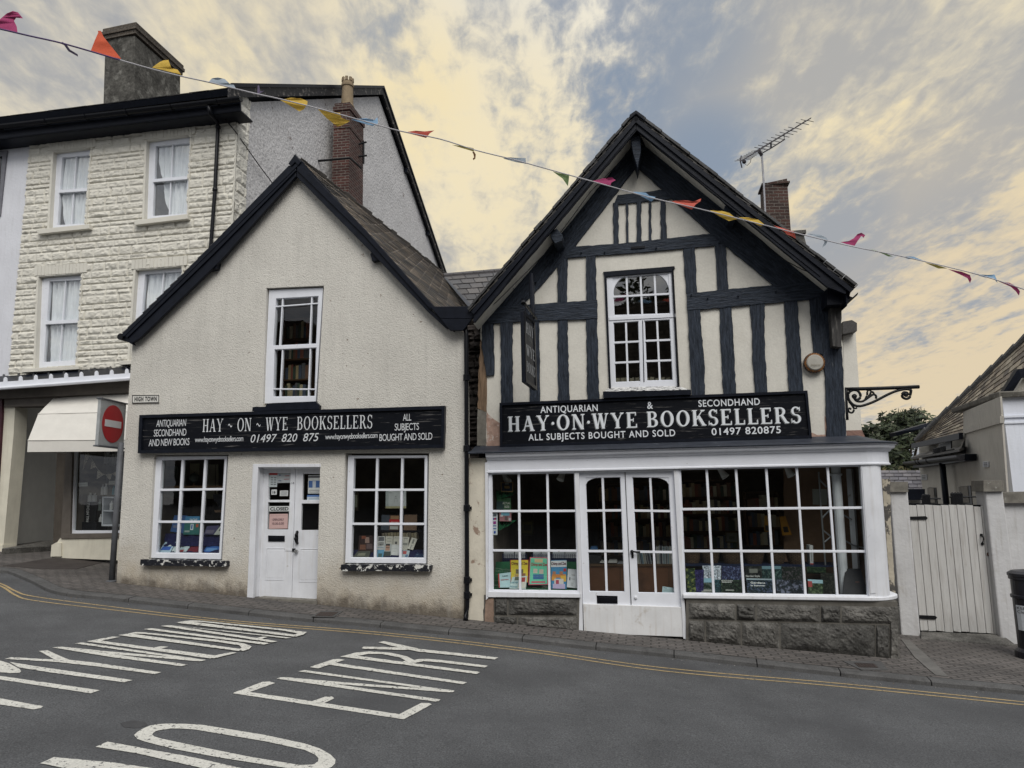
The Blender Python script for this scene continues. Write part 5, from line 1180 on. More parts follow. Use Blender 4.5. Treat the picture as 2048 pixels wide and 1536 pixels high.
for a, b in ((e0, rdg), (rdg, bkp)):
    nrm = (b-a).cross(LEFT).normalized()
    if nrm.z < 0: nrm = -nrm
    m.solid([a, b, b+LEFT, a+LEFT], -nrm*.12, M_NAVY)
    slates(m, a+LEFT if b is rdg else b+LEFT, a if b is rdg else b, b+LEFT if b is rdg else a+LEFT, b if b is rdg else a, 18, 30, .014, seed=31, jit=.01)
m.build('roof', M_SLATE, SH)
M_VERGE = mk('flaking_black_verge_board', (.02, .02, .022), .55, .3, 9, .002, 30, second=(.22, .20, .18), ss=9, thr=(.57, .63))
m = MB()
for a, b in ((e0+NV*.05, rdg+ZV*.02), (rdg+ZV*.02, bkp)):
    m.solid([a+UV_*.02+ZV*.06, b+UV_*.02+ZV*.06, b+UV_*.02-ZV*.22, a+UV_*.02-ZV*.22], -UV_*.05, M_VERGE)
    m.solid([a+UV_*.055+ZV*.085, b+UV_*.055+ZV*.085, b+UV_*.055-ZV*.0, a+UV_*.055-ZV*.0], -UV_*.04, M_NAVY)
for t in (.33, .66):
    c = rdg.lerp(bkp, t); m.box(c-UV_*.2-ZV*.22, UV_*.2, NV*.09, ZV*.09, M_NAVY)
m.build('barge_board', M_VERGE, SH)
# eaves: fascia, soffit and half round gutter with brackets
m = MB()
ev = uvp(478, 214, WD+.4)[1]
sl_ = 0.0
eL0 = A(-60, 278, WD+.42); eR0 = A(478, 209, WD+.42)
lineU = (eR0-eL0).normalized()
m.solid([A(-60, 262, WD+.40), A(480, 197, WD+.40), A(481, 222, WD+.40), A(-60, 286, WD+.40)], -NV*.04, M_NAVY)
m.solid([A(-60, 286, WD+.40), A(481, 222, WD+.40), A(481, 222, WD+.40)-NV*.45, A(-60, 286, WD+.40)-NV*.45], ZV*.03, M_NAVY)
m.build('eaves_board', M_NAVY, SH)
m = MB(); ga, gb = A(-60, 259, WD+.50), A(482, 196, WD+.50); prof = [(math.cos(a)*.075, math.sin(a)*.075) for a in [math.pi+math.pi*k/8 for k in range(9)]]
V = [p+NV*x+ZV*z for p in (ga, gb) for x, z in prof]; m.raw(V, [(i, i+1, i+10, i+9) for i in range(8)], M_BLACK); m.raw([p+NV*x*.93+ZV*(z*.93+.003) for p in (ga, gb) for x, z in prof], [(i+9, i+10, i+1, i) for i in range(8)], M_BLACK)
m.raw([gb+NV*x+ZV*z for x, z in prof], [tuple(range(9))], M_BLACK)
for t in (.12, .3, .45, .6, .76, .92):
    c = ga.lerp(gb, t); m.tube([c+NV*math.cos(a)*.084+ZV*math.sin(a)*.084 for a in [math.pi+math.pi*k/6 for k in range(7)]], .012, M_BLACK, 5)
m.build('gutter', M_BLACK, SH, norm=False)
m = MB(); m.tube([A(*p, w_) for p, w_ in (((417, 212), WD+.5), ((421, 228), WD+.45), ((434, 243), WD+.12), ((436, 252), WD+.10), ((430, 380), WD+.10), ((421, 500), WD+.10), ((415, 600), WD+.1))], .038, M_BLACK, 9)
for y, x in ((255, 436), (380, 430)): m.lathe(A(x, y, WD+.1)-ZV*.03, [(.04, 0), (.052, .01), (.052, .06), (.04, .07)], M_BLACK, 10)
m.build('downpipe', M_BLACK, SH, smooth=True)
m = MB(); m.tube([A(445, 232, WD+.2), A(470, 262, WD+.08)]+[fromuvw(UC+.03, p[1], WD-p[0]) for p in (on_gable(490, 300), on_gable(515, 335), on_gable(537, 364), on_gable(560, 395))], .012, M_BLACK, 5); m.tube([A(438, 238, WD+.15), A(462, 245, WD+.06), A(470, 240, WD+.06)], .008, M_BLACK, 5); m.build('cable', M_BLACK, SH)
# windows with net curtains
M_NET = mk('white_net_curtain', (.80, .82, .84), .9, .06, 6)
M_GLASS_TH = glassmat('sash_glass', 1.5, (.93, .95, .95), 0, 6.0, .0008)
for i, w_ in enumerate(wins):
    q = w_[2]; ft = w_[3]
    qa = [q[0], q[1], bil(q, 1, ft-.015), bil(q, 0, ft-.015)]; qb_ = [bil(q, 0, ft+.025), bil(q, 1, ft+.025), q[2], q[3]]
    o = window(SH, w_[1], [(qa, [.5], []), (qb_, [.5], [])], WD-.06, .08, bar=.9, glass=M_GLASS_TH, inner=False)
    m = MB(); m.px([bil(q, -.04, ft-.02), bil(q, 1, ft-.02), bil(q, 1, ft+.022), bil(q, -.04, ft+.022)], WD-.03, .04, M_WHITE); m.build('meeting_rail', M_WHITE, o)
    m = MB(); m.px(w_[4], WD+.13, .2, M_STONE); m.build('sill', M_STONE, o, bevel=.006)
    cu = MB(); n = 40
    def fold(s, t, side):
        return .03*math.sin(s*38+1.5*math.sin(t*3+i))+.015*math.sin(s*91+i)
    for (s0, s1, tie) in ((.0, .52, 1), (.50, 1.06, -1)):
        V = []; F = []
        for j in range(13):
            t = j/12; pull = (.10+.16*t*t) if tie == 1 else .03*t
            a, b = (s0+pull, s1) if tie == 1 else (s0, s1-pull*.3)
            if i == 1 and tie == 1: a, b = .08+.42*t*t**.3, .52
            for k in range(n+1):
                s = a+(b-a)*k/n; p = bil(q, s, t*1.02-.01); V.append(A(*p, WD-.155)+NV*fold(s, t, tie))
        for j in range(12):
            for k in range(n): F.append((j*(n+1)+k, j*(n+1)+k+1, (j+1)*(n+1)+k+1, (j+1)*(n+1)+k))
        cu.raw(V, F, M_NET)
    cu.build('net_curtain', M_NET, o, smooth=True, norm=False)
    (ua_, va_), (ub_, vb2) = uvp(*w_[0][3], WD), uvp(*w_[0][1], WD)
    room(SH, ua_-.1, ub_+.25, va_-.1, vb2+.1, WD-.2, WD-1.3, M_GRYR)
# big rendered chimney on the ridge
M_CHIM = mk('weathered_grey_render', (.078, .075, .067), .95, .5, 2.2, .02, 9, second=(.20, .195, .175), ss=3.0, thr=(.54, .68), fine=.35, fs=14)
dC = 18.5
P = [DP(211, 75, dC), DP(270, 72, dC-.25), DP(268, 240, dC-.25), DP(206, 240, dC)]
m = MB(); m.solid(P, (-NV*2.0), M_CHIM)
M_CAPB = brickmat('sooty_cap_brick', (.085, .070, .055), (.06, .05, .042), (.12, .11, .095), .225, .075, .010, .01, .5, .4, .9, 20)
for k, (h0, h1, e) in enumerate(((-.02, .10, .05), (.10, .20, .09), (.20, .31, .06), (.31, .38, -.02))):
    c = (P[0]+P[1])/2-NV*1.0; hw = (P[1]-P[0]).length/2+e; du = (P[1]-P[0]).normalized(); du.z = 0
    m.box(Vector((c.x, c.y, (P[0].z+P[1].z)/2+(h0+h1)/2)), du*hw, NV*(1.0+e), ZV*((h1-h0)/2), M_CAPB)
m.build('chimney', M_CHIM, SH)
# slim brick stack against the gable, with its pot and iron stays
dB = 17.5
Pb = [DP(669, 213, dB), DP(699.5, 212, dB-.06), DP(697, 420, dB-.06), DP(661, 420, dB)]
m = MB(); m.solid(Pb, -NV*.95, M_BRK)
du = (Pb[1]-Pb[0]); du.z = 0; du.normalize(); cc = (Pb[0]+Pb[1])/2-NV*.475; zt = (Pb[0].z+Pb[1].z)/2; hw = (Pb[1]-Pb[0]).length/2
for h0, h1, e in ((-.62, -.5, .02), (-.12, .0, .03), (.0, .1, .0)): m.box(Vector((cc.x, cc.y, zt+(h0+h1)/2)), du*(hw+e), NV*(.475+e), ZV*((h1-h0)/2), M_BRK)
ch = m.build('chimney', M_BRK, SH)
M_POT = mk('buff_clay_chimney_pot', (.24, .185, .12), .85, .2, 8, .003, 40)
zz = Vector((cc.x, cc.y, zt+.1))+NV*.15; m = MB()
m.lathe(zz, [(.19, 0), (.19, .08), (.165, .12), (.145, .62), (.17, .64), (.17, .70), (.15, .72), (.15, .78), (.10, .78)], M_POT, 18)
for k in range(8):
    a = k*math.pi/4; m.box(zz+Vector((math.cos(a)*.14, math.sin(a)*.14, .83)), Vector((math.cos(a), math.sin(a), 0))*.022, Vector((-math.sin(a), math.cos(a), 0))*.035, ZV*.05, M_POT)
m.build('chimney_pot', M_POT, ch, smooth=False)
m = MB(); s0 = DP(635, 322, dB-.3); s1 = DP(700, 316, dB-.25); m.tube([s0, s1, DP(722, 336, dB+.4)], .03, M_IRON, 6); m.tube([DP(727, 283, dB+.6), DP(727, 327, dB+.6)], .03, M_IRON, 6); m.tube([DP(716, 289, dB+.55), DP(733, 284, dB+.6)], .025, M_IRON, 6); m.tube([DP(716, 313, dB+.55), DP(734, 311, dB+.6)], .025, M_IRON, 6); m.build('iron_stay', M_IRON, SH)

# ---- ground floor shop of that house
M_FRZ = mk('grey_brown_shop_paint', (.12, .105, .09), .55, .15, 6, .001, 40)
M_CRM = mk('cream_shop_paint', (.63, .60, .50), .6, .08, 4, .001, 40, drop=(.42, .38, .30, .3))
M_GRY = mk('pale_grey_plaster', (.50, .49, .45), .7, .08, 3)
WSH = WD+.30
m = MB()                                             # sheeted canopy roof with a white scalloped edge
cT = [A(-60, 757, WD+.02), A(262, 733, WD+.02)]; cB = [A(-60, 772, WSH+.35), A(262, 751, WSH+.35)]
m.solid([cT[0], cT[1], cB[1], cB[0]], -ZV*.03, M_NAVY); 
for k in range(11):
    t = (k+.3)/10.6; a, b = cT[0].lerp(cT[1], t), cB[0].lerp(cB[1], t); m.tube([a+ZV*.02, b+ZV*.02], .022, M_NAVY, 6)
m.build('canopy_roof', M_NAVY, SH)
m = MB(); m.px([(-60, 768), (262, 746), (262, 758), (-60, 782)], WSH+.38, .03, M_WHITE)
for k in range(11):
    t = (k+.3)/10.6; p = l2((-60, 768), (262, 746), t); m.px([(p[0]-3.5, p[1]+1), (p[0]-2.6, p[1]-7), (p[0], p[1]-9.5), (p[0]+2.6, p[1]-7), (p[0]+3.5, p[1]+1)], WSH+.381, .028, M_WHITE)
m.tube([A(-60, 781, WSH+.42), A(262, 757, WSH+.42)], .035, M_WHITE, 8); m.build('canopy_fascia', M_WHITE, SH)
m = MB(); m.px([(-60, 780), (262, 760), (262, 785), (-60, 800)], WSH+.12, .2, M_FRZ); m.px([(8, 795), (262, 772), (262, 812), (8, 814)], WSH+.02, .2, M_FRZ); m.px([(8, 809), (262, 801), (262, 806), (8, 814)], WSH+.05, .06, M_FRZ); m.build('frieze', M_FRZ, SH)
# pillar, entrance recess, window, stall riser
m = MB(); m.px([(4, 815), (30, 814), (27, 870), (5, 1112), (-12, 1112), (-6, 900)], WSH, .3, M_CRM); m.px([(-14, 1092), (5, 1090), (4, 1114), (-14, 1114)], WSH+.04, .3, M_CRM); m.build('pillar', M_CRM, SH)
m = MB(); m.solid([A(29, 812, WSH-.3), A(122, 812, WSH-2.0), A(106, 1083, WSH-2.0), A(7, 1090, WSH-.3)], -UV_*.05, M_GRY); m.build('recess_wall', M_GRY, SH)
m = MB(); m.px([(118, 812), (140, 812), (128, 1085), (106, 1085)], WSH-.9, .05, M_FRZ); m.px([(136, 812), (147, 812), (140, 1068), (122, 1072)], WSH-.05, .9, M_FRZ); m.build('door_frame', M_FRZ, SH)
m = MB(); m.solid([G(4, 1098, .10), G(112, 1092, .10), A(112, 1080, WSH-1.2), A(10, 1086, WSH-2.2)], Vector((0, 0, -.2)), M_SAND); m.build('step', M_SAND, SH)
q = [(147, 902), (258, 900), (247, 1060), (138, 1063)]
so_ = window(SH, [(138, 860), (262, 860), (262, 1068), (124, 1072)], [([(152, 870), (262, 868), (248, 1061), (145, 1061)], [], [])], WSH-.1, .08, M_WHITE, M_GLASS, inner=False, name='shop_window')
m = MB(); m.px([(122, 1068), (262, 1066), (262, 1075), (121, 1077)], WSH+.03, .2, M_FRZ); m.build('window_ledge', M_FRZ, SH)
m = MB(); m.px(wob([(122, 1074), (262, 1073), (262, 1122), (102, 1115), (105, 1096)], .4, 12, 2), WSH, .3, M_CRM, ang=0); m.px([(103, 1090), (112, 1085), (122, 1086), (122, 1113), (101, 1113)], WSH+.03, .2, M_CRM); m.build('stall_riser', M_CRM, SH, bevel=.01)
ua_, va_ = uvp(122, 1070, WSH); ub_, _v = uvp(300, 860, WSH)
room(SH, ua_-.1, ub_+.6, va_, uvp(200, 800, WSH)[1], WSH-.2, WSH-1.3, M_GRYR)
# awning: four panels and a valance, a sewn edge between them
M_AWN = mk('cream_awning_canvas', (.62, .60, .555), .85, .04, 5, .004, 5, fine=.03, fs=200)
m = MB()
T0, T1 = A(109, 794, WSH-.02), A(270, 782, WSH-.02); S0, S1 = A(76.5, 828, WSH+.55), A(270, 823, WSH+.55); B0, B1 = A(56, 880.6, WSH+.85), A(270, 879.5, WSH+.85); F0, F1 = A(54.7, 904, WSH+.86), A(270, 902.5, WSH+.86)
def grid(p, q_, r_, s_, nx, ny, amp):
    V = [p.lerp(q_, i/nx).lerp(s_.lerp(r_, i/nx), j/ny)+NV*amp*noise.noise(Vector((i*.35, j*.8, p.z*3))) for j in range(ny+1) for i in range(nx+1)]
    m.raw(V, [(j*(nx+1)+i, j*(nx+1)+i+1, (j+1)*(nx+1)+i+1, (j+1)*(nx+1)+i) for j in range(ny) for i in range(nx)], M_AWN)
grid(T0, T1, S1, S0, 14, 5, .012); grid(S0, S1, B1, B0, 14, 5, .012); grid(B0, B1, F1, F0, 14, 2, .006)
for a, b in ((S0, S1), (B0, B1)): m.tube([a, b], .012, M_AWN, 6)
W0, WS0 = A(97, 875, WSH-.02), None
m.face([T0, S0, A(112, 838, WSH-.02)], M_AWN); m.face([S0, B0, A(135, 900, WSH-.02), A(112, 838, WSH-.02)], M_AWN); m.face([B0, F0, A(133, 907, WSH-.0), A(135, 900, WSH-.02)], M_AWN)
m.build('awning', M_AWN, SH, norm=False)
# ---- white neighbour at the left edge
WN = thing('town_house', 'white rendered house cut off by the left edge of the photo, grey window frame', 'building', fromuvw(uvp(0, 500, WD)[0]-1, pz(-10)-CAMZ, WD-2))
M_WN = mk('white_wall_paint', (.62, .63, .67), .8, .05, 2, .004, 20, drop=(.45, .45, .46, .3))
m = MB(); m.px([(-560, 340), (63, 276), (42, 500), (18, 760), (-600, 790)], WD+.0, .25, M_WN, ang=0); m.px([(-600, 790), (-14, 764), (-20, 1120), (-640, 1150)], WSH, .25, M_WN, ang=0); m.build('wall', M_WN, WN)
m = MB(); m.px([(-60, 305), (14.5, 300.5), (13, 309), (0, 432), (-60, 440)], WD+.03, .06, mk('grey_window_paint', (.16, .16, .18), .5), ang=0, holes=[[(-60, 318), (4.5, 312), (-4, 424), (-60, 430)]]); m.build('window_frame', None, WN)
m = MB(); m.px([(-60, 316), (6, 310), (-3, 426), (-60, 432)], WD+.012, .01, mk('dark_pane', (.02, .022, .025), .08, spec=.6)); m.build('pane', None, WN)
m = MB(); m.px([(-60, 800), (4, 798), (4, 830), (-14, 1115), (-60, 1115)], WSH+.05, .3, mk('dark_maroon_paint', (.05, .015, .022), .5, .3)); m.build('shop_pilaster', None, WN)

# ---- no entry sign
NE = thing('road_sign', 'no entry sign, white bar on a red disc, on a grey pole', 'sign', G(222, 1163))
gb_ = G(222, 1163); pt = DP(241, 885, gb_.y+.02)
M_POLE = mk('grey_painted_steel', (.10, .105, .115), .5, .2, 8, .001, 30, second=(.20, .20, .20), ss=30, thr=(.7, .75))
m = MB(); m.tube([Vector((pt.x+.01, pt.y, gb_.z-.1)), Vector((pt.x+.01, pt.y, pt.z))], .045, M_POLE, 14); m.lathe(Vector((pt.x+.01, pt.y, pz(gb_.x)-.0)), [(.09, 0), (.08, .015), (.045, .02)], M_POLE, 14); m.build('pole', M_POLE, NE, smooth=True)
cS = DP(226, 848, gb_.y-.12); ph = rad(90); sx = Vector((math.cos(ph), math.sin(ph), 0)); sn = Vector((math.sin(ph), -math.cos(ph), 0))
M_BOX = mk('grey_sign_box', (.33, .345, .35), .45, .12, 8, second=(.16, .17, .17), ss=5, thr=(.55, .75))
m = MB(); m.box(cS-sn*.03, sx*.37, sn*.025, ZV*.365, M_BOX); m.box(cS-sn*.03+ZV*.375, sx*.385, sn*.045, ZV*.012, M_POLE); m.box(cS-sn*.03-ZV*.375, sx*.385, sn*.045, ZV*.012, M_POLE); m.box(cS-sn*.08+sx*.30, sx*.05, sn*.03, ZV*.34, M_POLE)
m.build('sign_box', M_BOX, NE, bevel=.006)
m = MB(); M_RED = mk('faded_red_sign_film', (.33, .018, .022), .4, .12, 6); M_WBAR = mk('white_sign_film', (.56, .57, .58), .4, .06, 6)
m.lathe(cS-sn*.002, [(.305, 0), (.305, .004)], M_RED, 48, sn); m.build('disc', M_RED, NE)
m = MB(); m.box(cS+sn*.004, sx*.235, sn*.002, ZV*.055, M_WBAR); m.build('bar', M_WBAR, NE)

# ================================================================== right hand yard
WG = -2.0
M_WHW = mk('stained_white_masonry_paint', (.53, .53, .535), .85, .07, 3, .006, 18, second=(.40, .38, .34), ss=3.2, thr=(.6, .85), drop=(.30, .28, .25, .45))
GT = thing('yard_gate', 'tall ledged gate of weathered white boards between two rendered piers', 'gate', A(1920, 1268, WG))
gq = [(1817, 1008.5), (1975, 1012), (2002, 1269), (1841, 1262)]
M_GATE = mk('weathered_white_boards', (.50, .495, .48), .75, .08, 4, .003, 30, stretch=(6, 6, .6), second=(.33, .30, .27), ss=5, thr=(.6, .76), drop=(.26, .235, .21, .6), coord='Object')
fr = [0, .10, .20, .305, .41, .51, .61, .715, .82, .915, 1.0]
for i in range(10):
    m = MB(); tj = random.uniform(-.006, .008); m.px([bil(gq, fr[i]+.003, tj), bil(gq, fr[i+1]-.003, tj+.002), bil(gq, fr[i+1]-.003, 1+random.uniform(-.01, .0)), bil(gq, fr[i]+.003, 1+random.uniform(-.01, 0))], WG+.006*random.random(), .025, M_GATE); m.build('board', M_GATE, GT, bevel=.003)
m = MB(); m.px([bil(gq, 0, .1), bil(gq, 1, .1), bil(gq, 1, .16), bil(gq, 0, .16)], WG-.03, .03, M_GATE); m.px([bil(gq, 0, .84), bil(gq, 1, .84), bil(gq, 1, .9), bil(gq, 0, .9)], WG-.03, .03, M_GATE); m.px([(1816, 1006), (1976, 1010), (2004, 1271), (1840, 1264)], WG-.06, .01, M_BLACK); m.build('ledge', M_GATE, GT)
for h in (b8([(226, 436), (318, 433), (330, 444), (320, 453), (227, 452)]), b8([(282, 996), (372, 1000), (383, 1010), (372, 1021), (283, 1016)])):
    m = MB(); m.px(h, WG+.022, .012, M_IRON); m.build('strap_hinge', M_IRON, GT, bevel=.002)
m = MB(); m.tube([A(*p, w_) for p, w_ in zip(b8([(632, 542), (642, 550), (645, 565), (642, 580), (638, 590)]), (WG+.02, WG+.05, WG+.06, WG+.05, WG+.02))], .011, M_IRON, 7); m.lathe(A(*b8([(632, 540)])[0], WG), [(.022, 0), (.02, .02)], M_IRON, 10, NV); m.lathe(A(*b8([(638, 590)])[0], WG), [(.022, 0), (.02, .02)], M_IRON, 10, NV); m.build('handle', M_IRON, GT)
m = MB(); m.lathe(A(*b8([(675, 650)])[0], WG), [(.03, 0), (.03, .015), (.015, .016), (.012, .006)], mk('rusty_lock', (.10, .06, .045), .6, .3, 30), 14, NV); m.build('lock', None, GT)
m = MB(); m.solid([A(1841, 1262, WG+.0), A(2004, 1268, WG+.0), A(2034, 1290, WG+.35), A(1841, 1276, WG+.35)], Vector((0, 0, -.25)), M_SAND); o = m.build('doorstep', M_SAND, None, bevel=.02); tag(o, 'rough stone step below the white board gate', 'step')
def pier(label, cap, body, w, name='gate_pier'):
    t = thing(name, label, 'pier', A(body[2][0], body[2][1], w))
    m = MB(); m.px(wob(cap, .5, 7, 1), w+.05, .42, M_SAND2, ang=0); m.build('cap_stone', M_SAND2, t, bevel=.012)
    m = MB(); m.px(body, w, .34, M_WHW, ang=0); m.build('shaft', M_WHW, t, bevel=.02); return t
pier('white rendered gate pier with a stone cap, hinge side of the gate', [(1780, 963.5), (1816, 963.5), (1816.5, 984), (1780, 984)], [(1780, 983), (1816, 983), (1842, 1275), (1803, 1272)], WG+.05)
pier('grey white gate pier with a stone cap on the latch side of the gate', [(1967, 961), (2007, 961), (2008, 983), (1967, 983)], [(1970, 982), (2006, 982), (2048, 1300), (2003, 1288)], WG+.12)
YW = thing('yard_wall', 'low white wall with stone coping running right from the latch side gate pier', 'wall', A(2100, 1300, WG+.1))
m = MB(); m.px([(2004, 1004), (2200, 1000), (2290, 1310), (2040, 1300)], WG+.02, .3, M_WHW, ang=0); m.build('wall', M_WHW, YW)
m = MB(); m.px(wob([(2004, 985), (2200, 980), (2200, 1003), (2005, 1006.5)], .5, 9, 2), WG+.10, .42, M_SAND2, ang=0); m.build('coping', M_SAND2, YW, bevel=.012)
# rough end wall of the bookshop beside the pier
m = MB(); m.px(wob([(1764, 958), (1780, 958), (1782, 1040), (1796, 1272), (1786, 1275), (1778, 1150)], .9, 7, 3), -1.0, .5, mk('patched_lime_render', (.44, .40, .32), .9, .15, 4, .008, 20, second=(.09, .085, .08), ss=4, thr=(.54, .58)), ang=0); m.build('end_wall', None, RH)
# slated outhouse
OH = thing('outhouse', 'low slate roofed outhouse behind the gate', 'building', DP(1800, 1010, 15))
m = MB(); slates(m, DP(1752, 985, 14.0), DP(1846, 985, 14.0), DP(1752, 941, 15.5), DP(1840, 941, 15.5), 6, 5, .012, ((.15, .145, .16), (.125, .12, .135), (.17, .16, .17)), 12, .006); m.solid([DP(1752, 986, 14.1), DP(1846, 986, 14.1), DP(1840, 942, 15.6), DP(1752, 942, 15.6)], -ZV*.05, M_NAVY); m.build('roof', M_SLATE, OH)
m = MB(); m.solid([DP(1810, 978, 13.95), DP(1850, 978, 13.95), DP(1850, 1000, 13.95), DP(1810, 1000, 13.95)], Vector((0, .1, 0)), M_NAVY); m.build('fascia', M_NAVY, OH)
m = MB(); m.solid([DP(1740, 998, 14.1), DP(1850, 998, 14.1), DP(1860, 1250, 14.1), DP(1740, 1250, 14.1)], Vector((0, .2, 0)), M_WHW); m.build('wall', M_WHW, OH)
# ---- cream villa on the right
VL = thing('villa', 'cream and white house with a tall tiled roof at the right edge of the photo', 'building', DP(2048, 1250, 13))
M_VSIDE = mk('stained_cream_wall', (.57, .545, .49), .85, .08, 2.5, .004, 30, drop=(.30, .27, .22, .4))
M_VFRONT = mk('white_wall_of_villa', (.66, .69, .76), .8, .05, 2, .003, 30, drop=(.45, .46, .48, .25))
cd = 12.2
def side(px, py, off=0.0):
    """left hand wall of the villa: from its front corner it runs back along the street; off = metres out from it"""
    n = Vector((UV_.x*.985+NV.x*.17, UV_.y*.985+NV.y*.17, 0)).normalized(); c = DP(2002, 985, cd)-n*off; r = ray(px, py); return CAMLOC+r*((c-CAMLOC).dot(n)/r.dot(n))
c0 = DP(2002, 795, cd)
m = MB(); m.solid([side(1926, 824), side(2000, 793), side(2022, 1100), side(2028, 1300), side(1846, 1300), side(1838, 930), side(1838, 893), side(1927, 868)], UV_*.03, M_VSIDE); 
wl_ = m.build('wall', M_VSIDE, VL)
m = MB(); c0 = c0+NV*.03; m.solid([c0, c0+UV_*3, Vector((c0.x, c0.y, -.7))+UV_*3, Vector((c0.x, c0.y, -.7))], -NV*.2, M_VFRONT)
for y0, y1, e in ((832, 836, .03), (844, 848, .02)):
    za, zb = DP(2003, y0, cd).z, DP(2003, y1, cd).z; m.solid([Vector((c0.x-.02, c0.y, za))+NV*e, Vector((c0.x, c0.y, za))+UV_*3+NV*e, Vector((c0.x, c0.y, zb))+UV_*3+NV*e, Vector((c0.x-.02, c0.y, zb))+NV*e], -NV*.05, M_VFRONT)
m.build('front_wall', M_VFRONT, VL)
m = MB(); s_a, s_b, s_c, s_d = side(1929, 857), side(2004, 832), side(2004.5, 846), side(1929, 868); ou = -UV_*.03
m.solid([s_a+ou, s_b+ou, s_c+ou, s_d+ou], UV_*.06, M_VSIDE); m.build('string_course', M_VSIDE, VL)
m = MB(); k0, k1, k2 = side(1915, 823), side(1988, 789), c0+UV_*3
for a, b in ((k0, Vector((c0.x, c0.y, k1.z))+NV*.1-UV_*.08), ):
    m.solid([a-UV_*.12+ZV*.07, b+ZV*.07, b-ZV*.03, a-UV_*.12-ZV*.03], UV_*.4, M_SAND2)
b = Vector((c0.x, c0.y, k1.z))+NV*.1-UV_*.08; m.solid([b+ZV*.07, b+UV_*3.2+ZV*.07, b+UV_*3.2-ZV*.03, b-ZV*.03], -NV*.4, M_SAND2); m.build('coping', M_SAND2, VL, bevel=.02)
# tall roof
eA, eB = DP(1829, 890, 17.5), DP(1960, 858, 13.6); rA, rB = DP(1838, 880, 17.6), DP(2075, 655, 14.6)
apx = DP(2075, 655, 14.4); lowr = DP(2075, 820, 13.0)
m = MB()
q0, q1, q2, q3 = DP(1829, 888, 17.5), DP(2075, 836, 12.7), DP(1831, 884, 17.6), DP(2110, 625, 14.6); q1 = q0.lerp(q1, 1.4); q3 = q2.lerp(q3, 1.4)
slates(m, q0, q1, q2, q3, 12, 36, .02, ((.22, .185, .14), (.14, .115, .09), (.27, .235, .18), (.10, .085, .07)), 21, .01)
m.solid([p+Vector((0, .06, -.03)) for p in (q0, q1, q3, q2)], Vector((0, .1, -.05)), M_NAVY)
hp = [DP(1832+(2100-1832)*t, 884+(634-884)*t, 17.5-2.9*t) for t in [k/12 for k in range(13)]]
for a, b in zip(hp, hp[1:]): m.tube([a+ZV*.03, b+ZV*.05], [.07, .085], M_SLATE, 8)
m.build('roof', M_SLATE, VL)
m = MB(); m.solid([DP(1829, 887, 17.3), DP(1926, 865, 14.0), DP(1926, 878, 14.0), DP(1829, 896, 17.3)], Vector((-.05, .05, 0)), M_NAVY); m.solid([DP(1790, 865, 18.2), DP(1860, 845, 17.8), DP(1850, 856, 17.8), DP(1794, 872, 18.2)], Vector((0, .3, 0)), M_NAVY); m.build('eaves_board', M_NAVY, VL)
m = MB(); m.solid([side(1838, 896), side(1930, 872), side(1930, 925), side(1842, 915)], UV_*.1, M_VSIDE); m.build('upper_wall', M_VSIDE, VL)
m = MB(); m.solid([p-UV_*.02 for p in (side(1879, 888), side(1904, 882), side(1904, 908), side(1879, 912))], UV_*.05, M_BLACK); m.build('vent_louvre', M_BLACK, VL)
m = MB(); m.solid([DP(2028, 790, 12.6), DP(2050, 752, 12.5), DP(2075, 750, 12.5), DP(2075, 790, 12.6)], Vector((0, .1, 0)), M_VSIDE); m.solid([DP(2002, 790, 12.5), DP(2036, 738, 12.4), DP(2075, 735, 12.4), DP(2075, 752, 12.4), DP(2044, 755, 12.4), DP(2022, 790, 12.5)], Vector((0, .1, 0)), M_NAVY); m.build('dormer', M_NAVY, VL)
# lean-to with its gutter and downpipe
m = MB()
m.solid([side(1822, 919, .25), side(1919, 903, .25), side(1933, 897, .0), side(1842, 910, .0)], ZV*.05, M_SLATE, 0, (), (.09, .085, .08))
m.solid([side(1919, 905, .22), side(1930, 876, .05), side(1932, 906, .03)], -NV*.06, M_NAVY)
m.solid([side(1824, 924, .22), side(1930, 908, .22), side(1930, 922, .22), side(1826, 936, .22)], UV_*.2, M_NAVY); m.build('lean_to_roof', M_NAVY, VL)
m = MB(); ga, gb = side(1812, 924, .28), side(1922, 910, .28); prof = [(math.cos(a)*.085, math.sin(a)*.10) for a in [math.pi+math.pi*k/8 for k in range(9)]]
V = [p+UV_*x+ZV*z for p in (ga, gb) for x, z in prof]; m.raw(V, [(i, i+1, i+10, i+9) for i in range(8)]+[tuple(range(9)), tuple(range(17, 8, -1))], mk('grey_black_gutter', (.05, .05, .055), .4, .2, 20))
for t in (.3, .36, .52): c = ga.lerp(gb, t); m.tube([c+UV_*math.cos(a)*.09+ZV*math.sin(a)*.105 for a in [math.pi+math.pi*k/6 for k in range(7)]], .012, MATS['grey_black_gutter'], 5)
m.build('gutter', None, VL)
m = MB(); g0 = side(1884, 926, .2); m.tube([g0, Vector((g0.x, g0.y, side(1892, 1012, .2).z-1.2))], .062, M_NAVY, 12); m.build('downpipe', M_NAVY, VL, smooth=True)
for q in ([(1858, 975), (1873, 975), (1876, 1009), (1860, 1009)], [(1921, 973), (1942, 971), (1946, 1009), (1926, 1009)]):
    m = MB(); m.solid([side(*p)-UV_*.012 for p in q], UV_*.05, M_BLACK); i_ = [l2(q[0], p, .86) for p in q]; m.solid([side(p[0]-2, p[1]+1)-UV_*.02 for p in i_], UV_*.02, mk('shaded_reveal', (.30, .28, .25), .9)); m.build('window', M_BLACK, VL)
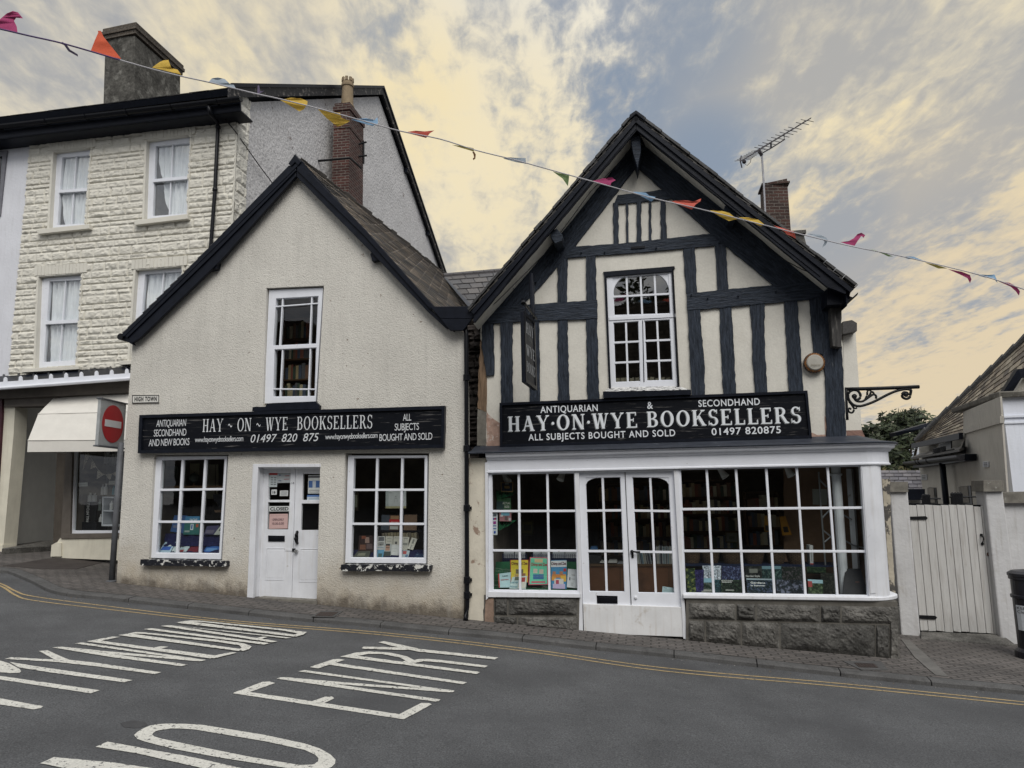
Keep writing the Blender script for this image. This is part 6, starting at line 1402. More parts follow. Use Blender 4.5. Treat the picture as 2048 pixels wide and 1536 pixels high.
for (x, y) in ((1973, 929), (1849, 955)):
    m = MB(); q = [(x-5, y-6), (x+6, y-6), (x+6, y+5), (x-5, y+5)]; m.solid([side(*p)-UV_*.02 for p in q], UV_*.05, M_WHITE2)
    for k in range(3): m.solid([side(*p)-UV_*.024 for p in ((x-3, y-4+k*3), (x+4, y-4+k*3), (x+4, y-2.6+k*3), (x-3, y-2.6+k*3))], UV_*.02, M_BLACK)
    m.build('air_brick', M_WHITE2, VL)
def railing(label, pts, rail, d):
    t = thing('iron_spikes', label, 'railing', DP(*rail[0], d)); 
    for (x0, y0, x1, y1) in pts: m = MB(); a, b = DP(x0, y0, d), DP(x1, y1, d); m.tube([a, a.lerp(b, .12), b], [.004, .03, .03], M_IRON, 6); m.build('spike', M_IRON, t)
    m = MB(); m.tube([DP(*rail[0], d), DP(*rail[1], d)], .016, M_IRON, 6); m.build('rail', M_IRON, t)
railing('iron spikes in front of the downpipe foot, right of it above the gate', [(*r1([(x, 1382)])[0], *r1([(x+6, 1495)])[0]) for x in (531, 556, 580, 602)], r1([(510, 1425), (738, 1422)]), 12.0)
railing('iron spikes left of the villa downpipe above the gate', [(*r1([(x, 1398)])[0], *r1([(x+4, 1490)])[0]) for x in (284, 306, 326)], r1([(262, 1438), (430, 1438)]), 12.3)
railing('small iron spikes on the lean-to roof under the louvre', [(*r1([(x, y)])[0], *r1([(x+4, y+42)])[0]) for x, y in ((380, 1008), (396, 1003), (412, 998), (443, 990), (460, 986))], r1([(366, 1050), (548, 1016)]), 13.2)
# ---- litter bin cut by the right edge
LB = thing('litter_bin', 'black cast litter bin with a white notice at the right edge', 'bin', G(2048, 1310))
cb = DP(2075, 1290, 9.9); zb = G(2040, 1308).z; M_BIN = mk('black_bin_paint', (.012, .012, .018), .35, .3, 8, .001, 40, spec=.5)
hB = DP(2040, 1150, 9.7).z-zb; R_ = .25
m = MB(); m.lathe(Vector((cb.x, cb.y, zb)), [(R_+.01, 0), (R_+.015, .03), (R_+.01, .10), (R_-.03, .14), (R_-.03, hB*.70), (R_-.01, hB*.71), (R_-.01, hB*.74), (R_-.03, hB*.75), (R_-.03, hB*.92), (R_-.01, hB*.93), (R_-.01, hB*.96), (R_+.0, hB*.97), (R_+.0, hB), (R_-.05, hB+.03), (.05, hB+.05)], M_BIN, 28); m.build('body', M_BIN, LB, smooth=False)
lx = ((CAMLOC-cb)*Vector((1, 1, 0))).normalized(); sd = Vector((lx.y, -lx.x, 0)); sd = sd if sd.x > 0 else -sd
m = MB()
for i in range(6):
    g0, g1 = -.98+i*.3, -.98+(i+1)*.3
    d0, d1 = lx*math.cos(g0)+sd*math.sin(g0), lx*math.cos(g1)+sd*math.sin(g1); z0, z1_ = zb+hB*.34, zb+hB*.63
    m.face([Vector((cb.x, cb.y, z))+d*(R_-.026) for d, z in ((d0, z0), (d1, z0), (d1, z1_), (d0, z1_))], col(.60, .63, .66))
m.build('notice', None, LB)
m = MB(); d0, d1 = lx*math.cos(-.85)+sd*math.sin(-.85), lx*math.cos(-.2)+sd*math.sin(-.2); tb0, tb1 = Vector((cb.x, cb.y, zb+hB*.585))+d0*(R_-.018), Vector((cb.x, cb.y, zb+hB*.585))+d1*(R_-.012)
text(m, 'KEEP', tb0, tb1, .035, .004, M_BLACK); m.build('lettering', M_BLACK, LB); m = MB(); text(m, 'Clean', tb0-ZV*.05, tb1-ZV*.05, .035, .004, M_BLACK); m.build('lettering', M_BLACK, LB)
# ---- pavement furniture
m = MB(); m.solid([G(*p, .012) for p in ((623, 1232), (642, 1221.5), (686, 1222), (668, 1233.5))], Vector((0, 0, -.01)), M_KERB); o1 = thing('drain_cover', 'small iron drain cover in the pavement by the bookshop with the downpipe', 'drain', G(655, 1228)); m.build('surround', M_KERB, o1)
m = MB(); 
def grate(m, q, nb):
    m.solid([G(*p, .015) for p in q], Vector((0, 0, -.008)), M_BLACK)
    for k in range(nb):
        a0, a1 = k/nb+.15/nb, (k+.8)/nb; m.solid([G(*bil(q, a, b), .019) for a, b in ((a0, .06), (a1, .06), (a1, .94), (a0, .94))], Vector((0, 0, -.006)), mk('rusty_grate', (.07, .055, .05), .7, .3, 20))
grate(m, [(641, 1223.5), (677, 1224), (664, 1232), (630, 1231)], 9); m.build('grate', None, o1)
o2 = thing('drain_cover', 'dark drain cover in a pale square surround near the stone plinth corner', 'drain', G(1730, 1330))
m = MB(); m.solid([G(*p, .012) for p in ((1686, 1322), (1762, 1322), (1776, 1339), (1722, 1339))], Vector((0, 0, -.01)), M_KERB); m.build('surround', M_KERB, o2)
m = MB(); grate(m, [(1708, 1325), (1748, 1327), (1757, 1335), (1718, 1334)], 7); m.build('grate', None, o2)
m = MB(); m.solid([G(*p, .012) for p in wob(c4([(1566, 190), (1600, 195), (1700, 285), (1752, 338), (1700, 330), (1620, 262)]), .4, 10, 2)], Vector((0, 0, -.012)), mk('granite_edging', (.135, .13, .122), .85, .2, 6, .003, 60)); o = m.build('edging_stones', None, None); tag(o, None, None, kind='structure')
m = MB(); m.solid([G(*p, .010) for p in r2([(20, 1325), (330, 1275), (660, 1292), (600, 1312), (470, 1345), (260, 1345)])], Vector((0, 0, -.01)), mk('dark_tarmac_patch', (.05, .043, .04), .85, .2, 4, .003, 90)); o = m.build('tarmac_patch', None, None); tag(o, None, None, kind='structure')
m = MB(); m.solid([G(*p, -.067) for p in wob([(240, 1446), (262, 1441), (290, 1443), (296, 1450), (270, 1456), (248, 1454)], 2, 5, 1)], Vector((0, 0, -.001)), M_STAIN); o = m.build('oil_stain', None, None); tag(o, None, None, kind='structure')

# ================================================================== trees
M_LEAF = vcolmat('leaf', .6, 0, 5, .3, .3)
M_BARK = mk('bark', (.09, .07, .05), .9, .3, 8, .01, 20)
def tree(name, label, base, h, spread, clumps, per, tints, seed, leaf=.11, group=None):
    t = thing(name, label, 'tree', base, group); rr = random.Random(seed); base = Vector(base)
    m = MB(); top = base+Vector((0, 0, h*.75)); m.tube([base, base.lerp(top, .4)+Vector((.1, 0, 0)), top], [h*.035, h*.025, h*.008], M_BARK, 8)
    cs = []
    for k in range(clumps):
        z = rr.uniform(.12, 1.0); r_ = spread*math.sqrt(max(.05, 1-((z-.5)/.54)**2))*rr.uniform(.35, 1.0); a = rr.uniform(0, 2*math.pi)
        c = base+Vector((math.cos(a)*r_, math.sin(a)*r_, z*h)); cs.append((c, rr.uniform(.14, .26)*spread))
        if k % 2 == 0: s_ = base.lerp(top, min(.95, z*.75)); m.tube([s_, s_.lerp(c, .6)+Vector((0, 0, .1)), c], [h*.010, h*.006, h*.002], M_BARK, 5)
    m.build('trunk', M_BARK, t)
    m = MB()
    for c, r_ in cs:
        f = rr.uniform(.55, 1.25)
        for k in range(per):
            d = Vector((rr.gauss(0, 1), rr.gauss(0, 1), rr.gauss(0, .8))).normalized()*r_*rr.random()**.4*1.15; p = c+d
            ax = Vector((rr.gauss(0, 1), rr.gauss(0, 1), rr.gauss(0, 1))).normalized(); b_ = ax.orthogonal().normalized(); s_ = leaf*rr.uniform(.6, 1.3); tn = rr.choice(tints); g = f*rr.uniform(.7, 1.3)
            m.face([p-ax*s_, p+b_*s_*.45, p+ax*s_, p-b_*s_*.45], M_LEAF, 0, tuple(x*g for x in tn))
    m.build('crown', M_LEAF, t, norm=False)
DG = ((.035, .048, .022), (.05, .062, .028), (.028, .038, .02)); YG = ((.105, .095, .03), (.08, .085, .03), (.13, .105, .035))
tz = -.6
def tr(px, d): p = DP(px, 980, d); return (p.x, p.y, tz)
tree('broadleaf_tree', 'dark green tree nearest the bookshop corner, behind the outhouse', tr(1762, 24), 4.4, 1.35, 90, 90, DG, 3)
tree('broadleaf_tree', 'taller dark green tree behind the scroll bracket tip, beside the villa roof', tr(1818, 25), 5.0, 1.3, 95, 90, DG, 8)
tree('yellowing_bush', 'yellow green bush in front of the two dark trees', tr(1796, 20), 2.75, .95, 60, 80, YG, 12, .08)
tree('broadleaf_tree', 'small dark tree just showing over the villa hip', tr(1884, 27), 4.9, .5, 16, 50, DG, 15)

# ================================================================== bunting across the street
BT = thing('bunting', 'string of faded coloured pennants slung across the street above the shops', 'bunting', DP(1024, 320, 7.5))
def bd(px): return 6.0+3.1*px/2048
LINE = [(-40, 50), (0, 58), (60, 72), (130, 88), (240, 120), (330, 145), (420, 165), (510, 187), (560, 198), (640, 218), (720, 240), (800, 262), (880, 278), (950, 300), (1030, 320), (1120, 345), (1200, 367), (1300, 395), (1400, 418), (1500, 443), (1600, 468), (1700, 492), (1800, 512), (1900, 535), (1980, 556), (2060, 583)]
M_CORD = mk('pale_cord', (.45, .44, .46), .8); M_CORDP = mk('purple_cord', (.10, .07, .16), .8)
m = MB(); m.tube([DP(*p, bd(p[0])) for p in smooth_px(LINE[:5], 4)], .0075, M_CORDP, 6); m.tube([DP(*p, bd(p[0])) for p in smooth_px(LINE[4:], 4)], .0065, M_CORD, 6); m.build('cord', M_CORD, BT)
FL = [
 ('mag', a1([(-60, 150), (0, 112), (40, 78), (75, 64), (105, 72), (135, 108), (95, 104), (82, 122), (98, 155), (103, 195), (50, 184), (-40, 165)])), ('ora', a1([(530, 300), (553, 240), (575, 190), (572, 180), (590, 180), (606, 215), (650, 270), (710, 345), (620, 325)])),
 ('yel', a1([(890, 395), (935, 362), (960, 352), (985, 350), (1003, 398), (1040, 408), (1060, 437), (975, 415)])), ('gry', a1([(1222, 478), (1240, 458), (1275, 453), (1315, 462), (1345, 490), (1368, 495), (1382, 521), (1300, 500)])),
 ('pur', a1([(345, 250), (365, 245), (388, 258), (410, 290), (455, 318), (457, 332), (400, 300), (375, 265)])), ('pur', a1([(1505, 553), (1508, 500), (1516, 500), (1522, 532), (1548, 530), (1520, 546)])),
 ('yel', a1([(1640, 585), (1700, 572), (1760, 575), (1800, 592), (1798, 612), (1778, 640), (1752, 652), (1690, 615)])), ('yel', a1([(1860, 640), (1930, 652), (1990, 660), (1998, 690), (2050, 708), (2010, 730), (1975, 742), (1910, 690)])),
 ('blu', b1([(270, 314), (350, 308), (395, 318), (410, 303), (413, 335), (385, 350), (330, 335)])), ('red', b1([(555, 383), (610, 374), (660, 378), (712, 373), (688, 388), (668, 413), (610, 398)])),
 ('olv', b1([(805, 450), (860, 455), (920, 467), (921, 485), (870, 470)])), ('bri', b1([(912, 486), (922, 485), (931, 500), (929, 522), (918, 531), (915, 522), (922, 515), (918, 498)])), ('gry', b1([(1075, 522), (1100, 515), (1150, 518), (1195, 519), (1197, 550), (1140, 540)])),
 ('grn', b2([(438, 305), (475, 314), (509, 316), (507, 340), (503, 368), (480, 335)])), ('mag', b2([(605, 346), (650, 335), (692, 331), (707, 342), (688, 352), (685, 364), (650, 358)])), ('blu', b2([(780, 391), (835, 395), (850, 408), (877, 414), (860, 434), (830, 418)])),
 ('cor', b2([(945, 431), (1000, 428), (1040, 433), (1072, 420), (1068, 432), (1048, 445), (1032, 468), (990, 452)])), ('yel', b2([(1108, 470), (1160, 473), (1192, 482), (1225, 508), (1190, 516), (1150, 497)])), ('yel', b2([(1230, 500), (1270, 501), (1315, 510), (1340, 530), (1325, 540), (1280, 516)])),
 ('cor', b2([(1380, 535), (1425, 548), (1467, 561), (1473, 575), (1476, 592), (1450, 578), (1435, 572), (1425, 560)])), ('gry', b2([(1520, 570), (1580, 575), (1606, 588), (1613, 598), (1603, 618), (1588, 629), (1598, 605), (1585, 590), (1545, 577)])),
 ('mag', b2([(1665, 606), (1700, 602), (1722, 590), (1738, 572), (1755, 566), (1771, 576), (1765, 588), (1755, 580), (1740, 600), (1726, 622), (1690, 614)])),
 ('grn', c3([(1430, 995), (1480, 1008), (1525, 1026), (1505, 1026), (1485, 1016)])), ('blu', c3([(1560, 1026), (1605, 1026), (1645, 1042), (1615, 1036), (1585, 1036)])), ('olv', c3([(1650, 1050), (1700, 1060), (1742, 1074), (1705, 1074)])),
 ('mag', c3([(1742, 1076), (1800, 1087), (1832, 1100), (1838, 1118), (1832, 1133), (1822, 1113), (1790, 1097)])), ('blu', c3([(1845, 1095), (1900, 1100), (1930, 1098), (1938, 1115), (1942, 1132), (1925, 1112), (1890, 1110)])), ('mag', c3([(1945, 1125), (1990, 1131), (2018, 1146), (2032, 1165), (2028, 1183), (2015, 1165), (1995, 1147)])),
]
FC_ = dict(mag=(.38, .06, .16), ora=(.62, .12, .06), yel=(.66, .45, .09), gry=(.36, .42, .48), pur=(.13, .11, .17), blu=(.26, .42, .60), red=(.50, .10, .075), olv=(.42, .36, .10), grn=(.30, .43, .20), cor=(.66, .15, .11), bri=(.33, .17, .09))
def clothmat(name, c):
    m_ = mk(name, c, .85, .12, 14, .002, 60); nt = m_.node_tree; L = nt.links.new; b = nt.nodes['Principled BSDF']; out = [x for x in nt.nodes if x.type == 'OUTPUT_MATERIAL'][0]
    tl = nt.nodes.new('ShaderNodeBsdfTranslucent'); tl.inputs[0].default_value = (*c, 1); ms = nt.nodes.new('ShaderNodeMixShader'); ms.inputs[0].default_value = .4; L(b.outputs[0], ms.inputs[1]); L(tl.outputs[0], ms.inputs[2]); L(ms.outputs[0], out.inputs[0]); return m_
for i, (k, pl) in enumerate(FL):
    mat = clothmat('cotton_'+k, FC_[k]) if 'cotton_'+k not in MATS else MATS['cotton_'+k]
    cx = sum(p[0] for p in pl)/len(pl); m = MB()
    out = []; n = len(pl)
    for a in range(n):
        for j in range(3): out.append(l2(pl[a], pl[(a+1) % n], j/3))
    tri = tessellate_polygon([[Vector((p[0], p[1], 0)) for p in out]]); V = []
    for p in out:
        ln = np.interp(p[0], [q[0] for q in LINE], [q[1] for q in LINE]); off = abs(p[1]-ln)/60
        V.append(DP(p[0], p[1], bd(p[0])+.01+.16*off+.03*math.sin(p[0]*.25+i)*min(1, off*3)))
    m.raw(V, [tuple(t_) for t_ in tri], mat); m.build('pennant', mat, BT, smooth=True)

# ================================================================== things in the windows
INK = mk('black_print', (.02, .02, .025), .6)
def photo(i, base, second, ss=9, thr=(.45, .6)):
    return mk('cover_picture_%d' % i, base, .55, .85, 34+i % 5*4, 0, second=second, ss=ss, thr=thr, spec=.08, fine=.6, fs=75)
def book(label, q, w0, w1, c, thick=.02, patches=(), titles=(), name='book', cat='book', group=None, mat=None):
    """a cover traced q = TL,TR,BR,BL leaning from w0 at its foot to w1 at its head, print on it and a title of its own"""
    TL, TR, BR, BL = A(*q[0], w1), A(*q[1], w1), A(*q[2], w0), A(*q[3], w0)
    n = (TR-TL).cross(BL-TL).normalized()
    if n.dot(CAMLOC-TL) < 0: n = -n
    m = MB(); m.solid([TL, TR, BR, BL], -n*thick, mat or col(*c))
    f = lambda s, t: TL.lerp(TR, s).lerp(BL.lerp(BR, s), t)
    for k, (s0, t0, s1, t1, cc) in enumerate(patches):
        e = n*(.0012+.0006*k); m.face([f(s0, t0)+e, f(s1, t0)+e, f(s1, t1)+e, f(s0, t1)+e], cc if isinstance(cc, bpy.types.Material) else col(*cc))
    o = m.build(name, None, None, norm=False); tag(o, label, cat, group)
    for (s, s0, s1, t, h, cc) in titles:
        g = MB(); P0, P1 = f(s0, t), f(s1, t); up = (f(s0, t-.1)-f(s0, t)).normalized(); text(g, s, P0+n*.004, P1+n*.004, (BL-TL).length*h, .001, cc if isinstance(cc, bpy.types.Material) else col(*cc), up=up, bold=.025); g.build('title', None, o)
    return o
def cloth(label, q, w0, w1, c, amp=.03, f=4.0, seed=0, cat='cloth'):
    m = MB(); n, k = 40, 14; V = []
    for j in range(k+1):
        for i in range(n+1):
            s, t = i/n, j/k; p = bil(q, s, t); w = w1+(w0-w1)*t
            V.append(A(*p, w)+NV*amp*(noise.noise(Vector((s*f*3+seed, t*f, seed)))+.5*math.sin(s*f*9+3*noise.noise(Vector((t*2, s*3, seed))))))
    m.raw(V, [(j*(n+1)+i, j*(n+1)+i+1, (j+1)*(n+1)+i+1, (j+1)*(n+1)+i) for j in range(k) for i in range(n)])
    o = m.build('display_cloth', mk('cloth_%d_%d' % (c[1]*999, c[2]*999), c, .9, .2, 8, .002, 80), None, smooth=True, norm=False); return tag(o, label, cat)
# ---- left window of the white shop front
cloth('green cloth hung behind the picture books in the small shop window', c5([(180, 1100), (1118, 1100), (1118, 1440), (140, 1440)]), -.34, -.42, (.018, .105, .048), .03, 3, 1)
cloth('green cloth spread under the picture books on the window board', c5([(150, 1385), (1118, 1375), (1118, 1440), (140, 1440)]), -.07, -.30, (.018, .105, .048), .02, 4, 2)
cloth('green cloth on the upper display shelf under the bee book', c5([(180, 290), (402, 300), (370, 345), (188, 395)]), -.40, -.45, (.02, .11, .05), .03, 2, 3)
cloth('green cloth hanging from the lower display shelf under the pink book', c5([(205, 640), (415, 628), (330, 690), (215, 748)]), -.40, -.45, (.02, .11, .05), .03, 2, 4)
book('yellow picture book beside the mint green one', c5([(343, 1080), (552, 1078), (547, 1335), (350, 1338)]), -.16, -.26, (.45, .08, .04), patches=[(.04, .02, .97, .98, (.70, .56, .04)), (.3, .42, .72, .62, (.16, .12, .06)), (.2, .62, .9, .9, (.62, .50, .10)), (.25, .66, .45, .9, (.50, .30, .10)), (.6, .6, .85, .85, (.25, .12, .06))], titles=[('Chimp and Zee', .07, .95, .22, .12, (.14, .02, .02))])
book('mint green picture book with a pink border, tallest in the small window', c5([(568, 1048), (772, 1055), (775, 1362), (552, 1365)]), -.16, -.26, (.55, .10, .16), patches=[(.045, .03, .955, .97, (.16, .60, .40)), (.27, .06, .72, .19, (.70, .52, .30)), (.14, .87, .86, .93, (.55, .10, .16)), (.22, .62, .78, .80, (.05, .16, .34)), (.22, .42, .44, .58, (.60, .52, .44)), (.54, .44, .76, .60, (.60, .52, .44))], titles=[('Chimp and Zee', .08, .95, .31, .10, (.38, .03, .04))])
book('blue picture book with bright fruit along its foot', c5([(808, 1085), (986, 1080), (986, 1410), (812, 1405)]), -.15, -.25, (.06, .24, .44), patches=[(.0, .02, 1, .24, (.66, .68, .70)), (.05, .50, .95, .62, (.55, .22, .06)), (.03, .58, .3, .72, (.65, .30, .05)), (.62, .55, .97, .75, (.65, .40, .06)), (.2, .66, .8, .86, (.62, .58, .56)), (.3, .7, .5, .84, (.40, .06, .10)), (.1, .84, .9, 1, (.50, .42, .62)), (.8, .3, .97, .40, (.45, .03, .03)), (.1, .40, .30, .5, (.40, .18, .10)), (.55, .40, .76, .5, (.40, .18, .10))], titles=[('Chimp and Zee', .02, .97, .17, .10, (.10, .02, .03))])
book('pale blue book with a red spine, left end of the picture book row', c5([(205, 1238), (352, 1220), (342, 1392), (215, 1395)]), -.12, -.2, (.42, .60, .64), patches=[(0, 0, .1, 1, (.45, .04, .04))], titles=[('Little', .35, .8, .25, .08, INK), ('stories', .2, .85, .5, .08, (.4, .05, .05))])
book('pale book with a red and white picture, in front of the yellow one', c5([(368, 1275), (535, 1262), (520, 1412), (332, 1405)]), -.09, -.15, (.50, .62, .62), patches=[(.5, .05, .98, .95, (.60, .58, .52)), (.6, .1, .9, .45, (.35, .05, .05)), (.2, .02, .5, .3, (.12, .14, .10))], titles=[('NEVER', .05, .5, .55, .13, (.15, .30, .36)), ('FIDDLE', .02, .48, .9, .13, (.15, .30, .36))])
book('white book with a ring of black print, right end of the picture book row', c5([(1000, 1180), (1112, 1190), (1108, 1402), (988, 1390)]), -.12, -.2, (.56, .57, .60), patches=[(.2, .45, .3, .62, (.05, .05, .05)), (.4, .3, .75, .34, (.3, .3, .3)), (.38, .52, .72, .55, (.3, .3, .3)), (.35, .75, .6, .77, (.3, .3, .3)), (.35, .85, .6, .87, (.3, .3, .3))])
book('small tan bordered bee book on the upper green shelf', c5([(235, 197), (377, 195), (375, 305), (240, 303)]), -.36, -.42, (.30, .20, .09), patches=[(.07, .08, .93, .92, (.02, .035, .06)), (.35, .05, .65, .25, (.25, .28, .26))], titles=[('BEES', .3, .72, .65, .25, (.5, .34, .12))])
book('dark green book titled ACTUAL SIZE', c5([(190, 375), (352, 372), (352, 508), (188, 508)]), -.36, -.42, (.03, .10, .04), patches=[(.0, .3, .5, 1, (.02, .05, .05))], titles=[('ACTUAL', .42, .98, .55, .17, (.55, .58, .52)), ('SIZE', .55, .9, .85, .17, (.55, .58, .52))])
book('pink and blue book on the lower green shelf', c5([(220, 540), (356, 540), (356, 640), (222, 638)]), -.36, -.42, (.35, .16, .18), patches=[(.15, .0, .85, .38, (.16, .38, .50)), (.08, .3, .3, .5, (.6, .6, .6)), (.45, .45, .7, .9, (.12, .08, .08)), (.78, .62, .95, .95, (.5, .5, .5))])
# payment stickers on the glass
o = book('white strip of payment stickers stuck inside the glass at the left', c5([(134, 550), (200, 548), (198, 795), (138, 796)]), -.05, -.05, (.62, .66, .68), .002, name='sticker_strip', cat='sticker', patches=[(.2, .04, .8, .15, (.12, .14, .16)), (.15, .21, .85, .30, (.05, .06, .25)), (.45, .21, .7, .30, (.4, .03, .05)), (.25, .37, .75, .50, (.28, .04, .22)), (.2, .56, .8, .6, (.05, .12, .35)), (.2, .69, .8, .73, (.05, .12, .35)), (.35, .82, .7, .93, (.03, .08, .35))])
# blue lattice crates with paper in them
M_CRATE = mk('navy_plastic', (.012, .016, .05), .4, .2)
for lab, (x0, x1) in (('navy lattice crate of papers behind the yellow picture book', (255, 530)), ('navy lattice crate behind the mint green picture book', (590, 800)), ('navy lattice crate of papers behind the blue picture book', (812, 1120))):
    t = thing('lattice_crate', lab, 'crate', A(*c5([((x0+x1)/2, 1110)])[0], -.6), 'navy lattice crates in the small shop window'); m = MB(); y0, y1 = 1012, 1110
    for k in range(15): x = x0+(x1-x0)*k/14; m.px(c5([(x-2, y0), (x+3, y0), (x+3, y1), (x-2, y1)]), -.52, .008, M_CRATE)
    for k in range(7): y = y0+(y1-y0)*k/6; m.px(c5([(x0, y-2), (x1, y-2), (x1, y+3), (x0, y+3)]), -.518, .008, M_CRATE)
    m.px(c5([(x0, y0), (x1, y0), (x1, y1), (x0, y1)]), -.80, .01, M_CRATE); m.build('lattice', M_CRATE, t)
    m = MB(); m.px(c5([(x0+15, 985), ((x0+x1)/2-5, 980), ((x0+x1)/2-5, 1060), (x0+15, 1060)]), -.60, .01, col(.50, .52, .55)); m.px(c5([((x0+x1)/2+5, 990), (x1-15, 985), (x1-15, 1060), ((x0+x1)/2+5, 1060)]), -.62, .01, col(.55, .56, .58)); m.build('papers', None, t)
M_SPOT = mk('white_lamp_enamel', (.62, .62, .60), .4)
def spot(label, p, d, sc=1.0):
    t = thing('spot_lamp', label, 'lamp', A(*p, -.5)); c = A(*p, -.5); ax = Vector(d).normalized()
    m = MB(); m.lathe(c-ax*.09*sc, [(.022, 0), (.03, .02), (.055, .13), (.058, .16), (.045, .155)], M_SPOT, 14, ax); m.build('shade', M_SPOT, t); m = MB(); m.tube([c-ax*.08, c-ax*.10+ZV*.12], .008, M_SPOT, 6); m.build('stem', M_SPOT, t)
spot('white spot lamp over the bee book', c5([(298, 155)])[0], (.5, -.3, -.8)); spot('white spot lamp at the right top of the small shop window', c5([(930, 125)])[0], (-.4, -.3, -.8)); spot('white spot lamp in the second pane of the wide shop window', c6([(438, 85)])[0], (.5, -.3, -.8)); spot('white spot lamp in the fourth pane of the wide shop window', c6([(1115, 70)])[0], (.3, -.3, -.8))
# ---- counter behind the doors with rows of discs and papers
CT = thing('counter', 'brown wooden counter behind the arched glass doors', 'counter', A(1260, 1190, -.9)); m = MB()
cq = r4([(150, 848), (900, 848), (905, 1140), (150, 1130)]); m.px(cq, -.95, .04, mk('brown_board', (.16, .075, .04), .5, .15, 3, second=(.10, .05, .03), ss=2, thr=(.55, .7))); m.build('front', None, CT)
m = MB(); a, b = A(*cq[0], -.93), A(*cq[1], -.93); m.solid([a, b, b-NV*.5, a-NV*.5], -ZV*.03, M_WOOD); m.build('top', M_WOOD, CT)
m = MB()
for x in (425, 840): m.px(r4([(x, 850), (x+6, 850), (x+8, 1130), (x+2, 1130)]), -.946, .01, M_WOOD)
m.build('joint', M_WOOD, CT)
k = 0
for (x0, x1, n_, y0, y1, ln) in ((575, 700, 15, 735, 843, 26), (742, 880, 17, 690, 843, 14)):
    for i in range(n_):
        x = x0+(x1-x0)*i/n_; h = random.uniform(0, 14); wd = (x1-x0)/n_*random.uniform(.55, .85); cc = random.choice(((.55, .57, .58), (.60, .61, .60), (.40, .45, .47), (.5, .48, .42), (.10, .10, .12), (.2, .3, .36)))
        m = MB(); m.px(r4([(x-ln+8, y0+h), (x-ln+8+wd, y0+h-2), (x+wd, y1), (x, y1)]), -1.0-.01*(i % 3), .13, col(*cc)); o = m.build('book', None, None); tag(o, 'thin pale book in the leaning row on the brown counter', 'book', 'thin books standing on the counter'); k += 1
for i, (x, y, wd, hh, cc, lb) in enumerate(((255, 830, 62, 10, (.58, .58, .56), 'white paper pile on the counter behind the left glass door, left of two'), (325, 828, 76, 14, (.62, .62, .60), 'white paper pile on the counter behind the left glass door, right of two'), (405, 838, 50, 10, (.30, .31, .33), 'grey books lying flat on the counter beside the door meeting stile'), (172, 715, 60, 16, (.08, .20, .42), 'blue book lying on the dark box behind the left glass door'))):
    m = MB(); 
    for j in range(3): m.px(r4([(x+3*j, y-hh*j*.55), (x+wd-2*j, y-hh*j*.55), (x+wd-2*j, y-hh*j*.55+hh*.5), (x+3*j, y-hh*j*.55+hh*.5)]), -1.0-.02*j, .2, col(*[q*(1-.12*j) for q in cc]))
    o = m.build('paper_pile', None, None); tag(o, lb, 'papers')
m = MB(); m.px(r4([(157, 770), (262, 775), (262, 845), (157, 845)]), -1.05, .3, col(.03, .03, .032)); o = m.build('box', None, None, bevel=.01); tag(o, 'dark box on the counter behind the left glass door', 'box')
book('pale blue leaflet standing at the foot of the right glass door', r4([(790, 1035), (895, 1050), (892, 1095), (785, 1092)]), -.12, -.14, (.38, .50, .53), .003, patches=[(.1, .15, .35, .25, (.1, .15, .2)), (.1, .4, .8, .45, (.2, .28, .3)), (.1, .6, .8, .65, (.2, .28, .3))], name='leaflet', cat='leaflet')
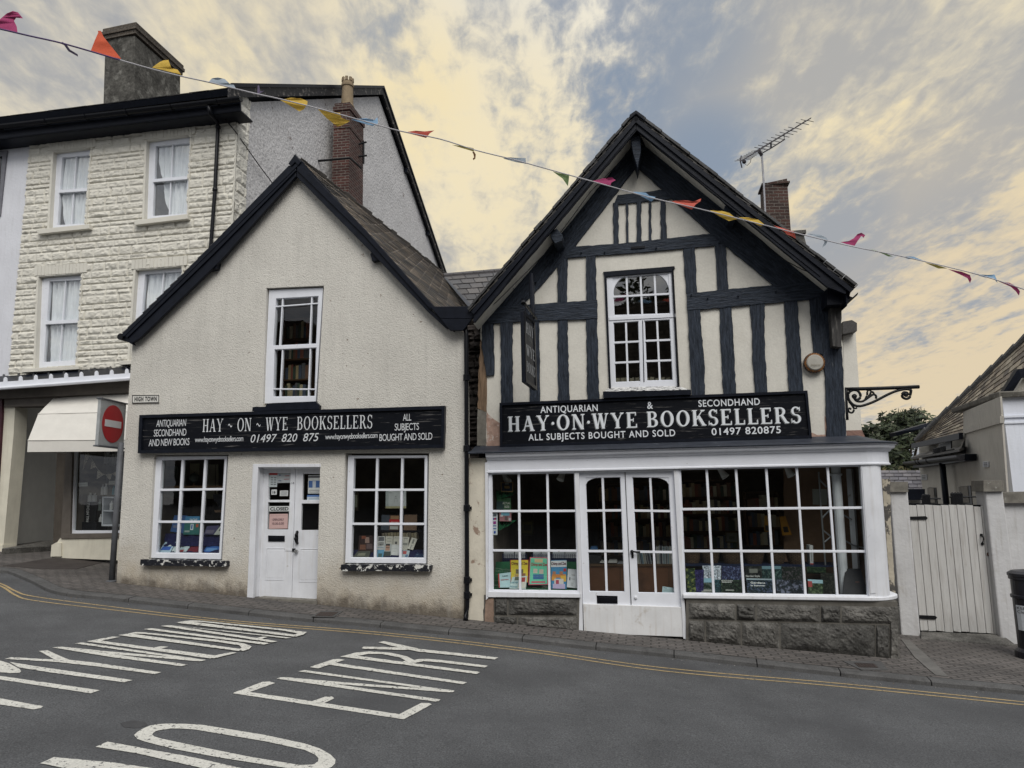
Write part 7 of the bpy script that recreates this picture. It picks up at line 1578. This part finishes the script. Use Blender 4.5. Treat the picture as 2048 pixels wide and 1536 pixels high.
# ---- garden books in the wide window
GB = [('green leaf patterned book at the left end of the garden books', [(55, 1062), (150, 1055), (165, 1300), (80, 1305)], -.12, (.05, .10, .05), (.28, .33, .10), 9),
 ('purple book beside the leaf patterned one', [(148, 1075), (246, 1072), (240, 1308), (160, 1308)], -.16, (.06, .05, .22), (.09, .08, .28), 4),
 ('white book with two bare trees, back row', [(230, 1030), (420, 1030), (420, 1180), (238, 1178)], -.34, (.46, .52, .60), (.54, .58, .64), 5),
 ('blue violet flower book, back row', [(424, 1035), (626, 1035), (630, 1185), (426, 1180)], -.34, (.045, .055, .16), (.20, .26, .48), 6),
 ('black book titled Garden Style, back row', [(668, 1035), (836, 1035), (838, 1175), (670, 1175)], -.34, (.012, .02, .018), (.05, .06, .05), 8),
 ('teal and green garden book, back row', [(838, 1035), (1042, 1035), (1046, 1180), (842, 1180)], -.34, (.02, .07, .07), (.10, .18, .16), 10),
 ('dark green shrub book, back row', [(1040, 1040), (1256, 1042), (1262, 1190), (1046, 1185)], -.34, (.015, .03, .02), (.10, .09, .10), 11),
 ('green book lying on edge, right end of the back row', [(1298, 1040), (1492, 1048), (1496, 1105), (1300, 1098)], -.34, (.02, .06, .03), (.08, .12, .06), 12),
 ('pale blue landscape book, front row', [(204, 1160), (352, 1160), (352, 1304), (214, 1304)], -.16, (.03, .08, .05), (.22, .27, .24), 13),
 ('narrow blue green book, front row', [(355, 1175), (422, 1175), (424, 1305), (360, 1305)], -.18, (.03, .10, .13), (.08, .2, .24), 14),
 ('dark book with a white two line title, front row', [(418, 1172), (638, 1175), (642, 1308), (424, 1306)], -.15, (.012, .035, .022), (.06, .10, .06), 15),
 ('blue flower book titled Gardens, front row', [(680, 1160), (945, 1165), (950, 1312), (688, 1310)], -.15, (.02, .05, .06), (.13, .17, .30), 16),
 ('blue and white rock garden book, front row', [(985, 1175), (1266, 1178), (1270, 1314), (992, 1312)], -.15, (.02, .035, .05), (.22, .24, .34), 17),
 ('green book with a red barn, front row', [(1308, 1170), (1462, 1178), (1468, 1322), (1316, 1322)], -.15, (.05, .10, .04), (.16, .22, .12), 18),
 ('dark woodland book, right end of the front row', [(1438, 1100), (1590, 1108), (1596, 1324), (1450, 1322)], -.2, (.02, .028, .02), (.07, .07, .055), 19)]
for i, (lb, q, w, c0_, c1_, sd_) in enumerate(GB):
    kf = .75 if 'two bare' in lb else .34; c0_ = tuple(x*kf for x in c0_); c1_ = tuple(x*kf*2.0 for x in c1_)
    pat = []; tit = []
    if 'two bare' in lb: pat = [(.28, .05, .31, .9, (.04, .04, .05)), (.20, .08, .38, .1, (.04, .04, .05)), (.80, .3, .83, 1, (.05, .05, .06)), (.76, .1, .88, .13, (.05, .05, .06))]
    if 'Garden Style' in lb: pat = [(.25, .2, .75, .5, (.14, .15, .13))]; tit = [('Garden Style', .02, .88, .8, .13, (.5, .52, .5))]
    if 'titled Gardens' in lb: pat = [(0, 0, 1, .1, (.30, .38, .42))]; tit = [('Gardens', .15, .72, .36, .12, (.7, .72, .72)), ('in Summer', .15, .72, .54, .1, (.7, .72, .72))]
    if 'two line' in lb: tit = [('SCOTTISH', .02, .55, .14, .08, (.62, .64, .62)), ('GARDENS', .04, .50, .25, .08, (.62, .64, .62))]; pat = [(.2, .78, .6, .84, (.4, .42, .4))]
    if 'landscape' in lb: pat = [(0, 0, 1, .3, (.25, .45, .55)), (.05, .8, .8, .95, (.35, .36, .32))]
    if 'red barn' in lb: pat = [(0, 0, 1, .25, (.28, .45, .52)), (.0, .12, .28, .52, (.28, .03, .03))]
    if 'teal' in lb: pat = [(0, 0, .95, .22, (.10, .20, .24))]
    book(lb, c6(q), w, w-.08, c0_, .025, pat, tit, mat=photo(i, c0_, c1_, 20+i % 4*7, (.5, .62)))
book('large navy folder leaning by the white column', c6([(1690, 1060), (1850, 1062), (1926, 1335), (1668, 1328)]), -.14, -.28, (.003, .003, .008), .03, patches=[(.55, .5, .75, .52, (.15, .05, .03))], name='folder', cat='folder')
# baskets on the shelf behind them
M_WICK = brickmat('wicker', (.13, .085, .05), (.085, .055, .035), (.03, .02, .014), .05, .018, .004, .006, .5, .35, .8, 30)
SHB = thing('display_shelf', 'long dark blue shelf behind the garden books', 'shelf', A(*c6([(700, 1030)])[0], -.6)); m = MB(); m.px(c6([(40, 1018), (1640, 1030), (1640, 1045), (40, 1035)]), -.45, .5, mk('dark_blue_paint', (.012, .02, .05), .5)); m.build('board', None, SHB)
bl = ['leftmost wicker basket, behind the leaf patterned book', 'second wicker basket, behind the white tree book', 'third wicker basket, behind the blue violet book', 'fourth wicker basket, behind the Garden Style book', 'fifth wicker basket, behind the teal book', 'rightmost wicker basket, behind the shrub book']
for i, (x, lb) in enumerate(zip((120, 312, 535, 758, 985, 1195), bl)):
    c = A(*c6([(x, 1016)])[0], -.68); R0 = .125+.012*(i in (2, 3)); m = MB()
    m.lathe(c, [(R0*.78, 0), (R0*.95, .07), (R0*1.08, .15), (R0*1.12, .165), (R0*1.02, .165), (R0*.8, .03)], M_WICK, 22); o = m.build('wicker_basket', M_WICK, None); tag(o, lb, 'basket', 'wicker baskets on the shelf')
book('tall white and red box file standing right of the baskets', c6([(1325, 825), (1362, 823), (1366, 1028), (1334, 1026)]), -.6, -.6, (.55, .56, .56), .2, patches=[(0, .9, 1, 1, (.4, .03, .03)), (.3, .2, .7, .8, (.30, .30, .30))], name='box_file', cat='box file')
book('yellow paper bag hung between the third and fourth panes', c6([(864, 520), (908, 522), (908, 684), (864, 680)]), -1.1, -1.1, (.27, .13, .01), .004, patches=[(.15, .6, 1, .95, (.02, .015, .01))], name='paper_bag', cat='bag')
book('yellow paper bag hung askew in the fourth pane', c6([(1018, 528), (1080, 522), (1145, 715), (1050, 722)]), -1.1, -1.1, (.26, .12, .01), .004, patches=[(.2, .55, .8, .85, (.02, .015, .01))], name='paper_bag', cat='bag')
book('small framed drawing on the bookcase in the wide window', c6([(465, 688), (598, 690), (596, 796), (466, 792)]), -1.9, -1.95, (.12, .10, .05), .02, patches=[(.08, .08, .92, .92, (.20, .20, .17)), (.3, .4, .7, .7, (.12, .12, .10))], name='framed_picture', cat='picture')
book('pale notice on the tan boarding in the fifth pane', c6([(1355, 245), (1505, 248), (1510, 408), (1360, 405)]), -.9, -.9, (.36, .38, .34), .004, name='notice', cat='notice')
book('olive framed picture on the wall in the small shop window', c5([(470, 625), (610, 628), (605, 800), (470, 795)]), -1.6, -1.6, (.07, .065, .03), .02, patches=[(.1, .12, .9, .88, (.14, .13, .05)), (.2, .3, .8, .7, (.06, .06, .03))], name='framed_picture', cat='picture')
WS = thing('wire_stand', 'zigzag wire display stand beside the white column', 'stand', A(*c6([(1490, 1030)])[0], -.5)); m = MB(); M_WIRE = mk('grey_wire', (.28, .29, .30), .35, metal=.6)
m.tube([A(*p, -.5) for p in c6([(1420, 70), (1445, 450), (1490, 1030)])], .012, M_WIRE, 6)
for a, b in (((1430, 150), (1500, 225)), ((1460, 540), (1530, 465)), ((1465, 670), (1545, 730)), ((1480, 790), (1545, 735)), ((1620, 480), (1760, 560)), ((1640, 745), (1770, 820)), ((1770, 820), (1880, 850))): m.tube([A(*p, -.5) for p in c6([a, b])], .012, M_WIRE, 6)
m.build('wire', M_WIRE, WS)
# ---- bookcases at the back of the shop, every spine a book of its own
bkm = []
for i, c in enumerate(((.55, .42, .24), (.28, .16, .11), (.66, .58, .38), (.12, .15, .21), (.36, .14, .10), (.70, .64, .48), (.09, .13, .10), (.16, .16, .17))):
    m = MB(); m.box((0, 0, .5), UV_*.5, NV*.5, ZV*.5, mk('old_binding_%d' % i, c, .7, .25, 12)); o = m.build('book', None, None); me = o.data; bpy.data.objects.remove(o)
    if i % 2 == 0:                                   # a paler band round the spine
        me.materials.append(col(*[min(.5, x*1.9) for x in c]))
    bkm.append(me)
def bookcase(label, pl, pr, w, rows, ytop, ybot, blabel, bgroup, rng=(12, 20)):
    """upright case: sides, shelves and a row of spines on every shelf"""
    (u0, _), (u1, _) = uvp(pl, 1000, w), uvp(pr, 1000, w); z1_ = uvp(pl, ytop, w)[1]; z0_ = uvp(pl, ybot, w)[1]
    t = thing('bookcase', label, 'bookcase', fromuvw((u0+u1)/2, z0_, w)); D_ = .14
    for u in (u0-.012, u1+.012): m = MB(); m.box(fromuvw(u, (z0_+z1_)/2, w-D_), UV_*.012, NV*D_, ZV*((z1_-z0_)/2), M_WOOD); m.build('side', M_WOOD, t)
    m = MB(); m.box(fromuvw((u0+u1)/2, (z0_+z1_)/2, w-2*D_-.006), UV_*((u1-u0)/2), NV*.006, ZV*((z1_-z0_)/2), M_WOOD); m.build('back', M_WOOD, t)
    rh = (z1_-z0_)/rows
    for r in range(rows+1):
        m = MB(); m.box(fromuvw((u0+u1)/2, z0_+rh*r, w-D_), UV_*((u1-u0)/2), NV*D_, ZV*.012, M_WOOD); m.build('shelf', M_WOOD, t)
        if r == rows: break
        u = u0+.01; n_ = 0
        while u < u1-.05:
            tk = random.uniform(.034, .068); h = rh*random.uniform(.55, .84)
            o = bpy.data.objects.new('book', random.choice(bkm)); COL.objects.link(o); o.location = fromuvw(u+tk/2, z0_+rh*r+.012, w-.10); o.scale = (1, 1, h)
            R_m = Matrix((UV_, NV, ZV)).transposed().to_4x4()
            o.matrix_world = Matrix.Translation(o.location) @ R_m @ Matrix.Diagonal((tk, .15, h, 1)) @ R_m.inverted()
            tag(o, blabel, 'book', bgroup); u += tk+random.choice((.002, .003, .004, .012))
bookcase('tall bookcase seen through the arched glass doors', 1196, 1352, -2.6, 4, 968, 1112, 'old book in the bookcase seen through the arched glass doors', 'books behind the glass doors')
bookcase('bookcase in the first two panes of the wide window', 1362, 1478, -2.3, 4, 962, 1098, 'old book in the bookcase behind the first panes of the wide window', 'books in the first panes')
bookcase('bookcase in the middle panes of the wide window', 1492, 1556, -2.0, 3, 985, 1092, 'old book in the bookcase behind the middle panes of the wide window', 'books behind the middle panes')
bookcase('bookcase in the upper sash window of the roughcast gable', 558, 612, -1.0, 4, 640, 802, 'book on the shelves seen in the upper sash window of the roughcast gable', 'books in the upper window')
for i in range(11):
    x0 = 1231+i*10+random.uniform(-1, 1); m = MB(); m.px([(x0, 757-random.uniform(0, 4)), (x0+8, 757-random.uniform(0, 4)), (x0+8.5, 768), (x0+.5, 768)], WW-.22, .12, col(.42, .37, .27)); o = m.build('book', None, None); tag(o, 'cream book standing inside on the sill of the gable window', 'book', 'books on the gable window sill')
# ---- left window of the roughcast shop
cloth('navy cloth over the step in the window left of the double doors', c7([(190, 1025), (862, 1025), (862, 1180), (165, 1180)]), -.24, -.42, (.010, .011, .055), .02, 3, 6)
cloth('navy cloth on the window board left of the double doors', c7([(120, 1170), (862, 1170), (862, 1285), (60, 1285)]), -.13, -.3, (.012, .014, .05), .012, 3, 7)
book('pale blue sailing book lying at the left of the board', c7([(188, 1130), (322, 1130), (246, 1258), (95, 1256)]), -.16, -.30, (.36, .48, .58), .02, [(.1, .45, .85, .8, (.04, .10, .36)), (.2, .1, .8, .4, (.50, .56, .60))])
book('white booklet beside the pale blue sailing book', c7([(332, 1130), (388, 1130), (316, 1256), (258, 1258)]), -.17, -.30, (.50, .56, .58), .012)
book('pale book lettered FLY on the board', c7([(405, 1132), (532, 1130), (442, 1250), (345, 1262)]), -.18, -.32, (.42, .50, .54), .02, [(.1, .0, .7, .25, (.03, .03, .04)), (0, .75, .6, .95, (.28, .05, .05))], [('FLY', .15, .6, .2, .14, (.6, .6, .6))])
book('maroon book at the foot of the navy step', c7([(520, 1172), (600, 1178), (592, 1272), (425, 1272)]), -.16, -.26, (.13, .018, .03), .02)
book('bright blue book at the right of the board', c7([(728, 1140), (868, 1140), (866, 1274), (632, 1274)]), -.16, -.30, (.03, .10, .32), .025, [(.1, .5, .8, .75, (.10, .22, .45))])
book('blue cover behind the navy step, left of the yacht book', c7([(298, 803), (460, 805), (440, 1030), (250, 1000)]), -.40, -.48, (.035, .085, .22), .02, [(.1, .6, .7, .75, (.12, .14, .22))])
book('green and blue yacht book behind the navy step', c7([(440, 815), (612, 815), (600, 1040), (405, 1038)]), -.36, -.44, (.03, .13, .12), .02, [(0, 0, 1, .34, (.06, .20, .36)), (.42, .42, .62, .75, (.55, .60, .62)), (.47, .45, .56, .7, (.04, .12, .32)), (.78, .42, .95, .6, (.35, .08, .04)), (.08, .78, .4, .88, (.30, .38, .36))], [('YACHT', .3, .85, .26, .12, (.62, .66, .66))])
book('dark purple book leaning behind the navy step', c7([(700, 935), (855, 925), (795, 1040), (660, 1035)]), -.34, -.42, (.05, .045, .10), .02, [(.1, .5, .8, .9, (.12, .11, .16))])
book('black and white print at the right of the navy step', c7([(868, 928), (905, 928), (900, 1040), (782, 1040)]), -.33, -.40, (.42, .44, .40), .01, [(.3, .3, .8, .6, (.08, .08, .08))], name='print', cat='print')
book('greenish framed map on the wall in the left window', c7([(140, 200), (345, 195), (335, 590), (125, 592)]), -.85, -.85, (.10, .13, .115), .02, [(.05, .04, .95, .96, (.085, .12, .105)), (.2, .2, .6, .3, (.12, .15, .13)), (.3, .5, .7, .7, (.12, .15, .13))], name='framed_map', cat='map')
book('pale yellow patch standing for the wall light behind the globe', c7([(492, 165), (602, 168), (600, 300), (490, 300)]), -1.0, -1.0, (.55, .52, .36), .01, name='card', cat='card')  # flat pale patch whose colour stands in for the wall light
book('large pale yellow panel right of the globe', c7([(700, 178), (835, 178), (830, 600), (690, 600)]), -1.1, -1.1, (.52, .50, .38), .02, [(.75, 0, .85, 1, (.25, .22, .16))], name='panel', cat='panel')
GL = thing('globe', 'dark globe on a stand in the window left of the double doors', 'globe', A(*c7([(545, 440)])[0], -.6)); c = A(*c7([(545, 345)])[0], -.6); m = MB()
m.lathe(c-ZV*.085, [(.001, 0)]+[(.085*math.sin(a), .085-.085*math.cos(a)) for a in [math.pi*k/10 for k in range(1, 10)]]+[(.001, .17)], mk('dark_globe', (.03, .04, .035), .4, .4, 20), 20); m.build('ball', None, GL, smooth=True)
m = MB(); m.tube([c+Vector((0, 0, .1)), c+ZV*.085], .008, M_BLACK, 6); m.lathe(c-ZV*.14, [(.05, 0), (.045, .015), (.012, .025), (.012, .06)], M_WOOD, 12); m.build('stand', M_WOOD, GL)
m = MB(); m.px(c7([(120, 440), (900, 438), (900, 462), (118, 466)]), -.55, .4, M_WOOD); o = m.build('hanging_shelf', None, None); tag(o, 'dark shelf carrying the globe', 'shelf')
book('dark cabinet behind the yacht book', c7([(395, 505), (640, 505), (625, 800), (385, 800)]), -1.1, -1.1, (.045, .03, .022), .3, [(.1, .2, .45, .9, (.065, .045, .03)), (.55, .2, .9, .9, (.065, .045, .03))], name='cabinet', cat='cabinet')
BO = thing('model_boat', 'dark model boat at the right of the window left of the double doors', 'model', A(*c7([(845, 750)])[0], -.6)); m = MB(); m.px(c7([(770, 545), (905, 540), (890, 600), (860, 720), (800, 625), (785, 640)]), -.6, .04, M_BLACK); m.build('sail', M_BLACK, BO); m = MB(); m.px(c7([(790, 740), (905, 735), (890, 765), (800, 768)]), -.6, .08, M_WOOD); m.build('hull', M_WOOD, BO)
# ---- right window of the roughcast shop
cloth('navy cloth on the board in the window right of the double doors', c8([(160, 1225), (1040, 1225), (1040, 1335), (130, 1335)]), -.13, -.32, (.012, .014, .05), .012, 3, 9)
book('white tea towel with a faint outline drawing hung in the window', c8([(562, 500), (812, 500), (812, 716), (560, 718)]), -.45, -.45, (.52, .54, .54), .004, [(0, .88, 1, 1, (.40, .37, .22)), (0, 0, .14, .86, (.38, .42, .42)), (.47, .3, .53, .36, (.30, .31, .31)), (.43, .42, .57, .45, (.36, .37, .37)), (.42, .5, .44, .65, (.36, .37, .37)), (.56, .5, .58, .65, (.36, .37, .37)), (.15, .1, .3, .12, (.36, .37, .37))], name='tea_towel', cat='tea towel')
book('book with a red band on the small shelf', c8([(612, 800), (738, 800), (725, 992), (598, 990)]), -.5, -.54, (.10, .05, .035), .02, [(.1, .04, .9, .26, (.30, .17, .09)), (0, .28, 1, .58, (.42, .02, .025)), (.1, .72, .9, .92, (.40, .40, .38))], [('Stories', .2, .9, .5, .1, (.6, .3, .28))])
book('plain brown book right of the red banded one', c8([(790, 795), (948, 795), (940, 988), (780, 985)]), -.5, -.54, (.16, .10, .065), .02)
book('grey blue book left of the red banded one', c8([(512, 795), (612, 798), (600, 985), (500, 982)]), -.5, -.54, (.055, .065, .085), .02)
m = MB(); m.px(c8([(470, 985), (1000, 988), (1000, 1006), (470, 1005)]), -.46, .2, M_BLACK); o = m.build('small_shelf', None, None); tag(o, 'small dark shelf under the red banded book', 'shelf')
book('large dark book with a pink face on its cover', c8([(235, 1052), (400, 1050), (412, 1255), (222, 1255)]), -.26, -.34, (.035, .018, .016), .03, [(.45, .1, .75, .45, (.30, .20, .17)), (.2, .02, .5, .2, (.22, .07, .04)), (.1, .55, .5, .85, (.16, .07, .045)), (.55, .5, .95, .8, (.12, .08, .08))])
book('grey book lying flat at the left corner of the board', c8([(215, 1245), (378, 1240), (352, 1322), (150, 1326)]), -.12, -.24, (.07, .075, .065), .03, [(.2, .3, .7, .7, (.18, .18, .14))])
book('white play text with black engraving', c8([(465, 1060), (552, 1060), (548, 1228), (455, 1226)]), -.30, -.36, (.56, .56, .54), .012, [(.1, .05, .9, .35, (.14, .14, .15)), (.05, .78, .95, .86, (.34, .40, .46))], [('JULIUS', .15, .85, .53, .09, INK), ('CAESAR', .12, .88, .67, .09, INK)])
book('cream paperback beside the engraved play text', c8([(562, 1060), (650, 1060), (645, 1180), (556, 1180)]), -.31, -.37, (.50, .48, .42), .012, [(.2, .2, .8, .24, (.2, .2, .2)), (.2, .5, .8, .53, (.2, .2, .2))])
book('cream paperback with a small dark square', c8([(658, 1060), (740, 1060), (732, 1180), (650, 1180)]), -.31, -.37, (.50, .48, .42), .012, [(.2, .15, .8, .19, (.2, .2, .2)), (.3, .55, .6, .8, (.08, .08, .08))])
book('cream paperback with a grey picture right of the glazing bar', c8([(768, 1065), (852, 1070), (828, 1232), (752, 1228)]), -.30, -.36, (.52, .50, .44), .012, [(.15, .45, .9, .62, (.24, .24, .22)), (.2, .1, .8, .14, (.2, .2, .2))])
book('tilted cream paperback leaning right', c8([(882, 1075), (950, 1092), (896, 1228), (826, 1212)]), -.28, -.34, (.54, .52, .46), .015, [(.35, .1, .65, .5, (.2, .2, .18)), (.4, .6, .6, .95, (.3, .3, .28))])
book('cover with a dark haired portrait', c8([(545, 1150), (628, 1152), (622, 1326), (520, 1326)]), -.17, -.24, (.36, .38, .38), .015, [(.25, .08, .85, .5, (.36, .22, .16)), (.25, .02, .85, .14, (.03, .025, .022)), (.05, .55, .98, 1, (.05, .06, .055)), (.3, .26, .8, .3, (.08, .06, .05))])
book('white book with thin pencil lines', c8([(626, 1162), (735, 1165), (716, 1326), (612, 1326)]), -.19, -.26, (.58, .58, .57), .015, [(.2, .3, .7, .32, (.35, .35, .35)), (.3, .5, .6, .52, (.35, .35, .35)), (.1, .93, .6, .95, (.2, .2, .2))])
book('small sky blue book at the foot of the play texts', c8([(462, 1226), (546, 1226), (524, 1326), (450, 1326)]), -.15, -.21, (.10, .26, .40), .012, [(.2, .45, .8, .9, (.05, .10, .10))])
book('red and pale blue book in front of the tilted paperback', c8([(772, 1232), (858, 1236), (836, 1326), (760, 1326)]), -.15, -.22, (.36, .42, .46), .012, [(.05, .08, .6, .5, (.34, .07, .07)), (.5, .55, .9, .9, (.10, .16, .26))])
book('dark blue book at the right corner of the board', c8([(950, 1255), (1040, 1262), (1038, 1326), (900, 1326)]), -.14, -.26, (.02, .035, .08), .02, [(.1, .4, .9, .5, (.12, .16, .24))])
for i in range(12):
    x = 515+i*36; m = MB(); m.px(c8([(x, 1018+random.uniform(-4, 6)), (x+30, 1018+random.uniform(-4, 6)), (x+30, 1100), (x, 1100)]), -.42, .12, col(*random.choice(((.20, .17, .11), (.24, .21, .15), (.15, .13, .10))))); o = m.build('book', None, None); tag(o, 'dull cream spine in the row under the small dark shelf', 'book', 'cream spines under the small shelf')
book('small framed print on the side wall of the right window', c8([(170, 520), (225, 525), (220, 745), (165, 750)]), -.5, -.5, (.04, .03, .022), .02, [(.25, .15, .8, .8, (.22, .23, .18))], name='framed_picture', cat='picture')
# ---- notices on the double doors
def notice(label, q, c, patches=(), titles=(), w=-.176): return book(label, a6(q), w, w, c, .002, patches, titles, name='notice', cat='notice')
notice('white price list with a red heading', [(427, 222), (505, 222), (499, 355), (424, 355)], (.45, .50, .51), [(0, 0, 1, .13, (.40, .03, .03))]+[(.2+.4*i, .3+.16*j, .48+.4*i, .36+.16*j, (.16, .17, .18)) for i in range(2) for j in range(4)])
notice('grey card with a round red stamp', [(506, 223), (632, 221), (629, 314), (502, 316)], (.40, .43, .44), [(.55, .25, .9, .32, (.35, .12, .12)), (.5, .6, .9, .66, (.35, .12, .12)), (.1, .15, .25, .25, (.10, .14, .24)), (.08, .75, .3, .82, (.08, .10, .2))])
notice('small white card numbered 16', [(446, 380), (498, 378), (496, 429), (444, 430)], (.58, .60, .60), [], [('16', .25, .8, .75, .5, INK)])
notice('small white card of typed lines', [(528, 390), (606, 388), (604, 441), (526, 442)], (.58, .60, .60), [(.1, .15+.2*k, .9, .24+.2*k, (.22, .23, .24)) for k in range(4)])
CS_ = notice('white CLOSED sign hung in the left door', [(426, 540), (620, 538), (617, 588), (425, 590)], (.60, .62, .61), [], [('CLOSED', .05, .96, .80, .60, INK)])
notice('pink OPEN DAILY notice under the CLOSED sign', [(428, 614), (605, 612), (601, 753), (421, 756)], (.52, .36, .34), [(.08, .12, .9, .125, (.25, .17, .16)), (.08, .9, .9, .905, (.25, .17, .16))], [('OPEN DAILY', .18, .80, .45, .14, (.20, .13, .14)), ('10.30-5.00', .17, .80, .72, .14, (.20, .13, .14))])
notice('poster with a blue sail in the right door', [(799, 243), (925, 241), (920, 417), (796, 418)], (.52, .55, .54), [(.0, .04, .9, .14, (.10, .10, .11)), (.05, .30, .95, .68, (.06, .12, .28)), (.35, .32, .6, .68, (.42, .46, .50)), (.1, .8, .9, .84, (.3, .3, .3)), (.1, .9, .9, .93, (.3, .3, .3))], w=-.179)
notice('blue and white slip under the sail poster', [(789, 432), (925, 431), (923, 481), (788, 483)], (.48, .56, .62), [(0, 0, 1, .35, (.08, .16, .36)), (.1, .55, .9, .62, (.2, .24, .3)), (.1, .75, .9, .82, (.2, .24, .3))], w=-.179)
# ---- display in the shop under the awning
zx = a3
wS = WSH-.19
def lbl(s, d): return s
pn = book('black display panel with white lettering up its side', zx([(540, 780), (620, 782), (612, 912), (530, 910)]), wS-.2, wS-.2, (.008, .008, .009), .02, name='lettered_board', cat='board')
g = MB(); Pq = [A(*p, wS-.195) for p in zx([(568, 908), (573, 785)])]; text(g, 'PAUL MITCHELL', Pq[0], Pq[1], .055, .002, col(.85, .85, .85), up=-UV_); g.build('lettering', None, pn)
CUB = thing('cube_shelf', 'white cube shelf with bottles in the window under the awning', 'shelf', A(*zx([(700, 930)])[0], wS-.3)); m = MB()
for q in ([(655, 745), (760, 748), (760, 756), (655, 753)], [(655, 833), (760, 834), (760, 842), (655, 841)], [(650, 925), (760, 926), (760, 936), (650, 935)], [(655, 745), (663, 745), (658, 930), (650, 930)]): m.px(zx(q), wS-.2, .3, M_WHITE)
m.build('frame', M_WHITE, CUB)
m = MB(); m.px(zx([(520, 908), (620, 910), (615, 965), (515, 965)]), wS-.15, .3, M_BLACK); o = m.build('plinth_box', M_BLACK, None); tag(o, 'black box under the lettered display panel', 'box')
for i, (x, y, h, cc, lb) in enumerate(((575, 780, 62, (.8, .8, .78), 'silver bottle on the black panel, left of the pair'), (603, 780, 60, (.7, .7, .7), 'silver bottle on the black panel, right of the pair'), (637, 835, 75, (.3, .34, .32), 'grey green bottle between the panel and the cube shelf'), (655, 735, 70, (.7, .7, .7), 'tall pale bottle standing on the cube shelf, left'), (675, 735, 76, (.8, .8, .8), 'tall pale bottle standing on the cube shelf, middle'), (727, 735, 60, (.05, .24, .32), 'teal bottle on the cube shelf beside the pole'), (712, 830, 60, (.85, .85, .85), 'white bottle in the upper cube'), (640, 945, 90, (.75, .75, .75), 'white tube standing left of the cubes'))):
    c = A(*zx([(x, y)])[0], wS-.3); hh = h*.0029; r_ = .032 if i not in (0, 1) else .045; m = MB(); m.lathe(c, [(r_, 0), (r_, hh*.7), (r_*.45, hh*.8), (r_*.45, hh), (.002, hh)], col(*cc), 12); o = m.build('bottle', None, None); tag(o, lb, 'bottle', 'bottles in the window under the awning')
for lb, cq_, cc in (('white card taped to the glass under the awning', [(502, 658), (560, 655), (560, 680), (502, 684)], (.50, .50, .47)), ('small white card beside the hanging lace', [(697, 648), (735, 644), (735, 668), (695, 670)], (.42, .41, .37))):
    book(lb, zx(cq_), wS, wS, cc, .003, [(.1, .45, .9, .55, (.2, .2, .2))], name='card', cat='card')
LB2 = thing('lace_bunting', 'string of cream lace pennants hanging inside the window under the awning', 'bunting', A(*zx([(640, 520)])[0], wS-.1)); M_LACE = mk('cream_lace', (.62, .56, .47), .9, .3, 60, second=(.06, .05, .05), ss=70, thr=(.5, .6))
m = MB(); m.tube([A(*p, wS-.1) for p in smooth_px(zx([(560, 465), (590, 510), (625, 570), (670, 605), (720, 600), (765, 570)]), 4)], .006, M_LACE, 5); m.build('cord', M_LACE, LB2)
for q in ([(545, 470), (575, 480), (530, 575)], [(590, 510), (615, 555), (580, 570)], [(625, 572), (668, 605), (618, 635)], [(675, 605), (715, 602), (705, 645)], [(722, 600), (760, 575), (750, 630)]): m = MB(); m.px(zx(q), wS-.1, .003, M_LACE); m.build('pennant', M_LACE, LB2)
rr = random.Random(9)
for i in range(7):
    x = 640+i*19; m = MB(); y = 470+rr.uniform(-8, 8); m.px(zx([(x, y), (x+13, y), (x+13, y+70), (x, y+70)]), wS-.7, .06, col(*(rr.uniform(.3, .7),)*3)); o = m.build('product_box', None, None); tag(o, 'dim grey carton on the top shelf behind the lace, under the awning', 'carton', 'cartons behind the lace')

# ================================================================== across the street, seen only as reflections in the panes
M_CASTLE = brickmat('old_castle_stone', (.10, .085, .07), (.065, .056, .048), (.045, .04, .034), .42, .17, .03, .03, .43, .45, .95, 6)
m = MB(); rr = random.Random(2); top = []; x = -26.0
while x < 24: top.append((x, 9.6+1.6*noise.noise(Vector((x*.16, 2.5, 0)))+rr.uniform(-.25, .25)+(1.3 if -9 < x < -4 else 0))); x += rr.uniform(.5, 1.4)
yc = -8.5; fr_ = [Vector((a, yc, b)) for a, b in top]+[Vector((24, yc, -3)), Vector((-26, yc, -1))]
m.solid(fr_, Vector((0, -1.2, 0)), M_CASTLE); cw = m.build('castle_wall', M_CASTLE, None); tag(cw, 'ruined grey stone castle wall across the street, reflected in the panes', 'wall')
tree('broadleaf_tree', 'spreading dark tree beyond the castle wall, reflected in the gable window', (-1.0, -12.5, 0), 11.6, 3.0, 80, 70, DG, 33, .22)
